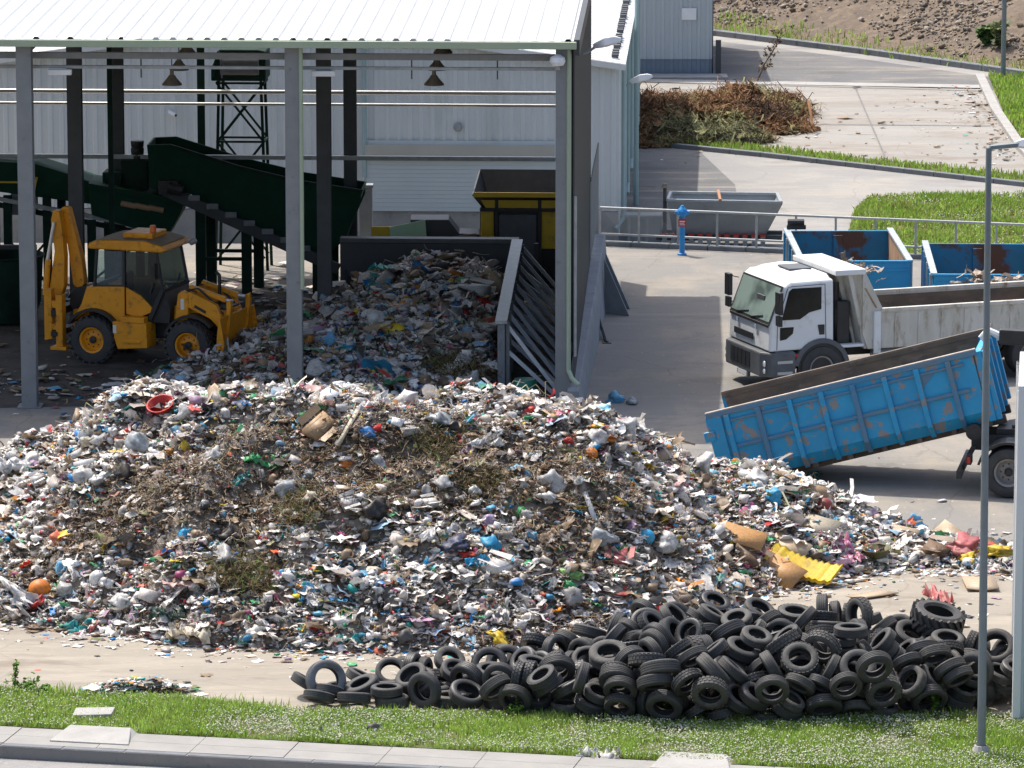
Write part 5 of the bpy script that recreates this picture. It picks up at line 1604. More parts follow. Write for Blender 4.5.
# ------------------------------------------------------------------ wheels
def make_wheel(parent, loc, r_, wd, rim_mat, side=-1, rim_r=.56, lugs=True, name='wheel'):
    """axle along y; side = which way the dish faces"""
    e = bpy.data.objects.new(name, None); COL.objects.link(e); e.parent = parent; e.location = loc
    e.empty_display_size = .2
    Mx = Matrix.Rotation(PI / 2 * side, 4, 'X')
    h = wd / 2; ri = r_ * rim_r
    prof = [(ri, -h * .8), (ri * 1.08, -h * .95), (r_ * .82, -h), (r_ * .94, -h * .88), (r_ * .985, -h * .6), (r_ * .985, h * .6), (r_ * .94, h * .88), (r_ * .82, h), (ri * 1.08, h * .95), (ri, h * .8)]
    mb = MB().lathe(prof, 36, Mx)
    if lugs:
        n = 22
        for k in range(n):
            for s in (0, 1):
                a = 2 * PI * (k + s * .5) / n
                L = Matrix.Rotation(a, 4, 'Z') @ Matrix.Translation((r_ * .985, 0, (h * .48) * (1 if s else -1)))
                B = Matrix.Rotation(R(28) * (1 if s else -1), 4, 'X')
                mb.box((-.03, -.028, -h * .52), (.028, .028, h * .52), Mx @ L @ B)
    mb.build('tyre', M['rubber'], e, smooth=True)
    rp = [(0, h * .35), (ri * .30, h * .35), (ri * .34, h * .28), (ri * .80, h * .18), (ri * .86, h * .72), (ri * .99, h * .8), (ri * .99, -h * .78), (0, -h * .7)]
    MB().lathe(rp, 28, Mx).build('rim', rim_mat, e, smooth=True)
    mb = MB().lathe([(0, h * .62), (ri * .20, h * .60), (ri * .27, h * .52), (ri * .28, h * .3)], 16, Mx)
    for k in range(8):
        a = 2 * PI * k / 8
        mb.lathe([(0, h * .30), (.016, h * .30), (.016, h * .2)], 6, Mx @ Matrix.Translation((ri * .55 * math.cos(a), ri * .55 * math.sin(a), 0)))
    mb.build('hub', M['black'], e, smooth=True)
    return e


# ------------------------------------------------------------------ backhoe loader
rz = R(-19)
g = ground_at(92, 364)
Rm = Matrix.Rotation(rz, 3, 'Z')
loc = g - Rm @ Vector((0, -.98, 0))
bh = empty('backhoe_loader', (loc.x, loc.y, 0.008), rz, 'yellow backhoe loader with black cab frame pushing into the shaded waste heap', 'backhoe loader')
for x in (0, 2.3):
    for s in (-1, 1):
        make_wheel(bh, (x, .82 * s, .53), .53, .42, M['yellow'], 1 if s < 0 else -1)
# chassis
mb = MB().box((-.6, -.34, .55), (3.0, .34, .95)).box((-.12, -.62, .45), (.12, .62, .62)).box((2.2, -.62, .42), (2.4, .62, .64)).box((1.75, -.40, .9), (3.0, .40, 1.32))
mb.build('chassis', M['black'], bh, bevel=.02)
mb = MB().prism([(1.75, 1.32), (3.02, 1.28), (3.05, .95), (3.0, .9), (1.75, .9)], -.44, .44)
mb.build('engine_hood', M['yellow'], bh, bevel=.03)
for s in (-1, 1):
    # rear fender with the arch cut out
    arch = [(.62 * math.cos(a), .53 + .62 * math.sin(a)) for a in np.linspace(R(5), R(140), 12)]
    poly = [(.72, .56)] + [(.72, 1.74), (-.18, 1.70), (-.32, 1.3), (-.5, 1.0)] + arch[::-1]
    y0, y1 = (-.80, -.50) if s < 0 else (.50, .80)
    MB().prism(poly, y0, y1).build('fender', M['yellow'], bh, bevel=.015)
    a2 = [(.64 * math.cos(a), .53 + .64 * math.sin(a)) for a in np.linspace(R(10), R(150), 14)]
    b2 = [(.70 * math.cos(a), .53 + .70 * math.sin(a)) for a in np.linspace(R(10), R(150), 14)]
    MB().prism(a2 + b2[::-1], y0 - .16 if s < 0 else y0, y1 if s < 0 else y1 + .16).build('mudguard', M['black'], bh)
    a3 = [(2.3 + .60 * math.cos(a), .53 + .60 * math.sin(a)) for a in np.linspace(R(40), R(165), 10)]
    b3 = [(2.3 + .66 * math.cos(a), .53 + .66 * math.sin(a)) for a in np.linspace(R(40), R(165), 10)]
    MB().prism(a3 + b3[::-1], s * .62 - .2, s * .62 + .2).build('mudguard', M['black'], bh)
    # side tank with step
    q0, q1 = (-.98, -.45) if s < 0 else (.45, .98)
    mb = MB().prism([(.50, .98), (1.32, .98), (1.34, .42), (.62, .36), (.54, .60)], q0, q1)
    mb.build('side_tank', M['yellow'], bh, bevel=.02)
    MB().box((.78, q0 - .05 if s < 0 else q1 - .1, .52), (1.18, q0 + .1 if s < 0 else q1 + .05, .56)).box((.72, q0 - .03 if s < 0 else q1 - .1, .98), (1.28, q0 + .2 if s < 0 else q1 + .03, 1.10)).build('step', M['yellow'], bh, bevel=.008)
# cab
cab_ = MB()
ysd = .72
for s in (-1, 1):
    y = s * ysd
    cab_.bar((-.02, y, 1.70), (.05, y, 2.56), .06, .07).bar((.70, y, .98), (.70, y, 2.56), .06, .07).bar((1.30, y, 1.0), (1.62, y * .98, 1.72), .09, .10)
    cab_.bar((1.62, y * .98, 1.66), (1.46, y * .96, 2.56), .06, .06)
    cab_.bar((-.02, y, 1.72), (.70, y, 1.74), .05, .05)
cab_.box((-.05, -ysd, 1.66), (0.0, ysd, 1.76)).bar((.05, -ysd, 2.55), (.05, ysd, 2.55), .06).bar((1.46, -.70, 2.55), (1.46, .70, 2.55), .06).bar((1.62, -.70, 1.68), (1.62, .70, 1.68), .07)
cab_.prism([(1.05, .95), (1.75, .95), (1.78, 1.3), (1.64, 1.68), (1.55, 1.68), (1.22, 1.1)], -.68, .68)
cab_.build('cab_frame', M['black'], bh, bevel=.008)
for s in (-1, 1):
    y = s * (ysd - .005)
    dr = MB().prism([(.74, 1.72), (.74, 1.12), (1.05, 1.06), (1.33, 1.18), (1.36, 1.30), (1.10, 1.55)], y - .03, y + .03).build('door_panel', M['yellow'], bh, bevel=.01)
    MB().prism([(.75, 2.52), (.75, 1.74), (1.10, 1.57), (1.37, 1.32), (1.60, 1.72), (1.45, 2.52)], y - .006, y + .006).build('door_window', M['glass_dark'], bh)
    MB().bar((1.33, y + s * .05, 1.62), (1.42, y + s * .05, 1.85), .03).build('door_handle', M['black'], bh)
    MB().prism([(.04, 2.52), (.0, 1.76), (.67, 1.76), (.67, 2.52)], y - .006, y + .006).build('rear_side_window', M['glass_clear'], bh)
mb = MB(); mb.add([(1.635, -.66, 1.73), (1.635, .66, 1.73), (1.48, .64, 2.52), (1.48, -.64, 2.52)], [(0, 1, 2, 3)]); mb.build('windscreen', M['glass_clear'], bh)
mb = MB(); mb.add([(-.02, -.68, 1.77), (-.02, .68, 1.77), (.05, .68, 2.52), (.05, -.68, 2.52)], [(0, 1, 2, 3)]); mb.build('rear_window', M['glass_clear'], bh)
MB().prism([(-.16, 2.55), (-.14, 2.68), (.1, 2.76), (1.2, 2.78), (1.62, 2.68), (1.72, 2.58), (1.6, 2.54)], -.78, .78).build('roof', M['yellow'], bh, bevel=.04)
MB().prism([(-.08, 2.715), (.1, 2.775), (1.2, 2.793), (1.6, 2.70), (1.2, 2.77), (.1, 2.75)], -.7, .7).build('roof_top', nmat('dusty_roof_top', (.26, .19, .11), (.2, .15, .09), 3, .7), bh)
MB().box((.55, -.42, 2.77), (1.25, .42, 2.90)).box((.62, -.46, 2.80), (.80, -.40, 2.87)).box((.92, -.46, 2.80), (1.12, -.40, 2.87)).build('roof_light_bar', M['yellow'], bh, bevel=.02)
MB().lathe([(0, .17), (.06, .16), (.075, .1), (.075, 0), (0, 0)], 14, Matrix.Translation((1.18, -.2, 2.90))).build('beacon', M['orange'], bh, smooth=True)
MB().lathe([(0, .16), (.06, .15), (.075, .08), (.06, 0), (0, 0)], 14, Matrix.Translation((1.80, .45, 2.60)) @ Matrix.Rotation(R(60), 4, 'Y')).bar((1.5, .45, 2.62), (1.82, .45, 2.62), .03).build('work_lamp', M['galv'], bh, smooth=True)
st = MB().box((.45, -.26, 1.15), (.95, .26, 1.3)).box((.40, -.26, 1.25), (.52, .26, 1.95)).box((.55, -.26, .9), (.85, .26, 1.15)).build('seat', M['black'], bh, bevel=.05)
MB().tube([(1.35, 0, 1.2), (1.22, 0, 1.6)], .03, 8).lathe([(.19, -.015), (.22, 0), (.19, .015), (.17, 0)], 18, Matrix.Translation((1.2, 0, 1.62)) @ Matrix.Rotation(R(-25), 4, 'Y'), closed=True).build('steering_wheel', M['black'], bh)
MB().bar((1.48, -.74, 1.95), (1.56, -.98, 2.2), .025).box((1.53, -1.04, 1.98), (1.57, -.86, 2.34)).build('mirror', M['black'], bh, bevel=.01)
# loader arms, link, ram, bucket
for s in (-1, 1):
    y = s * .56
    MB().prism([(1.86, .92), (2.18, .92), (2.20, 1.62), (2.05, 1.70), (1.95, 1.62)], y - .10, y + .10).build('loader_tower', M['yellow'], bh, bevel=.015)
    MB().prism([(2.02, 1.60), (2.22, 1.68), (2.85, 1.42), (2.985, 1.12), (3.092, .52), (3.044, .40), (2.981, .48), (2.894, .92), (2.70, 1.10), (2.1, 1.36)], y - .075, y + .075).build('loader_arm', M['yellow'], bh, bevel=.02)
    MB().prism([(2.10, 1.72), (2.14, 1.80), (2.989, 1.56), (2.981, 1.44)], y - .2 * s - .05, y - .2 * s + .05).build('lift_link', M['yellow'], bh, bevel=.015)
    MB().tube([(2.965, y - .2 * s, 1.50), (3.147, y - .2 * s, 1.48)], .035, 10).build('ram_rod', M['chrome'], bh, smooth=True)
    MB().prism([(3.092, 1.50), (3.187, 1.54), (3.203, 1.40), (3.132, .70), (3.044, .42), (3.021, .52), (3.084, .9)], y - .06, y + .06).build('bucket_bracket', M['yellow'], bh, bevel=.015)
bk = [(3.124, 1.22), (3.068, .9), (3.044, .55), (3.068, .22), (3.124, .06), (3.314, .02)]
bi = [(3.314, .06), (3.135, .11), (3.088, .26), (3.064, .55), (3.088, .88), (3.142, 1.2)]
MB().prism(bk + bi, -1.08, .92).build('bucket', M['yellow'], bh, bevel=.006)
for s in (-1, 1):
    MB().prism([(3.124, 1.22), (3.068, .9), (3.044, .55), (3.068, .22), (3.124, .06), (3.314, .02), (3.298, .14), (3.187, .9)], s * 1.0 - .10, s * 1.0 - .064).build('bucket_side', M['yellow'], bh)
for s in (-1, 1):
    for k in range(2):
        MB().tube([(2.0, s * (.47 - .05 * k), 1.66), (2.35, s * (.46 - .05 * k), 1.74), (2.7, s * (.46 - .05 * k), 1.46), (2.95, s * (.46 - .05 * k), 1.2)], .016, 6).build('hose', M['black'], bh, smooth=True)
    MB().box((2.02, s * .665 - .004, 1.28), (2.10, s * .665 + .004, 1.52)).build('decal', M['lamp_white'], bh)
    MB().prism([(2.35, 1.40), (2.62, 1.27), (2.60, 1.21), (2.33, 1.34)], s * .64 - .004, s * .64 + .004).build('decal', M['black'], bh)
    MB().box((2.98, s * .3 - .09, 1.08), (3.06, s * .3 + .09, 1.2)).build('headlight', M['lamp_white'], bh, bevel=.01)
MB().tube([(2.6, .2, 1.3), (2.6, .2, 1.95), (2.52, .2, 2.02)], .04, 10).build('exhaust', M['black'], bh, smooth=True)
MB().box((.52, -.986, .72), (.60, -.978, .90)).build('decal', M['lamp_white'], bh)
# hoe at the back
MB().prism([(-1.16, 1.62), (-.98, 1.62), (-.98, .50), (-1.16, .46)], -.95, -.74).prism([(-.88, 1.50), (-.72, 1.50), (-.72, .34), (-.88, .34)], -.95, -.74).box((-1.12, -.93, 1.2), (-.74, -.76, 1.36)).box((-1.12, -.93, .7), (-.74, -.76, .84)).box((-1.0, -1.0, .26), (-.62, -.70, .34)).build('stabiliser', M['yellow'], bh, bevel=.012)
MB().prism([(-1.16, 1.62), (-.98, 1.62), (-.98, .50), (-1.16, .46)], .74, .95).prism([(-.88, 1.50), (-.72, 1.50), (-.72, .34), (-.88, .34)], .74, .95).box((-1.0, .70, .26), (-.62, 1.0, .34)).build('stabiliser', M['yellow'], bh, bevel=.012)
MB().box((-1.08, -.95, 1.0), (-.86, .95, 1.16)).box((-1.02, -.95, .55), (-.82, .95, .68)).build('slide_frame', M['black'], bh, bevel=.01)
MB().box((-.7, -.4, .62), (-.3, .4, 1.1)).build('rear_block', M['yellow'], bh, bevel=.02)
MB().prism([(-1.28, 1.42), (-1.02, 1.30), (-.90, 1.62), (-.88, 2.3), (-.94, 2.95), (-1.0, 3.30), (-1.14, 3.32), (-1.20, 3.1), (-1.12, 2.4), (-1.22, 1.8)], -.42, -.20).build('boom', M['yellow'], bh, bevel=.02)
MB().prism([(-.98, 3.38), (-1.12, 3.28), (-.92, 2.5), (-.80, 1.62), (-.62, 1.50), (-.52, 1.66), (-.58, 2.2), (-.78, 2.95), (-.88, 3.34)], -.16, .06).build('dipper', M['yellow'], bh, bevel=.02)
MB().tube([(-1.30, -.46, 2.05), (-1.10, -.46, 3.05)], .04, 10).build('ram_rod', M['chrome'], bh, smooth=True)
MB().tube([(-1.34, -.46, 1.4), (-1.26, -.46, 2.2)], .065, 10).build('ram_barrel', M['yellow'], bh, smooth=True)
MB().prism([(-.75, 1.55), (-.45, 1.62), (-.3, 1.2), (-.42, .95), (-.72, .92), (-.85, 1.2)], -.28, .28).build('hoe_bucket', M['black'], bh, bevel=.02)
mb = MB()
for k in range(4):
    mb.tube([(-.95, -.1 + .05 * k, 1.3), (-.6, -.15 + .05 * k, 1.75), (-.45, -.1 + .05 * k, 1.3)], .018, 6)
mb.build('hose', M['black'], bh, smooth=True)


# ------------------------------------------------------------------ lorry cab (used by both lorries)
def lorry_cab(root, paint, near=1):
    """x forward, front axle at x=0; near = side (+1 left) whose details the street sees"""
    W = 1.16
    prof = [(1.22, .92), (1.20, 1.50), (.88, 2.32), (.74, 2.42), (-.26, 2.44), (-.28, 1.0), (-.28, .95)]
    mb = MB()
    n = len(prof)
    rows = []
    for y, k in ((-W, 0), (-W + .05, 1), (W - .05, 1), (W, 0)):
        rows.append([(x - (0 if k else .05 * (x > .5)), y, z - (0 if k else (.05 if z > 2.2 else 0))) for x, z in prof])
    vs = [p for r_ in rows for p in r_]
    fs = [[i * n + j, i * n + (j + 1) % n, (i + 1) * n + (j + 1) % n, (i + 1) * n + j] for i in range(3) for j in range(n)]
    fs += [list(range(n))[::-1], [3 * n + j for j in range(n)]]
    # the shell: front, roof, back; openings for glass are dark inset panes with the interior drawn behind
    mb.add(vs, fs)
    cb = mb.build('cab', paint, root, bevel=.035)
    # crown of the roof and its hatch
    cr = []
    for x, z in ((.72, 2.415), (.55, 2.51), (.1, 2.55), (-.22, 2.52), (-.26, 2.42)):
        cr.append([(x, -W + .10, 2.40), (x, -W + .3, z), (x, W - .3, z), (x, W - .10, 2.40)])
    vs = [p for r_ in cr for p in r_]
    fs = [[i * 4 + j, i * 4 + j + 1, i * 4 + j + 5, i * 4 + j + 4] for i in range(4) for j in range(3)] + [[0, 1, 2, 3], [16, 19, 18, 17]]
    MB().add(vs, fs).build('roof', paint, root, smooth=True)
    MB().box((-.1, -.34, 2.535), (.42, .34, 2.575)).build('roof_hatch', M['plastic_grey'], root, bevel=.015)
    # windscreen: set in a black surround, with things seen through it
    def on_front(y, t, off):
        p0, p1 = Vector((1.20, 0, 1.50)), Vector((.88, 0, 2.32))
        q = p0.lerp(p1, t); nrm = Vector((.93, 0, .365))
        return (q + nrm * off) + Vector((0, y, 0))
    def front_quad(mb, y0, y1, t0, t1, off, th=.006):
        a = [on_front(y0, t0, off), on_front(y1, t0, off), on_front(y1, t1, off), on_front(y0, t1, off)]
        b_ = [p + Vector((.93, 0, .365)) * th for p in a]
        mb.hexa(a + b_)
        return mb
    front_quad(MB(), -W + .05, W - .05, -.02, 1.0, .004).build('windscreen_surround', M['black'], root, bevel=.004)
    front_quad(MB(), -W + .12, W - .12, .06, .95, .012).build('windscreen', M['screen'], root)
    mb = MB()
    for y0 in (-.75, .05):
        mb.bar(on_front(y0, .03, .03), on_front(y0 + .62, .16, .03), .022)
    mb.build('wiper', M['black'], root)
    MB().box((-.02, -.20, -.05), (.02, .20, .05), Matrix.Translation(on_front(.25, .58, .024))).build('interior_mirror', M['plastic_grey'], root)
    # front panel: grille slot and lip
    MB().box((1.225, -.78, 1.06), (1.245, .28, 1.2)).build('grille_slot', M['black'], root, bevel=.008)
    MB().box((1.2, -W + .1, 1.44), (1.235, W - .1, 1.5)).build('scuttle', M['black'], root, bevel=.01)
    for y in (-.62, .40):
        MB().box((1.228, y - .05, 1.32), (1.24, y + .05, 1.42)).build('reflection_patch', M['reflection_patch'], root)  # small plates painted to stand for bluish reflections on the front panel
    # bumper
    bp = [(1.36, -.95), (1.36, .95), (1.18, 1.2), (.62, 1.22), (.62, -1.22), (1.18, -1.2)]
    MB().prism(bp, .36, .90, 'z').build('bumper', M['plastic_grey'], root, bevel=.04)
    mb = MB()
    for k in range(5):
        mb.box((1.362, -.66 + k * .22, .48), (1.372, -.47 + k * .22, .82))
    mb.build('bumper_grille', M['black'], root)
    MB().box((1.362, -.24, .27), (1.37, .24, .37)).build('number_plate', M['lamp_white'], root)
    MB().box((1.3, -.3, .26), (1.36, .3, .36)).build('number_plate_holder', M['plastic_grey'], root)
    for s in (-1, 1):
        MB().lathe([(0, .02), (.06, .015), (.07, 0)], 14, Matrix.Translation((1.30, s * 1.07, .66)) @ Matrix.Rotation(PI / 2, 4, 'Y')).lathe([(0, .02), (.05, .015), (.06, 0)], 14, Matrix.Translation((1.30, s * 1.07, .50)) @ Matrix.Rotation(PI / 2, 4, 'Y')).build('headlight', M['lamp_white'], root, smooth=True)
        y0, y1 = (W - .002, W + .012) if s > 0 else (-W - .012, -W + .002)
        MB().prism([(.94, 1.60), (.78, 2.22), (.70, 2.28), (.02, 2.28), (.02, 1.80), (.30, 1.74), (.52, 1.60)], y0, y1).build('door_window', M['screen_dark'], root, bevel=.004)
        MB().prism([(.98, 1.44), (.66, 1.44), (.68, 1.30), (.84, 1.18), (.98, 1.16)], y0, y1).build('lower_door_window', M['screen_dark'], root, bevel=.004)
        MB().prism([(.10, 1.46), (-.06, 1.46), (-.06, 1.24), (.06, 1.24)], y0, y1 + (.004 if s > 0 else -.004)).build('door_handle', M['black'], root, bevel=.01)
        mb = MB()
        for a, b_ in (((1.05, .96), (1.04, 1.55)), ((1.04, 1.55), (.80, 2.32)), ((.80, 2.32), (-.06, 2.34)), ((-.06, 2.34), (-.10, 1.0))):
            mb.bar((a[0], (y0 + y1) / 2, a[1]), (b_[0], (y0 + y1) / 2, b_[1]), .012)
        mb.build('door_seam', M['plastic_grey'], root)
        # steps ahead of the wheel, arch
        ysd = s * 1.17
        MB().box((.66, ysd - .1, .36), (1.1, ysd + .02, .92)).build('step_box', M['plastic_grey'], root, bevel=.015)
        MB().box((.70, ysd + s * .02 - .03, .66), (1.05, ysd + s * .02 + .03, .72)).box((.70, ysd + s * .02 - .03, .42), (1.05, ysd + s * .02 + .03, .48)).build('step', M['alu'], root)
        ar = [(.66 * math.cos(a), .5 + .66 * math.sin(a)) for a in np.linspace(R(8), R(172), 16)]
        ai = [(.55 * math.cos(a), .5 + .55 * math.sin(a)) for a in np.linspace(R(8), R(172), 16)]
        MB().prism(ar + ai[::-1], min(ysd - s * .42, ysd + s * .03), max(ysd - s * .42, ysd + s * .03)).build('wheel_arch', M['plastic_grey'], root, bevel=.012)
        aw = [(.555 * math.cos(a), .5 + .555 * math.sin(a)) for a in np.linspace(0, PI, 18)]
        MB().prism([(-.555, .36)] + aw[::-1] + [(.555, .36)], min(s * 1.08, s * 1.166), max(s * 1.08, s * 1.166)).build('wheel_well', M['black'], root)
        MB().lathe([(0, .015), (.035, .01), (.04, 0)], 10, Matrix.Translation((.60, ysd + s * .032, .82)) @ Matrix.Rotation(-PI / 2 * s, 4, 'X')).build('side_marker', M['red'], root, smooth=True)
        # mirrors on arms
        e = MB().bar((.98, s * 1.16, 2.20), (1.12, s * 1.42, 2.22), .025).bar((.98, s * 1.16, 1.62), (1.12, s * 1.42, 1.66), .025).box((1.06, s * 1.42 - .13, 1.78), (1.16, s * 1.42 + .11, 2.26)).box((1.07, s * 1.42 - .12, 1.52), (1.15, s * 1.42 + .10, 1.74)).build('mirror', M['black'], root, bevel=.03)
        make_wheel(root, (0, s * 1.05, .5), .5, .34, M['wheel_grey'], -1 if s > 0 else 1, .56, lugs=False)
    MB().box((-.9, -.42, .62), (1.1, .42, .86)).build('front_chassis', M['black'], root)


def screen_mat(name, c1, c2, rough=.06):
    """a cab window: its glass with the seats and dash behind it"""
    return nmat(name, c1, c2, 1.3, rough, lo=.42, hi=.6, detail=2, spec=.6)
M['screen'] = screen_mat('cab_windscreen', (.22, .29, .26), (.09, .12, .11))
M['screen_dark'] = nmat('cab_side_glass', (.008, .009, .009), (.02, .023, .022), 1.3, .12, spec=.25)
M['reflection_patch'] = nmat('painted_reflection', (.42, .50, .58), (.36, .44, .52), 4, .3)  # pale blue of a reflection, put into the colour
M['wheel_grey'] = nmat('dusty_grey_wheel', (.30, .28, .26), (.22, .2, .19), 5, .6)

# ------------------------------------------------------------------ white tipper lorry
TH = R(20)
Rm = Matrix.Rotation(PI + TH, 3, 'Z')
g = ground_at(821, 391)
loc = g - Rm @ Vector((0, 1.15, 0))
tk = empty('tipper_lorry', (loc.x, loc.y, 0), PI + TH, 'white tipper lorry with a dirty tipper body parked behind the tilted blue container', 'lorry')
lorry_cab(tk, M['white_paint'])
XR = -6.2
MB().box((XR + .3, -.46, .62), (-.9, -.30, .9)).box((XR + .3, .30, .62), (-.9, .46, .9)).box((-2.6, -.46, .65), (-2.4, .46, .85)).box((-4.2, -.46, .65), (-4, .46, .85)).build('chassis', M['black'], tk)
for x in (-3.7, -5.0):
    for s in (-1, 1):
        make_wheel(tk, (x, s * .98, .5), .5, .5, M['wheel_grey'], -1 if s > 0 else 1, .56, lugs=False)
MB().lathe([(0, -.5), (.28, -.5), (.28, .5), (0, .5)], 18, Matrix.Translation((-1.9, .85, .6)) @ Matrix.Rotation(PI / 2, 4, 'Y')).build('fuel_tank', M['alu'], tk, smooth=True)
MB().tube([(-.5, .75, .8), (-.5, .75, 2.3)], .07, 10).build('exhaust', M['black'], tk, smooth=True)
MB().box((-.75, .2, .9), (-.45, .95, 1.9)).build('air_filter', M['black'], tk, bevel=.03)
MB().box((-1.0, .95, .92), (-.36, 1.16, .98)).build('catwalk', M['white_paint'], tk, bevel=.01)
# body: floor, sides, headboard with canopy, ribs
BW2, ZB, ZT = 1.18, .86, 1.68
for s in (-1, 1):
    MB().prism([(-1.08, ZB), (XR, ZB), (XR, ZT), (-1.45, ZT), (-1.02, 2.52), (-.95, 2.52), (-.95, 1.2)], min(s * BW2, s * (BW2 - .06)), max(s * BW2, s * (BW2 - .06))).build('body_side', M['white_dirty'], tk, bevel=.008)
    mb = MB().bar((-1.38, s * (BW2 - .02), ZT + .02), (XR, s * (BW2 - .02), ZT + .02), .12, .08)
    mb.build('body_rim', M['white_dirty'], tk, bevel=.01)
    for k in range(9):
        x = -1.75 - k * .55
        MB().prism([(x - .05, ZB + .02), (x + .05, ZB + .02), (x + .035, ZT - .06), (x - .035, ZT - .06)], min(s * BW2, s * (BW2 + .02)), max(s * BW2, s * (BW2 + .02))).build('body_rib', M['white_dirty'], tk)
    MB().box((-1.36, min(s * BW2, s * (BW2 + .06)), ZB - .1), (-1.20, max(s * BW2, s * (BW2 + .06)), ZT)).build('body_post', M['white_paint'], tk, bevel=.01)
    MB().prism([(-1.02, 2.2), (-.98, 2.2), (-1.25, 1.75), (-1.29, 1.75)], min(s * BW2, s * (BW2 + .012)), max(s * BW2, s * (BW2 + .012))).build('rust_streak', M['rust_tan'], tk)
MB().box((XR, -BW2 + .06, ZB), (-1.1, BW2 - .06, ZB + .08)).build('body_floor', M['worn_inside'], tk)
MB().prism([(-1.12, ZB), (-1.02, ZB), (-.62, 2.5), (-.72, 2.5)], -BW2 + .06, BW2 - .06).build('headboard', M['white_dirty'], tk, bevel=.01)
mb = MB()
for y in (-.7, -.25, .25, .7):
    mb.prism([(-1.0, ZB), (-.94, ZB), (-.50, 2.5), (-.62, 2.5)], y - .04, y + .04)
mb.build('headboard_rib', M['white_dirty'], tk)
MB().box((-1.02, -BW2 - .01, 2.50), (-.30, BW2 + .01, 2.62)).build('canopy', M['white_paint'], tk, bevel=.02)
for s in (-1, 1):
    MB().prism([(-.62, 2.58), (-1.0, 2.58), (-1.12, 1.5), (-1.06, 1.2)], min(s * .9, s * .95), max(s * .9, s * .95)).build('canopy_gusset', M['white_dirty'], tk)
MB().box((XR - .06, -BW2, ZB), (XR, BW2, ZT + .25)).build('tailgate', M['white_dirty'], tk, bevel=.01)
mb = MB()
for s in (-1, 1):      # inside faces are worn brown
    mb.box((XR + .02, min(s * (BW2 - .075), s * (BW2 - .062)), ZB + .09), (-1.5, max(s * (BW2 - .075), s * (BW2 - .062)), ZT - .06))
mb.build('body_lining', M['worn_inside'], tk)

# ------------------------------------------------------------------ blue roll-off container, tipped up
YAW, TILT = R(-10), R(15.4)
R3 = (Matrix.Rotation(YAW, 3, 'Z') @ Matrix.Rotation(-TILT, 3, 'Y'))
CL, CH = 5.60, 1.40
corner = ground_at(705, 418, 1.28)
org = corner - R3 @ Vector((0, -1.2, CH))
ct = empty('rolloff_container', org, 0, 'long worn blue roll-off container tipped up above the heap', 'container')
ct.rotation_mode = 'XYZ'
ct.rotation_euler = R3.to_euler()
sec = [(-1.2, CH), (-1.2, .24), (-1.02, 0.0), (1.02, 0.0), (1.2, .24), (1.2, CH)]          # y, z outer
inn = [(1.14, CH), (1.14, .27), (1.0, .06), (-1.0, .06), (-1.14, .27), (-1.14, CH)]
for name, yy in (('side_wall', -1), ('side_wall', 1)):
    poly = [(yy * 1.2, CH), (yy * 1.2, .24), (yy * 1.02, .0), (yy * 1.0, .06), (yy * 1.14, .27), (yy * 1.14, CH)]
    MB().prism(poly, .06, CL - .2, 'x').build(name, M['blue_tilt'], ct)
MB().box((.06, -1.0, .0), (CL - .2, 1.0, .055)).build('floor', M['worn_inside'], ct)
for s in (-1, 1):
    MB().box((.08, min(s * 1.136, s * 1.126), .28), (CL - .3, max(s * 1.136, s * 1.126), CH - .02)).build('lining', M['worn_inside'], ct)
    MB().bar((.02, s * 1.18, CH + .02), (CL - .12, s * 1.18, CH + .02), .13, .11).build('top_rail', M['blue_rail'] if s < 0 else M['worn_inside'], ct, bevel=.015)
    MB().bar((.02, s * 1.18, CH + .082), (CL - .12, s * 1.18, CH + .082), .11, .016).build('worn_edge', M['rim_steel'] if s < 0 else M['worn_inside'], ct)
    for k in range(8):
        x = .42 + k * .64
        q = MB()
        y0, y1 = s * 1.2, s * 1.275
        q.prism([(x - .055, CH - .03), (x + .055, CH - .03), (x + .05, .20), (x - .05, .20)], min(y0, y1), max(y0, y1))
        q.hexa([Vector(p) for p in ((x - .05, s * 1.0, .01), (x + .05, s * 1.0, .01), (x + .05, s * 1.06, -.05), (x - .05, s * 1.06, -.05), (x - .05, s * 1.2, .24), (x + .05, s * 1.2, .24), (x + .05, s * 1.275, .20), (x - .05, s * 1.275, .20))])
        q.build('rib', M['blue_rail'] if k % 3 == 1 else M['blue_tilt'], ct, bevel=.012)
    MB().bar((.42, s * 1.225, .72), (CL - .4, s * 1.225, .72), .05, .07).build('mid_rail', M['blue_rail'], ct, bevel=.01)
    MB().bar((.36, s * 1.222, CH - .16), (CL - .4, s * 1.222, CH - .16), .04, .05).build('upper_rail', M['blue_rail'], ct, bevel=.01)
    for xa, xb in ((1.20, 1.52), (4.29, 4.6)):      # slanting corner plates in two fields
        if xa < 2: MB().prism([(xb + .28, CH - .17), (xb + .28, CH - .45), (xb - .1, CH - .17)], min(s * 1.2, s * 1.215), max(s * 1.2, s * 1.215)).build('corner_plate', M['blue_rail'], ct)
        else: MB().prism([(xa, CH - .17), (xa, CH - .45), (xa + .34, CH - .17)], min(s * 1.2, s * 1.215), max(s * 1.2, s * 1.215)).build('corner_plate', M['blue_rail'], ct)
    MB().prism([(0, .1), (.3, .1), (.32, CH), (0, CH)], min(s * 1.2, s * 1.24), max(s * 1.2, s * 1.24)).build('corner_post', M['blue_tilt'], ct, bevel=.01)
    MB().box((-.1, s * 1.23 - .05, .92), (.12, s * 1.23 + .05, 1.12)).build('hinge', M['blue_tilt'], ct, bevel=.02)
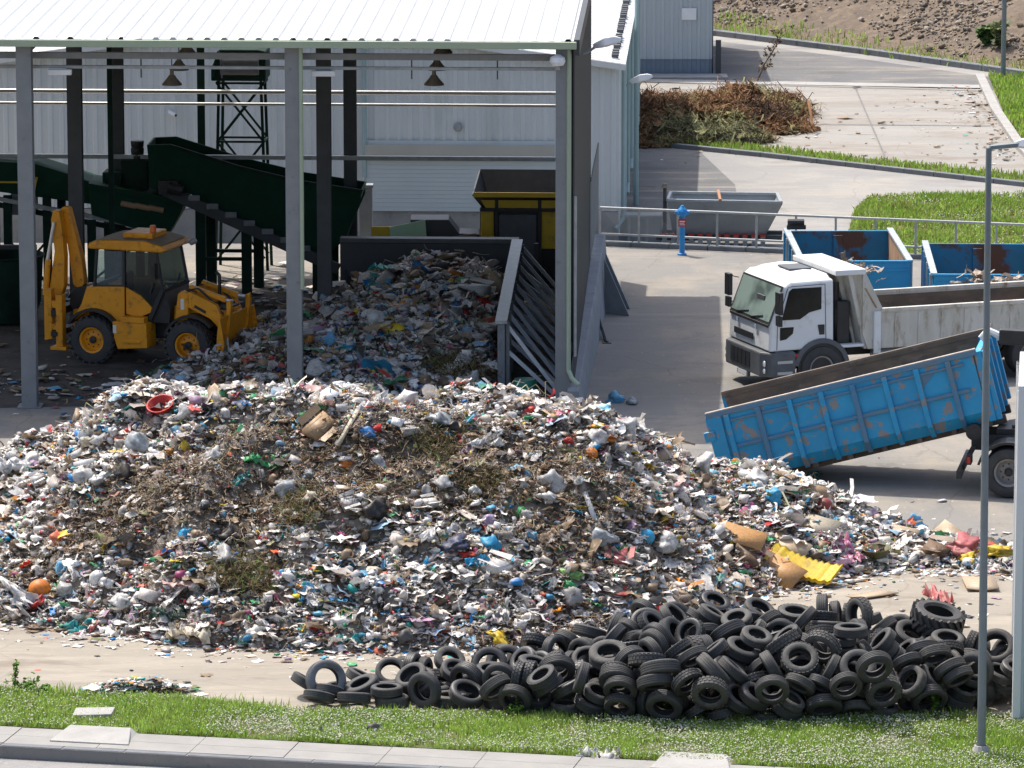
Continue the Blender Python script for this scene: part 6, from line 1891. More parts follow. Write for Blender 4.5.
# front (raised) end: sloping wall with frame and hook bar
fe = [(CL - .2, .02), (CL - .06, .02), (CL - .02, CH + .02), (CL - .16, CH + .02)]
MB().prism(fe, -1.2, 1.2).build('end_wall', M['blue_tilt'], ct, bevel=.012)
for y in (-1.1, -.35, .35, 1.1):
    MB().prism([(CL - .06, .02), (CL + .05, .02), (CL + .06, CH), (CL - .02, CH)], y - .07, y + .07).build('end_rib', M['blue_tilt'], ct, bevel=.01)
MB().bar((CL + .02, -.5, CH + .12), (CL + .02, .5, CH + .12), .06).bar((CL, -.45, CH - .1), (CL + .02, -.45, CH + .14), .06).bar((CL, .45, CH - .1), (CL + .02, .45, CH + .14), .06).tube([(CL + .02, -.12, CH + .14), (CL + .16, 0, CH + .3), (CL + .02, .12, CH + .14)], .03, 8).build('hook_bar', M['rim_steel'], ct)
for s in (-1, 1):
    MB().box((.1, s * .53 - .06, -.17), (CL + .05, s * .53 + .06, -.002)).build('skid_rail', M['worn_inside'], ct, bevel=.01)
    MB().lathe([(0, -.08), (.13, -.08), (.13, .08), (0, .08)], 14, Matrix.Translation((.18, s * .9, -.08)) @ Matrix.Rotation(PI / 2, 4, 'X')).build('roller', M['black'], ct, smooth=True)
mb = MB()
for k in range(9):
    mb.box((.4 + k * .7, -.98, -.10), (.5 + k * .7, .98, -.004))
mb.build('cross_member', M['worn_inside'], ct)

# ------------------------------------------------------------------ dark hook-lift lorry
g = ground_at(1008, 498)
Rm = Matrix.Rotation(YAW, 3, 'Z')
loc = g - Rm @ Vector((.0, -1.12, 0))
hk = empty('hooklift_lorry', (loc.x, loc.y, 0), YAW, 'black hook-lift lorry whose arm holds up the raised end of the blue container', 'lorry')
for s in (-1, 1):
    for x in (0, 1.35, 5.6):
        make_wheel(hk, (x, s * .97, .5), .5, .5 if x < 3 else .32, M['wheel_grey'], 1 if s < 0 else -1, .56, lugs=False)
    for x in (0, 1.35):
        a_ = [(x + .57 * math.cos(a), .5 + .57 * math.sin(a)) for a in np.linspace(R(15), R(165), 14)]
        b_ = [(x + .62 * math.cos(a), .5 + .62 * math.sin(a)) for a in np.linspace(R(15), R(165), 14)]
        MB().prism(a_ + b_[::-1], s * .97 - .28, s * .97 + .28).build('mudguard', M['black'], hk)
    MB().box((-.78, s * .42 - .06, .80), (5.2, s * .42 + .06, 1.10)).build('chassis_rail', M['black'], hk, bevel=.01)
    MB().lathe([(0, -.1), (.16, -.1), (.16, .1), (0, .1)], 16, Matrix.Translation((-.72, s * .55, 1.18)) @ Matrix.Rotation(PI / 2, 4, 'X')).build('rear_roller', M['black'], hk, smooth=True)
    MB().box((-.82, s * .95 - .16, .62), (-.72, s * .95 + .16, .82)).build('tail_light_box', M['black'], hk, bevel=.01)
    MB().box((-.835, s * .95 - .13, .66), (-.815, s * .95 + .13, .78)).box((-.80, s * 1.13 - .02, .66), (-.74, s * 1.13, .78)).build('tail_light', M['red'], hk)
    MB().bar((-.70, s * .6, .9), (-.95, s * .6, .42), .08).build('bumper_stay', M['black'], hk)
    MB().tube([(1.0, s * .3, 1.2), (2.6, s * .3, 2.1)], .09, 10).build('ram_barrel', M['black'], hk, smooth=True)
    MB().tube([(2.4, s * .3, 2.0), (3.2, s * .3, 2.5)], .05, 10).build('ram_rod', M['chrome'], hk, smooth=True)
MB().bar((-.96, -1.1, .42), (-.96, 1.1, .42), .1, .16).build('rear_bumper', M['black'], hk, bevel=.01)
MB().box((-.3, -.4, 1.10), (.6, .4, 1.22)).tube([(0, -.3, 1.25), (.5, -.1, 1.32), (.8, .2, 1.26)], .04, 8).build('rear_frame', M['black'], hk, bevel=.01)
tip = hk.matrix_basis.inverted() @ (org + R3 @ Vector((CL + .02, 0, CH + .12)))
tip = Matrix.Rotation(-YAW, 3, 'Z') @ (org + R3 @ Vector((CL + .06, 0, CH + .2)) - Vector((loc.x, loc.y, 0)))
MB().bar((3.0, 0, 1.15), (3.6, 0, tip.z - .1), .32, .34).bar((3.75, 0, tip.z - .1), (tip.x + .28, 0, tip.z), .22, .30).build('hook_arm', M['black'], hk, bevel=.03)
MB().tube([(tip.x + .3, 0, tip.z), (tip.x + .05, 0, tip.z + .12), (tip.x - .08, 0, tip.z - .02), (tip.x + .02, 0, tip.z - .14)], [.08, .07, .05, .03], 8).build('hook', M['lamp_white'], hk, smooth=True)
hc = empty('cab_group', (5.6, 0, 0)); hc.name = 'cab'
hc.parent = hk
hk_prev = set(bpy.data.objects)
lorry_cab(hk, nmat('dark_cab_paint', (.03, .05, .09), (.025, .04, .07), 2, .35))
for o in set(bpy.data.objects) - hk_prev:
    if o.parent == hk: o.location.x += 5.6
for o in [o for o in hk.children if o.name.startswith('wheel') and abs(o.location.x - 5.6) < .01][2:]:
    for c in list(o.children): bpy.data.objects.remove(c)
    bpy.data.objects.remove(o)
bpy.data.objects.remove(hc)

# ------------------------------------------------------------------ open blue skips
def skip(near_l, near_r, far_l, far_r, h, label):
    """open-topped skip; corners are world points of the rim"""
    W_ = (near_r - near_l).length; L_ = ((far_r - near_r).length + (far_l - near_l).length) / 2
    dv = (far_l - near_l) + (far_r - near_r); ang = math.atan2(dv.y, dv.x) - PI / 2
    e = empty('skip', (near_l.x, near_l.y, 0), ang, label, 'skip', 'open blue skips behind the tipper lorry')
    t = .05
    MB().box((0, 0, .12), (W_, L_, .2)).build('floor', M['worn_inside'], e)
    MB().box((0, L_ - t, .2), (W_, L_, h)).build('end_wall', M['blue_skip'], e, bevel=.006)
    MB().box((t, L_ - t - .012, .2), (W_ - t, L_ - t - .002, h - .01)).build('end_lining', M['rust_blue'], e)
    MB().box((W_ / 2 - .12, L_ - t - .08, .2), (W_ / 2 + .10, L_ - t - .014, h - .1)).build('end_post', M['rust_blue'], e, bevel=.01)
    for s, x0, x1 in ((-1, 0, t), (1, W_ - t, W_)):
        MB().box((x0, t + .002, .2), (x1, L_ - t - .002, h)).build('side_wall', M['blue_skip'], e, bevel=.006)
        lx = (t + .002, t + .012) if s < 0 else (W_ - t - .012, W_ - t - .002)
        MB().box((lx[0], t + .02, .21), (lx[1], L_ - t - .03, h - .01)).build('side_lining', M['rust_tan'], e)
        MB().box((x0 - .05, 0, h), (x1 + .05, L_, h + .07)).build('side_rail', M['rim_pale'], e, bevel=.01)
        for k in range(6):
            y = .35 + k * (L_ - .7) / 5
            xx = (-.07, -.002) if s < 0 else (W_ + .002, W_ + .07)
            MB().box((xx[0], y - .05, .2), (xx[1], y + .05, h - .002)).build('rib', M['blue_skip'] if k % 2 else M['rim_pale'], e, bevel=.006)
    # double doors at the near end
    for s in (0, 1):
        a = .02 + s * W_ / 2
        MB().box((a, -.03, .16), (a + W_ / 2 - .04, t - .002, h)).build('door', M['blue_skip'], e, bevel=.01)
        MB().box((a + .04, -.05, .35), (a + W_ / 2 - .08, -.032, .43)).box((a + .04, -.05, h - .2), (a + W_ / 2 - .08, -.032, h - .13)).build('door_bar', M['blue_skip'], e, bevel=.005)
    MB().tube([(W_ / 2 - .02, -.07, .16), (W_ / 2 - .02, -.07, h)], .035, 8).build('lock_rod', M['blue_skip'], e, smooth=True)
    MB().box((-.02, -.035, h), (W_ + .02, t + .01, h + .05)).build('door_rail', M['blue_skip'], e, bevel=.01)
    return e, ang, W_, L_
M['rim_pale'] = nmat('pale_worn_rim', (.42, .45, .46), (.28, .33, .37), 4, .55)
hS = 1.52
s1 = skip(ground_at(801, 263, hS), ground_at(911, 266, hS), ground_at(791, 231, hS), ground_at(885, 233, hS), hS, 'open blue skip with rust inside, right behind the lorry cab')
s2 = skip(ground_at(933, 276, hS), ground_at(1046, 279, hS), ground_at(930, 243, hS), ground_at(1026, 246, hS), hS, 'open blue skip at the right edge behind the street lamp, rags on its doors')
# black rolled cover on the first skip's far corner
rp = ground_at(795, 232, hS)
tag(MB().tube([(-.18, 0, .16), (.22, 0, .16)], .09, 10).box((-.2, -.07, .0), (.26, .07, .1)).build('cover_roll', M['black'], loc=(rp.x, rp.y, hS + .07), bevel=.01), 'small black roll perched on the far corner of the left blue skip', 'roll')


# ------------------------------------------------------------------ machinery under the shed roof
# big dark green feed hopper with its belt
HP = ground_at(255, 296)
hp = empty('feed_hopper', HP, R(-2.5), 'big dark green feed hopper with a sloping belt behind the backhoe loader', 'conveyor')
def hx(px): return (px - 255) / 41.6
def hz_(py): return (296 - py) / 41.0 - .20 * (py < 200)
side = [(148, 138), (171, 137), (240, 158), (300, 172), (362, 181), (362, 193), (346, 238), (332, 252), (300, 250), (190, 186), (152, 182)]
sp_ = [(hx(a), hz_(b)) for a, b in side]
MB().prism(sp_, 0, .05).build('side_plate', M['green_dark'], hp, bevel=.01)
MB().prism(sp_, 1.4, 1.45).build('side_plate', M['green_dark'], hp, bevel=.01)
MB().prism([(hx(362), hz_(181)), (hx(364), hz_(181)), (hx(346), hz_(240)), (hx(343), hz_(240))], .05, 1.4).build('end_plate', M['green_dark'], hp)
MB().prism([(hx(148), hz_(138)), (hx(150), hz_(138)), (hx(154), hz_(182)), (hx(151), hz_(182))], .05, 1.4).build('end_plate', M['green_dark'], hp)
MB().prism([(hx(152), hz_(180)), (hx(190), hz_(184)), (hx(334), hz_(250)), (hx(334), hz_(246)), (hx(192), hz_(178)), (hx(152), hz_(176))], .05, 1.4).build('belt', M['black'], hp)
mb = MB()
for a, b in zip(side[1:4], side[2:5]):
    mb.bar((hx(a[0]), -.03, hz_(a[1]) - .03), (hx(b[0]), -.03, hz_(b[1]) - .03), .06, .08)
mb.build('rim_rail', M['green_black'], hp)
MB().bar((hx(165), -.10, hz_(182)), (hx(340), -.10, hz_(268)), .12, .26).build('belt_frame', M['steel_dark'], hp, bevel=.01)
for k in range(9):
    t = k / 8
    x, z = hx(178) + (hx(325) - hx(178)) * t, hz_(182) + (hz_(256) - hz_(182)) * t
    MB().box((x - .16, -.2, z - .05), (x + .12, -.16, z + .09)).build('guard', M['barrier'], hp, bevel=.02)
MB().box((hx(160), -.26, hz_(186)), (hx(180), -.04, hz_(172))).tube([(hx(170), -.3, hz_(178)), (hx(185), -.3, hz_(182))], .14, 10).build('drive_motor', M['black'], hp, bevel=.02)
for px, y, tp in ((201, 0, 195), (206, 1.3, 195), (247, 0, 228), (254, 1.3, 228), (318, .05, 248), (330, 1.3, 248)):
    MB().box((hx(px) - .12, y - .08, 0), (hx(px) + .12, y + .08, hz_(tp))).build('leg', M['green_black'], hp, bevel=.01)
MB().bar((hx(201), 0, .9), (hx(247), 0, .9), .08).build('brace', M['green_black'], hp)
MB().bar((hx(201), 1.3, .9), (hx(254), 1.3, .9), .08).build('brace', M['green_black'], hp)

# long left conveyor: trough falling to the right, box and motors at its end
LPt = ground_at(70, 292)
lc = empty('sorting_conveyor', LPt, R(-2.5), 'dark green sorting conveyor and shredder box at the left under the shed', 'conveyor')
def lx(px): return (px - 70) / 41.8
def lz(py): return (292 - py) / 41.2
MB().prism([(lx(-60), lz(158)), (lx(36), lz(163)), (lx(60), lz(170)), (lx(98), lz(183)), (lx(98), lz(204)), (lx(-60), lz(184))], .0, 1.3).build('trough', M['green_dark'], lc, bevel=.015)
MB().bar((lx(-60), -.06, lz(187)), (lx(150), -.06, lz(226)), .10, .10).build('lower_frame', M['galv'], lc)
MB().bar((lx(-60), .4, lz(196)), (lx(150), .4, lz(236)), .10, .12).build('lower_frame', M['green_black'], lc)
MB().prism([(lx(92), lz(180)), (lx(190), lz(196)), (lx(184), lz(212)), (lx(170), lz(236)), (lx(95), lz(212))], -.35, 1.2).build('shredder_box', M['green_dark'], lc, bevel=.02)
MB().box((lx(122), .2, lz(200)), (lx(150), 1.0, lz(160))).box((lx(104), .1, lz(186)), (lx(124), .8, lz(172))).build('gearbox', M['green_black'], lc, bevel=.03)
mb = MB()
for k in range(5):
    mb.lathe([(0, 0), (.16 - .015 * (k % 2), 0), (.16, .08), (0, .1)], 12, Matrix.Translation((lx(138), .5, lz(160) + k * .09)))
mb.build('motor', M['black'], lc, smooth=True)
MB().bar((lx(93), -.38, lz(183)), (lx(190), -.38, lz(199)), .07, .14).build('box_rail', M['green_dark'], lc, bevel=.01)
mb = MB()
for k in range(3):
    mb.tube([(lx(125 + 14 * k), -.36, lz(200 + 2 * k)), (lx(140 + 14 * k), -.36, lz(203 + 2 * k))], .07, 8)
mb.build('roller', M['rust_tan'], lc)
for px, y in ((-40, 0), (-12, 1.2), (8, 0), (48, 0), (56, 1.2), (94, -.2), (104, 1.1), (143, -.2), (150, 1.0)):
    MB().box((lx(px) - .1, y - .08, 0), (lx(px) + .1, y + .08, lz(195) if px < 90 else lz(218))).build('leg', M['green_black'], lc, bevel=.01)
for a, b in (((8, 285), (48, 240)), ((48, 285), (8, 240)), ((94, 280), (143, 240))):
    MB().bar((lx(a[0]), .02, lz(a[1])), (lx(b[0]), .02, lz(b[1])), .06).build('brace', M['green_black'], lc)
MB().bar((lx(-60), -.12, lz(181)), (lx(22), -.12, lz(181)), .04).bar((lx(34), -.12, lz(182)), (lx(34), -.12, lz(235)), .05).bar((lx(39), -.12, lz(176)), (lx(34), -.12, lz(196)), .05).build('handrail', M['yellow_bale'], lc)
MB().box((lx(10), .2, lz(216)), (lx(34), .9, lz(190))).build('control_box', M['barrier'], lc, bevel=.02)
# dark bin at the far left
db = ground_at(8, 322)
e = empty('round_bin', db, 0, 'dark round waste bin standing at the left edge under the conveyor', 'bin')
MB().lathe([(0, .05), (.62, .05), (.78, .5), (.85, 1.55), (.9, 1.6), (.84, 1.62), (.76, .6), (0, .15)], 24).build('drum', M['green_black'], e, smooth=True)
MB().bar((-.7, -.5, 0), (-.7, -.5, 1.9), .1).bar((.7, -.5, 0), (.7, -.5, 1.9), .1).bar((-.75, -.5, 1.85), (.75, -.5, 1.85), .1).build('frame', M['black'], e)
# inclined gallery up under the roof at the left
ga = empty('roof_conveyor', shed(-14, 12.6, 6.4), R(-2.5), 'dark inclined conveyor gallery high up under the roof at the left', 'conveyor')
MB().bar((-3, 0, .0), (5.2, 0, 1.25), .9, .12).build('belt', M['black'], ga)
MB().bar((-3, -.5, .25), (5.2, -.5, 1.5), .06, .08).bar((-3, .5, .25), (5.2, .5, 1.5), .06, .08).bar((-3, -.5, -.1), (5.2, -.5, 1.15), .08, .12).build('frame', M['green_black'], ga)
mb = MB()
for k in range(12):
    x = -2.8 + k * .7; z = (x + 3) / 8.2 * 1.25
    mb.bar((x, -.5, z - .05), (x, -.5, z + .27), .05)
mb.build('post', M['green_black'], ga)
for x in (-1.5, 1.0, 2.9): MB().bar((x, 0, (x + 3) / 8.2 * 1.25 - 6.4), (x, 0, (x + 3) / 8.2 * 1.25), .12).build('leg', M['green_black'], ga)

# lattice tower carrying a small belt head
tp = ground_at(243, 268)
tw = empty('lattice_tower', tp, R(-2.5), 'black lattice tower carrying a small belt head in front of the warehouse wall', 'tower')
zt = 4.75
mb = MB()
cs = [(-.58, -.35), (.58, -.35), (.60, .5), (-.55, .5)]
for x, y in cs: mb.bar((x * 1.12, y, 0), (x * .9, y, zt), .07)
mb.build('leg', M['green_black'], tw)
mb = MB()
for k in range(3):
    z0, z1 = .3 + k * 1.46, .3 + (k + 1) * 1.46
    for (a, b) in ((0, 1), (3, 2)):
        xa, xb = cs[a][0], cs[b][0]
        mb.bar((xa, cs[a][1], z0 if k % 2 else z1), (xb, cs[b][1], z1 if k % 2 else z0), .05).bar((xa, cs[a][1], z1 if k % 2 else z0), (xb, cs[b][1], z0 if k % 2 else z1), .05).bar((xa, cs[a][1], z1), (xb, cs[b][1], z1), .05)
    mb.bar((cs[0][0], cs[0][1], z1), (cs[3][0], cs[3][1], z1), .05).bar((cs[1][0], cs[1][1], z1), (cs[2][0], cs[2][1], z1), .05)
mb.build('brace', M['green_black'], tw)
MB().prism([(-.70, zt), (.66, zt), (.66, zt + .74), (.45, zt + .78), (-.5, zt + .78), (-.70, zt + .3)], -.5, .7).build('belt_head', M['green_black'], tw, bevel=.03)
MB().tube([(-.45, -.53, zt + .42), (.5, -.53, zt + .42)], .27, 16).build('belt_drum', M['plastic_grey'], tw, smooth=True)
MB().bar((.45, -.56, zt + .1), (.64, -.56, zt + .75), .06).bar((-.66, -.56, zt + .1), (-.5, -.56, zt + .75), .06).build('guard', M['green_dark'], tw)
o = MB().box((-.09, -.09, 0), (.09, .09, 6.6)).build('steel_post', M['green_black'], loc=ground_at(203, 274)); tag(o, 'slender dark green post left of the lattice tower', 'post')
# fallen scaffold frame
# baler
bp0 = ground_at(476, 288)
bl = empty('baler', bp0, R(-2.5), 'yellow and black waste baler with a flared hopper beside the right column', 'baler')
def bx(px): return (px - 476) / 41.2
def bz_(py): return (288 - py) / 40.7
MB().box((bx(480), .02, 0), (bx(566), 2.4, bz_(208))).build('body', M['black'], bl, bevel=.02)
for a, b, c, d in ((481, 494, 208, 237), (540, 556, 211, 248), (528, 538, 252, 275), (481, 494, 241, 276)):
    MB().box((bx(a), -.03, bz_(d)), (bx(b), .015, bz_(c))).build('panel', M['yellow_bale'], bl, bevel=.01)
MB().box((bx(499), -.06, bz_(280)), (bx(537), .015, bz_(214))).build('door', M['plastic_grey'], bl, bevel=.015)
MB().bar((bx(497), -.06, bz_(282)), (bx(497), -.06, bz_(195)), .09).bar((bx(540), -.06, bz_(282)), (bx(540), -.06, bz_(195)), .09).bar((bx(497), -.06, bz_(197)), (bx(540), -.06, bz_(197)), .08).bar((bx(480), -.06, bz_(209)), (bx(566), -.06, bz_(209)), .09).build('door_frame', M['black'], bl, bevel=.01)
zt0, zt1, ztb = bz_(208), bz_(193), bz_(182)
t0 = [(bx(484), .1), (bx(562), .1), (bx(562), 1.9), (bx(484), 1.9)]
t1 = [(bx(474), -.25), (bx(570), -.25), (bx(566), 2.2), (bx(476), 2.2)]
def flare(q0, q1, z0, za, zb):
    a = [(x, y, z0) for x, y in q0]; b = [(q1[0][0], q1[0][1], za), (q1[1][0], q1[1][1], za), (q1[2][0], q1[2][1], zb), (q1[3][0], q1[3][1], zb)]
    return a + b
vs = flare(t0, t1, zt0, zt1, ztb)
m2 = MB()
for i, j in ((0, 1), (1, 2), (2, 3), (3, 0)):
    m2.add([vs[i], vs[j], vs[4 + j], vs[4 + i]], [(0, 1, 2, 3)])
o = m2.build('hopper', M['black'], bl)
so_ = o.modifiers.new('sheet', 'SOLIDIFY'); so_.thickness = .04
MB().bar(Vector(vs[4]) + Vector((0, -.03, 0)), Vector(vs[5]) + Vector((0, -.03, 0)), .06, .12).prism([(bx(486), zt0 + .02), (bx(562), zt0 + .02), (bx(566), zt1 - .12), (bx(480), zt1 - .12)], -.10, -.06).build('hopper_lip', M['yellow_bale'], bl, bevel=.01)
# low dark block, boards, yellow mesh cage behind the bay wall
kb = ground_at(428, 298)
o = MB().prism([(-1.35, 0), (1.25, 0), (1.25, 1.55), (.75, 1.57), (.5, 1.9), (-.42, 1.9), (-.42, 1.55), (-1.35, 1.55)], 0, .9).build('steel_bunker', M['clad_dark'], loc=kb, bevel=.02)
tag(o, 'low dark steel bunker in front of the roller door', 'bunker')
o = MB().box((-.3, -.04, 0), (.3, .04, .5)).build('yellow_plate', M['yellow_bale'], loc=kb + Vector((-1.05, -.05, 1.25)), bevel=.02); tag(o, 'small yellow plate on the left end of the dark bunker', 'plate')
pb = nmat('green_board', (.32, .50, .33), (.38, .55, .40), 1.5, .6, c3=(.55, .52, .36), s3=2, lo3=.5, hi3=.7)
o = MB().hexa([Vector(p) for p in ((-.42, -.02, 0), (.48, -.02, 0), (.48, .02, 0), (-.42, .02, 0), (-.5, .28, 1.12), (.36, .28, 1.3), (.36, .32, 1.3), (-.5, .32, 1.12))]).build('board', pb, loc=kb + Vector((-.42, -.42, .62))); tag(o, 'pale green board leaning against the dark bunker', 'board')
o = MB().hexa([Vector(p) for p in ((-.6, -.02, 0), (.5, -.02, 0), (.5, .02, 0), (-.6, .02, 0), (-.35, .25, .72), (.55, .25, .85), (.55, .29, .85), (-.35, .29, .72))]).build('board', nmat('brown_board', (.16, .12, .08), (.12, .09, .06), 2, .8), loc=kb + Vector((.62, -.42, .75))); tag(o, 'dark brown board leaning on the bunker right of the green one', 'board')
cg = empty('mesh_barrier', kb + Vector((-.35, -.9, 0)), 0, 'yellow wire mesh barrier standing before the dark bunker', 'barrier')
MB().bar((-.75, 0, 0), (-.75, 0, 1.5), .05).bar((1.1, 0, 0), (1.1, 0, 1.5), .05).bar((-.75, 0, 1.48), (1.1, 0, 1.48), .04).bar((-.75, 0, .1), (1.1, 0, .1), .04).build('frame', M['yellow_bale'], cg)
mb = MB()
for k in range(23): mb.bar((-.72 + k * .08, 0, .1), (-.72 + k * .08, 0, 1.48), .012)
for k in range(13): mb.bar((-.75, 0, .2 + k * .1), (1.1, 0, .2 + k * .1), .012)
mb.build('wire_mesh', M['yellow_bale'], cg)
# green drum at the foot of the right column
dq = ground_at(525, 402)
o = MB().lathe([(0, 0), (.23, 0), (.25, .03), (.25, .2), (.265, .22), (.25, .24), (.25, .46), (.23, .5), (0, .5)], 20).build('plastic_drum', nmat('green_drum', (.02, .20, .13), (.02, .16, .11), 4, .45), loc=dq, smooth=True)
tag(o, 'dark green plastic drum under the raking struts', 'drum')

# ------------------------------------------------------------------ hydrant, grey trough feeder
hy = empty('hydrant', ground_at(682, 255), 0, 'slim blue hydrant with a red plate before the railing', 'hydrant')
MB().lathe([(.12, 0), (.12, .04), (.07, .06), (.07, 1.0), (.09, 1.02), (.09, 1.06), (0, 1.06)], 16).build('barrel', M['hydrant_blue'], hy, smooth=True)
MB().lathe([(.07, 1.0), (.13, 1.03), (.14, 1.12), (.11, 1.18), (.06, 1.22), (.04, 1.27), (0, 1.28)], 16).tube([(-.19, 0, 1.09), (.19, 0, 1.09)], .05, 10).tube([(0, -.02, 1.09), (0, -.17, 1.09)], .06, 10).build('head', M['hydrant_blue'], hy, smooth=True)
pl = MB().box((-.10, -.085, .74), (.10, -.072, .94)).build('sign_plate', M['red'], hy)
MB().box((-.07, -.089, .86), (.07, -.0855, .885)).box((-.07, -.089, .82), (.05, -.0855, .835)).box((-.07, -.089, .78), (.07, -.0855, .795)).build('sign_mark', M['lamp_white'], pl)

gq = gf(724, 249)
gt = empty('trough_feeder', gq, R(-4), 'grey steel trough feeder with tapering walls behind the railing', 'feeder')
def tx(px): return (px - 724) / 38.0
Z0, Z1 = .38, 1.28
top = [(tx(667), -.05), (tx(781), -.25), (tx(776), 1.35), (tx(668), 1.4)]
bot = [(tx(672), .25), (tx(764), .15), (tx(762), 1.0), (tx(672), 1.05)]
def tro(i, j, nm, mat, push=0.0):
    a, b = bot[i], bot[j]; c, d = top[j], top[i]
    return MB().add([(a[0], a[1], Z0), (b[0], b[1], Z0), (c[0], c[1], Z1), (d[0], d[1], Z1)], [(0, 1, 2, 3)])
for i, j in ((0, 1), (1, 2), (2, 3), (3, 0)):
    o = tro(i, j, '', None).build('wall', M['grey_trough'], gt); q = o.modifiers.new('sheet', 'SOLIDIFY'); q.thickness = .05
MB().add([(x * .97, y * .97 + .02, Z0 + .55) for x, y in top], [(0, 1, 2, 3)]).build('inner_floor', M['grey_inside'], gt)
for i, j in ((0, 1), (1, 2), (2, 3), (3, 0)):
    MB().bar((*top[i], Z1 + .02), (*top[j], Z1 + .02), .09, .07).build('rim', M['galv'], gt, bevel=.01)
MB().bar((tx(720), -.2, Z1 + .05), (tx(716), 1.4, Z1 + .08), .07).build('cross_bar', nmat('rust_bar', (.40, .20, .10), (.3, .14, .07), 4, .7), gt)
MB().box((tx(655), .1, .2), (tx(782), .25, .36)).box((tx(655), .9, .2), (tx(782), 1.05, .36)).build('base_frame', M['steel_dark'], gt, bevel=.01)
for k in range(12):
    x = tx(664 + k * 9)
    MB().box((x - .06, -.05, 0), (x + .06, .1, .34)).build('roller_stand', M['grey_trough'], gt)
    MB().box((x - .07, -.08, .34), (x + .07, .1, .40)).build('roller_cap', M['red'], gt)
MB().tube([(tx(664), .1, 0), (tx(664), .1, 1.6)], .05, 8).build('side_post', M['steel_dark'], gt, smooth=True)
MB().lathe([(0, .12), (.06, .1), (.08, .04), (.12, 0), (0, -.02)], 12, Matrix.Translation((tx(664), .1, 1.62))).build('post_cap', M['bell'], gt, smooth=True)
MB().box((tx(606), .1, .15), (tx(660), 1.2, .8)).bar((tx(606), .0, .85), (tx(662), .0, .85), .08).build('side_bed', M['grey_trough'], gt, bevel=.02)
for x in (612, 628, 646): MB().bar((tx(x), .02, 0), (tx(x), .02, .85), .07).build('bed_leg', M['galv'], gt)
# pale rags hanging over the skip doors
rg = np.random.default_rng(606)
for k, (px, py, c, lb) in enumerate(((838, 263, (.40, .33, .26), 'tan rag caught on the door rail of the left blue skip'), (872, 265, (.48, .40, .32), 'pale crumpled rag hanging on the lock rod of the left skip'),
                                     (968, 277, (.36, .28, .22), 'brown rag at the left of the bundle on the right skip'), (985, 278, (.50, .42, .34), 'pale tattered rag hanging over the doors of the right skip'), (1005, 278, (.42, .34, .28), 'long tattered rag at the right end of the right skip doors'))):
    p = ground_at(px, py, hS + .02)
    bits = []
    n = 14
    P = np.stack([rg.normal(0, .20, n), rg.normal(-.06, .03, n), rg.normal(-.06, .10, n)], 1)
    C = np.array(c) * rg.uniform(.6, 1.25, n)[:, None]
    Vv, Tt, Cc = assemble([(TS, P[:9], rg.uniform(.08, .15, 9), .8, C[:9], None, 1), (TT, P[9:], rg.uniform(.14, .22, 5), .9, C[9:], None, 1)], rg)
    o = np_mesh('rag', Vv, Tt, M['trash'], Cc); o.location = (p.x, p.y - .02, p.z)
    tag(o, lb, 'rag')


# ------------------------------------------------------------------ things one can pick out on the heaps
ur = np.random.default_rng(707)
ICO3 = ico(3)
CLR = dict(white=(.70, .69, .67), pale=(.56, .55, .53), grey=(.30, .30, .30), dgrey=(.10, .10, .10), black=(.022, .022, .024), card=(.40, .265, .15), lcard=(.52, .40, .27), brown=(.17, .105, .06), tan=(.40, .30, .19),
           red=(.52, .025, .02), dred=(.28, .05, .045), orange=(.68, .20, .02), yellow=(.68, .47, .03), blue=(.02, .20, .52), lblue=(.16, .42, .62), sky=(.03, .36, .62), teal=(.03, .34, .33), green=(.03, .32, .10), lgreen=(.25, .50, .15),
           dgreen=(.02, .07, .05), pink=(.62, .22, .36), purple=(.18, .08, .24), lilac=(.45, .36, .52), navy=(.03, .045, .10), cream=(.60, .53, .40), clear=(.42, .46, .48), olive=(.15, .14, .06), rose=(.48, .13, .13), ocard=(.56, .30, .11))
CATS = dict(bag='bag', film='plastic film', sheet='sheet', card='cardboard', box='box', bottle='bottle', cloth='cloth', tub='tub', plank='plank', foam='foam', ball='ball', brush='branches')
NAMES = dict(bag='rubbish_bag', film='plastic_film', sheet='plastic_sheet', card='cardboard_sheet', box='cardboard_box', bottle='plastic_bottle', cloth='old_cloth', tub='plastic_tub', plank='wooden_plank', foam='foam_mat', ball='plastic_ball', brush='cut_branches')


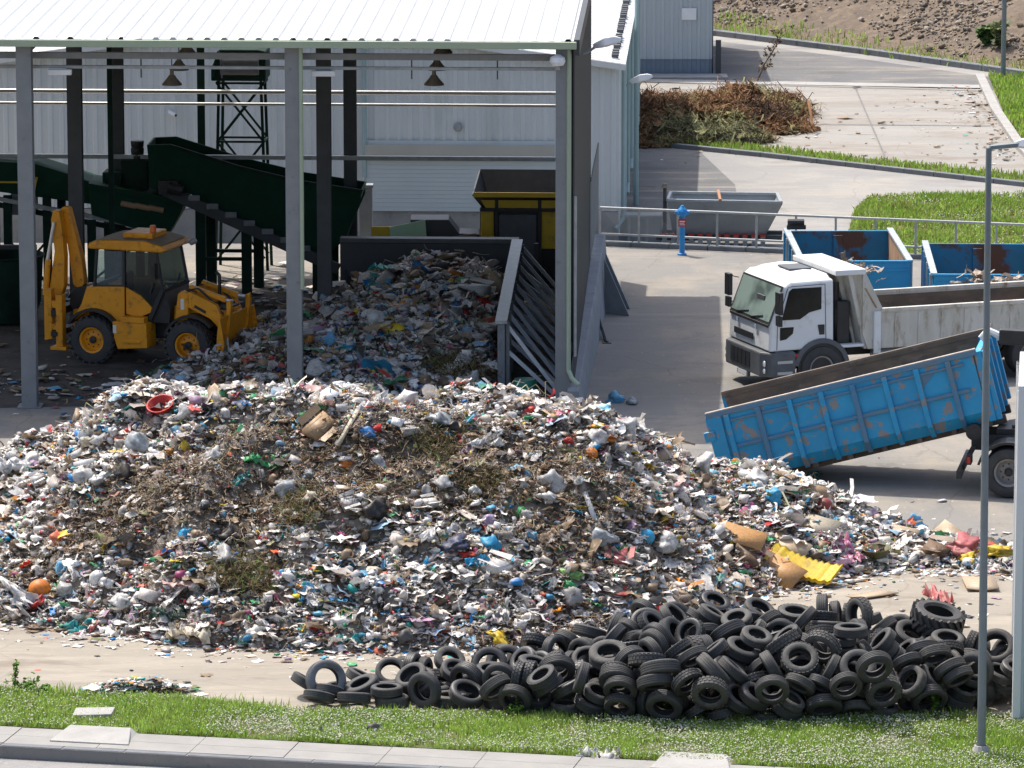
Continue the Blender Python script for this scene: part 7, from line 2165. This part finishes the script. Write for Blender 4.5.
def shape_of(kind, r_):
    if kind == 'bag':
        V = lumpy(ICO3[0], r_, 2.2, .55, 6, .28); V = V * np.array([r_.uniform(.9, 1.2), r_.uniform(.7, 1), r_.uniform(.5, .8)])
        V[:, 2] += .25 * np.exp(-((V[:, 0]) ** 2 + (V[:, 1]) ** 2) * 9) * (V[:, 2] > 0)      # gathered neck
        return V, ICO3[1]
    if kind == 'film':
        V, T = t_sheet(r_, 12, .6); V *= np.array([1.2, .7, 1]); return V, T
    if kind == 'sheet':
        return t_sheet(r_, 9, .18)
    if kind == 'card':
        u, v, T = grid_t(3, 3); fold = r_.uniform(-.12, .12); V = np.stack([u, v * r_.uniform(.5, .7) + u * r_.uniform(-.12, .12), fold * np.abs(v) + r_.normal(0, .012, 9)], 1)
        lo = V.copy(); lo[:, 2] -= .04
        n = len(V); ring = [0, 1, 2, 5, 8, 7, 6, 3]
        S = []
        for a, b in zip(ring, ring[1:] + ring[:1]): S += [(a, b, n + b), (a, n + b, n + a)]
        return np.concatenate([V, lo]), np.concatenate([T, T[:, ::-1] + n, np.array(S)])
    if kind == 'box':
        V, T = t_box(r_); V[:, 2] = V[:, 2] / np.abs(V[:, 2]).max() * .55
        fl = np.array([(-1, -.8, .55), (1, -.8, .55), (1.02, -1.35, .75), (-1, -1.3, .7), (-1, .8, .55), (1, .8, .55), (1, 1.3, .8), (-1.02, 1.25, .62)])
        n = len(V); return np.concatenate([V, fl]), np.concatenate([T, np.array([(n, n + 1, n + 2), (n, n + 2, n + 3), (n + 4, n + 5, n + 6), (n + 4, n + 6, n + 7)])])
    if kind == 'bottle': return t_bottle(r_)
    if kind == 'cloth':
        V = lumpy(ICO3[0], r_, 3, .6, 7, .4); return V * np.array([1.2, .8, .38]), ICO3[1]
    if kind == 'plank':
        V = np.array([[x, y, z] for x in (-1, 1) for y in (-.07, .07) for z in (-.025, .025)], float)
        Q = [(0, 1, 3, 2), (4, 6, 7, 5), (0, 4, 5, 1), (2, 3, 7, 6), (0, 2, 6, 4), (1, 5, 7, 3)]
        return V, np.array([t for q in Q for t in ((q[0], q[1], q[2]), (q[0], q[2], q[3]))])
    if kind == 'foam':
        u, v, T = grid_t(24, 10); z = .10 + .03 * np.sign(np.sin(u * 34)) + .15 * u * u
        V = np.stack([u, v * .42, z], 1); lo = V.copy(); lo[:, 2] -= .12
        n = len(V); idx = np.arange(n).reshape(24, 10); ring = list(idx[:, 0]) + list(idx[-1, 1:]) + list(idx[::-1, -1][1:]) + list(idx[0, ::-1][1:-1])
        S = []
        for a, b in zip(ring, ring[1:] + ring[:1]): S += [(a, b, n + b), (a, n + b, n + a)]
        return np.concatenate([V, lo]), np.concatenate([T, T[:, ::-1] + n, np.array(S)])
    if kind == 'ball':
        return ICO3[0] * np.array([1, 1, .92]), ICO3[1]
    if kind == 'tub':
        prof = [(0, 0), (.7, 0), (.78, .05), (.95, .45), (1.05, .47), (1.03, .50), (.92, .47), (.74, .1), (0, .06)]
        n = 20; V = np.array([[a * math.cos(2 * PI * k / n), a * .8 * math.sin(2 * PI * k / n), z] for k in range(n) for a, z in prof]); m = len(prof); T = []
        for k in range(n):
            for i in range(m - 1):
                a, b, c, d = k * m + i, ((k + 1) % n) * m + i, ((k + 1) % n) * m + i + 1, k * m + i + 1
                T += [(a, b, c), (a, c, d)]
        return V, np.array(T)


def thing_on(kind, px, py, size, colour, label, fn=heap_z, rz=None, tilt=.25, lift=.0, group=None, flat=False, face=False):
    p = on_heap(px, py, fn)
    if not flat and kind not in ('brush', 'card', 'foam', 'plank'): size *= .74
    nrm = Vector((0, 0, 1)) if flat else slope_at(p, fn).lerp(Vector((0, 0, 1)), .35).normalized()
    if face: nrm = Vector((ur.uniform(-.25, .25), -.5, .8)).normalized()
    c = np.array(CLR[colour])
    if kind == 'brush':
        n = 480
        P = ur.normal(0, .36, (n, 3)) * np.array((1.25, .8, .14)) * 1.2; P[:, 2] = np.abs(P[:, 2])
        C = np.array((.15, .11, .058)) * ur.uniform(.4, 1.5, n)[:, None]
        C[ur.random(n) < .25] = np.array((.10, .125, .04)) * ur.uniform(.6, 1.3)
        k = ur.random(n) < .8
        V, T, C = assemble([(TTW, P[k], ur.uniform(.14, .36, k.sum()), .5, C[k], None, 1), (TS1, P[~k], ur.uniform(.04, .09, (~k).sum()), .9, C[~k], None, 1)], ur)
        m = M['brush']
        V = V * size * .85; V[:, 2] -= .07
    else:
        V, T = shape_of(kind, ur)
        V = V * size
        C = np.repeat(c[None], len(V), 0) * (1 + ur.normal(0, .05, (len(V), 1)))
        f = fbm(V[:, 0] * 4 / size + 5, V[:, 1] * 4 / size + V[:, 2] * 3 / size, 3, int(ur.integers(1, 900)))
        dirt = np.clip((f - .52) / .14, 0, 1)[:, None] * (.45 if colour not in ('card', 'lcard') else .3)
        C = C * (1 - dirt) + np.array((.16, .12, .08)) * dirt
        m = M['film'] if kind in ('film', 'bag') and colour in ('white', 'clear', 'pale') else M['trash']
    o = np_mesh(NAMES[kind], V, T, m, C, smooth=kind in ('ball', 'tub', 'bottle'))
    o.location = p + nrm * (size * (.25 if kind in ('bag', 'ball', 'box', 'cloth') else .08) + lift)
    q = nrm.to_track_quat('Z', 'Y').to_matrix()
    a = ur.uniform(0, 2 * PI) if rz is None else rz
    e = (q @ Matrix.Rotation(a, 3, 'Z') @ Matrix.Rotation(ur.normal(0, tilt), 3, 'X')).to_euler()
    o.rotation_euler = e
    tag(o, label, CATS[kind], group)
    return o


U = [
 ('tub', 163, 409, .36, 'red', 'broken bright red plastic tub on the left crest of the sunlit heap'), ('bag', 188, 415, .30, 'white', 'white plastic bag right beside the broken red tub'),
 ('bag', 139, 446, .42, 'clear', 'large cloudy see-through bag below the red tub'), ('bag', 84, 480, .36, 'pale', 'pale bulging sack with a blue patch on the left flank of the heap'),
 ('sheet', 84, 474, .20, 'sky', 'blue scrap lying over the pale bulging sack'), ('bag', 126, 477, .34, 'black', 'black rubbish bag beside the pale bulging sack'),
 ('film', 262, 461, .34, 'green', 'bright green plastic film spread on the upper left of the heap'), ('sheet', 197, 465, .42, 'pale', 'off-white crumpled sheet left of the bright green film'),
 ('box', 320, 431, .34, 'card', 'open torn cardboard box near the crest behind the middle column'), ('sheet', 327, 421, .30, 'cream', 'cream packaging flap lying over the open cardboard box'),
 ('plank', 348, 430, .55, 'cream', 'pale wooden batten sticking out right of the open cardboard box'), ('film', 306, 417, .26, 'lblue', 'light blue plastic bag on the crest left of the open box'),
 ('cloth', 346, 466, .20, 'orange', 'orange scrap in the upper middle of the heap'), ('film', 243, 478, .24, 'teal', 'turquoise film below the bright green one'),
 ('bag', 186, 536, .24, 'sky', 'light blue bag in the middle left of the heap'), ('bag', 232, 537, .34, 'black', 'shiny black bag above the brown earthy patch'),
 ('bottle', 105, 548, .26, 'yellow', 'yellow bottle standing out on the lower left flank'), ('bottle', 160, 476, .26, 'yellow', 'yellow bottle lying beneath the cloudy bag'),
 ('cloth', 165, 556, .27, 'dred', 'dull red cloth lying in the lower left of the heap'), ('ball', 40, 592, .27, 'orange', 'big orange ball-shaped bag at the left foot of the heap'),
 ('cloth', 37, 605, .28, 'red', 'red bag crumpled below the big orange one'), ('film', 12, 600, .62, 'white', 'long white plastic film at the far left foot of the heap'),
 ('film', 6, 464, .55, 'white', 'white roll of film at the upper left edge of the heap'), ('bag', 63, 571, .25, 'lblue', 'blue and grey bag above the orange one at the left foot'),
 ('film', 168, 614, .38, 'dgreen', 'dark green net hanging down the lower left slope'), ('film', 297, 596, .18, 'sky', 'blue scrap low on the slope right of the dark green net'),
 ('film', 366, 410, .55, 'white', 'broad white sheet draped over the crest of the heap in the middle'), ('bag', 407, 405, .40, 'white', 'puffed white bag on the crest right of the broad white sheet'),
 ('bag', 365, 434, .22, 'blue', 'blue bag below the broad white sheet'), ('film', 486, 443, .36, 'white', 'white film trailing beside the green branches'),
 ('ball', 591, 455, .16, 'orange', 'small bright orange ball near the right shoulder of the heap'), ('cloth', 607, 440, .20, 'orange', 'orange-brown rag on the right crest of the heap'),
 ('bag', 552, 488, .40, 'pale', 'large pale bag with a yellow lid in the right half of the heap'), ('sheet', 546, 481, .17, 'yellow', 'yellow lid on the large pale bag'),
 ('cloth', 455, 548, .36, 'navy', 'dark blue trousers crumpled in the middle of the slope'), ('cloth', 468, 556, .20, 'red', 'bright red cloth beside the dark blue trousers'),
 ('film', 477, 562, .22, 'sky', 'blue film below the red cloth'), ('film', 437, 533, .40, 'white', 'white cloth-like film above the dark blue trousers'),
 ('bottle', 502, 554, .26, 'red', 'red bottle lying right of the bright red cloth'), ('ball', 646, 538, .19, 'sky', 'shiny sky-blue ball on the right slope'),
 ('bag', 602, 541, .34, 'clear', 'see-through bag on the right slope left of the sky-blue ball'), ('bag', 667, 546, .34, 'white', 'round white bag right of the sky-blue ball'),
 ('box', 620, 560, .26, 'rose', 'reddish-brown carton standing on the lower right slope'), ('bag', 572, 600, .34, 'grey', 'grey tied sack low on the slope above the tyres'),
 ('cloth', 572, 576, .22, 'lgreen', 'yellow-green rag above the grey tied sack'), ('bottle', 621, 502, .22, 'yellow', 'yellow bottle in the upper right of the heap'),
 ('film', 646, 464, .20, 'yellow', 'yellow film near the top of the right shoulder'), ('bag', 373, 513, .36, 'black', 'black bag in the centre of the heap'),
 ('bag', 489, 522, .22, 'lilac', 'lilac bag above the red bottle'), ('plank', 586, 498, .60, 'white', 'long white pipe lying across the right of the heap'),
 ('brush', 445, 440, .85, 'olive', 'olive green branches below the crest at the middle of the heap'), ('brush', 300, 508, .70, 'olive', 'olive branches in the brown patch of the slope'),
 ('brush', 250, 575, .95, 'olive', 'large tangle of dry brown-green branches low on the left slope'), ('brush', 735, 492, .65, 'olive', 'small leafy branches at the right shoulder below the blue container'),
 ('brush', 18, 566, .50, 'olive', 'green branch at the far left of the heap'), ('brush', 480, 478, .60, 'olive', 'dry branches right below the olive green ones'),
 ('card', 737, 540, .50, 'ocard', 'orange-brown cardboard sheet tilted at the right foot of the heap'), ('box', 748, 560, .36, 'brown', 'dark torn box under the orange-brown cardboard'),
 ('card', 780, 573, .48, 'ocard', 'long brown cardboard sheet beside the yellow foam mat'), ('foam', 802, 574, .66, 'yellow', 'bright yellow ribbed foam mat at the right foot of the heap'),
 ('card', 790, 549, .36, 'lcard', 'light brown cardboard behind the yellow foam mat'), ('sheet', 698, 577, .66, 'pale', 'broad pale sheet above the tyre pile'),
 ('card', 818, 528, .36, 'cream', 'white-framed pale panel leaning on the right tail of the heap'), ('film', 808, 478, .40, 'teal', 'turquoise sheet on top of the right ridge below the container'),
 ('card', 812, 492, .26, 'card', 'brown card under the turquoise sheet'), ('bag', 773, 499, .29, 'sky', 'bright blue bag on the right ridge left of the card'),
 ('ball', 824, 507, .20, 'dred', 'red and yellow round tin right of the bright blue bag'), ('film', 843, 550, .50, 'pink', 'pink film at the foot of the right tail'),
 ('tub', 876, 557, .42, 'olive', 'grey-green basket lying at the foot of the right tail'), ('bag', 914, 527, .34, 'lblue', 'light blue bag on the far right tail'),
 ('box', 936, 554, .32, 'brown', 'brown box on the ground left of the street lamp'), ('cloth', 966, 549, .50, 'rose', 'dull red rug heaped left of the street lamp'),
 ('cloth', 968, 561, .32, 'yellow', 'yellow cushion lying in front of the dull red rug'), ('cloth', 996, 556, .42, 'yellow', 'yellow sack right of the street lamp'),
 ('card', 905, 535, .24, 'lcard', 'light card on the far right tail beside the light blue bag'), ('card', 950, 536, .28, 'lcard', 'pale card lying behind the dull red rug'),
 ('bag', 701, 467, .38, 'white', 'white bag at the left end of the ridge beside the container'), ('film', 738, 465, .24, 'green', 'green film on the ridge just under the container'),
 ('bag', 757, 481, .36, 'white', 'white bag below the container end'), ('cloth', 720, 458, .16, 'yellow', 'small yellow rag touching the lower container corner'),
 ('film', 189, 272 + 0, .0, 'green', None),
 ('bag', 615, 402, .30, 'lblue', 'pale blue bag on the ground by the shed corner'), ('bag', 632, 404, .24, 'clear', 'small clear bag right of the pale blue one by the shed corner'),
 ('plank', 655, 436, .8, 'cream', 'long pale strip lying down the back right edge of the heap'), ('film', 500, 612, .34, 'pale', 'off-white film low in the middle of the slope'),
 ('cloth', 96, 628, .26, 'dred', 'dark red bundle at the lower left foot of the heap'), ('film', 105, 633, .40, 'white', 'white paper at the lower left foot beside the dark red bundle'), ('film', 82, 630, .36, 'teal', 'turquoise cloth strip at the left foot beside the white paper'),
 ('film', 345, 618, .24, 'green', 'small green net above the front edge of the heap'), ('cloth', 500, 640, .30, 'yellow', 'yellow rag at the front edge of the heap by the tyres'), ('film', 190, 632, .42, 'cream', 'beige sacking at the front left edge of the heap'),
 ('film', 347, 640, .30, 'teal', 'turquoise rag at the front edge of the heap in the middle'), ('bag', 405, 640, .30, 'dgrey', 'dark grey bag at the front edge of the heap'),
]
for kind, px, py, s, c, lb in U:
    if lb: thing_on(kind, px, py, s, c, lb, face=kind in ('card', 'foam'), lift=.08 if kind in ('card', 'foam') else 0, rz=-.45 if kind in ('card', 'foam') else None, tilt=.1 if kind in ('card', 'foam') else .25)
UI = [('bag', 377, 323, .40, 'white', 'white bag in the middle of the shaded heap'), ('cloth', 384, 333, .55, 'tan', 'long tan sack standing in the middle of the shaded heap'), ('sheet', 486, 260, .55, 'pale', 'pale sheet at the top of the shaded heap beside the push wall'),
      ('box', 474, 294, .40, 'pale', 'white carton in the upper right of the shaded heap'), ('bag', 493, 287, .48, 'tan', 'tan bag at the right of the shaded heap beside the push wall'), ('film', 411, 294, .42, 'blue', 'blue film in the upper middle of the shaded heap'),
      ('cloth', 346, 317, .30, 'red', 'red cloth at the left of the shaded heap'), ('bag', 453, 319, .45, 'clear', 'grey-blue clear bag in the right middle of the shaded heap'), ('card', 427, 370, .60, 'tan', 'tan cardboard low in the shaded heap'),
      ('sheet', 425, 360, .32, 'white', 'white paper above the tan cardboard in the shaded heap'), ('brush', 455, 366, .9, 'olive', 'dark green branches low in the shaded heap'), ('bag', 330, 345, .40, 'lblue', 'pale blue bag at the left foot of the shaded heap'),
      ('film', 388, 383, .36, 'green', 'green and yellow film low in the middle of the shaded heap'), ('bag', 440, 270, .36, 'dgrey', 'dark grey bag near the top of the shaded heap'), ('film', 400, 265, .40, 'lblue', 'pale blue film at the crest of the shaded heap'),
      ('cloth', 485, 305, .30, 'red', 'red cloth at the right of the shaded heap'), ('bag', 470, 385, .45, 'pale', 'pale bag at the right foot of the shaded heap'), ('bag', 318, 372, .40, 'pale', 'pale bag at the left foot of the shaded heap behind the middle column')]
for kind, px, py, s, c, lb in UI:
    thing_on(kind, px, py, s, c, lb, inner_z)
# flat things on the yard
for kind, px, py, s, c, lb in (('card', 980, 586, .52, 'lcard', 'pale cardboard lying flat on the yard right of the tyres'), ('card', 872, 596, .42, 'lcard', 'pale flattened card on the yard behind the tyre pile'), ('film', 938, 599, .38, 'rose', 'torn red and white wrapping on the yard behind the tyre pile'),
                               ('film', 600, 757, .28, 'pale', 'grey-white plastic bag lying on the edge of the grass'), ('bag', 375, 733, .16, 'dgrey', 'dark scrap of cloth lying in the grass'), ('film', 330, 731, .24, 'grey', 'grey plastic scrap in the grass left of the dark one')):
    thing_on(kind, px, py, s, c, lb, flat=True, tilt=.05)
# many more bags and wrappings lie about the heap: seeded, each a thing
BANDS = (('on the crest', 400, 440), ('on the upper slope', 440, 500), ('on the middle slope', 500, 560), ('on the lower slope', 560, 632))
ZONE = (('at the left end', 15, 130), ('left of the middle', 130, 330), ('in the middle', 330, 500), ('right of the middle', 500, 660))
ADJ = dict(white='crumpled white', pale='dirty white', grey='grey', black='black', clear='clear', lblue='pale blue', sky='blue', green='green', red='red', yellow='yellow', cream='beige', brown='brown')
KN = dict(bag='bag', film='film', bottle='bottle', cloth='rag', box='carton')
used = {}
for k in range(170):
    b = BANDS[ur.integers(0, 4)]; z = ZONE[ur.integers(0, 4)]
    kind = ur.choice(['bag', 'film', 'bottle', 'cloth', 'box'], p=[.46, .28, .10, .10, .06])
    c = ur.choice(list(ADJ), p=[.36, .20, .07, .09, .08, .04, .03, .03, .02, .02, .04, .02])
    px, py = ur.uniform(z[1], z[2]), ur.uniform(b[1], b[2])
    lim = np.interp(px, [0, 60, 130, 180, 560, 620, 680], [478, 445, 410, 396, 408, 424, 455])
    if py < lim + 4: py = lim + ur.uniform(4, 24)
    b = [q for q in BANDS if q[1] <= py < q[2]][0]
    thing_on(kind, px, py, float(ur.lognormal(math.log(.17), .28)), c, f'{ADJ[c]} {KN[kind]} {b[0]} of the sunlit heap {z[0]}', group='wrappings scattered on the sunlit heap')

# ------------------------------------------------------------------ odd tyres
ta = np.array([pile_pt(t[1] / 100, t[2] / 100, t[3] / 100)[:] for t in TY])
def top_near(x, y, rad=.4):
    m = np.hypot(ta[:, 0] - x, ta[:, 1] - y) < rad
    return (ta[m, 2].max() if m.any() else 0)
g = ground_at(933, 640)
tt = MB()
r_, h = .43, .17
tt.lathe([(.24, -h * .7), (.27, -h), (.36, -h), (.41, -h * .8), (.41, h * .8), (.36, h), (.27, h), (.24, h * .7), (.36, h * .6), (.36, -h * .6)], 32, closed=True)
for k in range(20):
    for s in (0, 1):
        a = 2 * PI * (k + s * .5) / 20
        L = Matrix.Rotation(a, 4, 'Z') @ Matrix.Translation((.425, 0, h * .45 * (1 if s else -1))) @ Matrix.Rotation(R(38) * (1 if s else -1), 4, 'X')
        tt.box((-.02, -.026, -h * .62), (.025, .026, h * .62), L)
zt_ = top_near(6.95, 79.7)
o = tt.build('tractor_tyre', rubber[0], loc=(6.95, 79.7, zt_ + .34))
o.rotation_euler = (R(14), R(8), .3)
tag(o, 'tractor tyre with chevron tread lying on top of the pile', 'tyre')
silver = nmat('silvery_rubber', (.15, .155, .165), (.09, .09, .095), 3, .5, c3=(.06, .06, .06), s3=4, lo3=.55, hi3=.7)
o = tyre_mesh('car_tyre', .33, .19).build('car_tyre', silver, smooth=True)
o.location = ground_at(326, 700) + Vector((0, 0, .33)); o.rotation_euler = (R(68), R(24), R(12))
tag(o, 'tyre with a silvery painted side standing in the left tail of the pile', 'tyre')
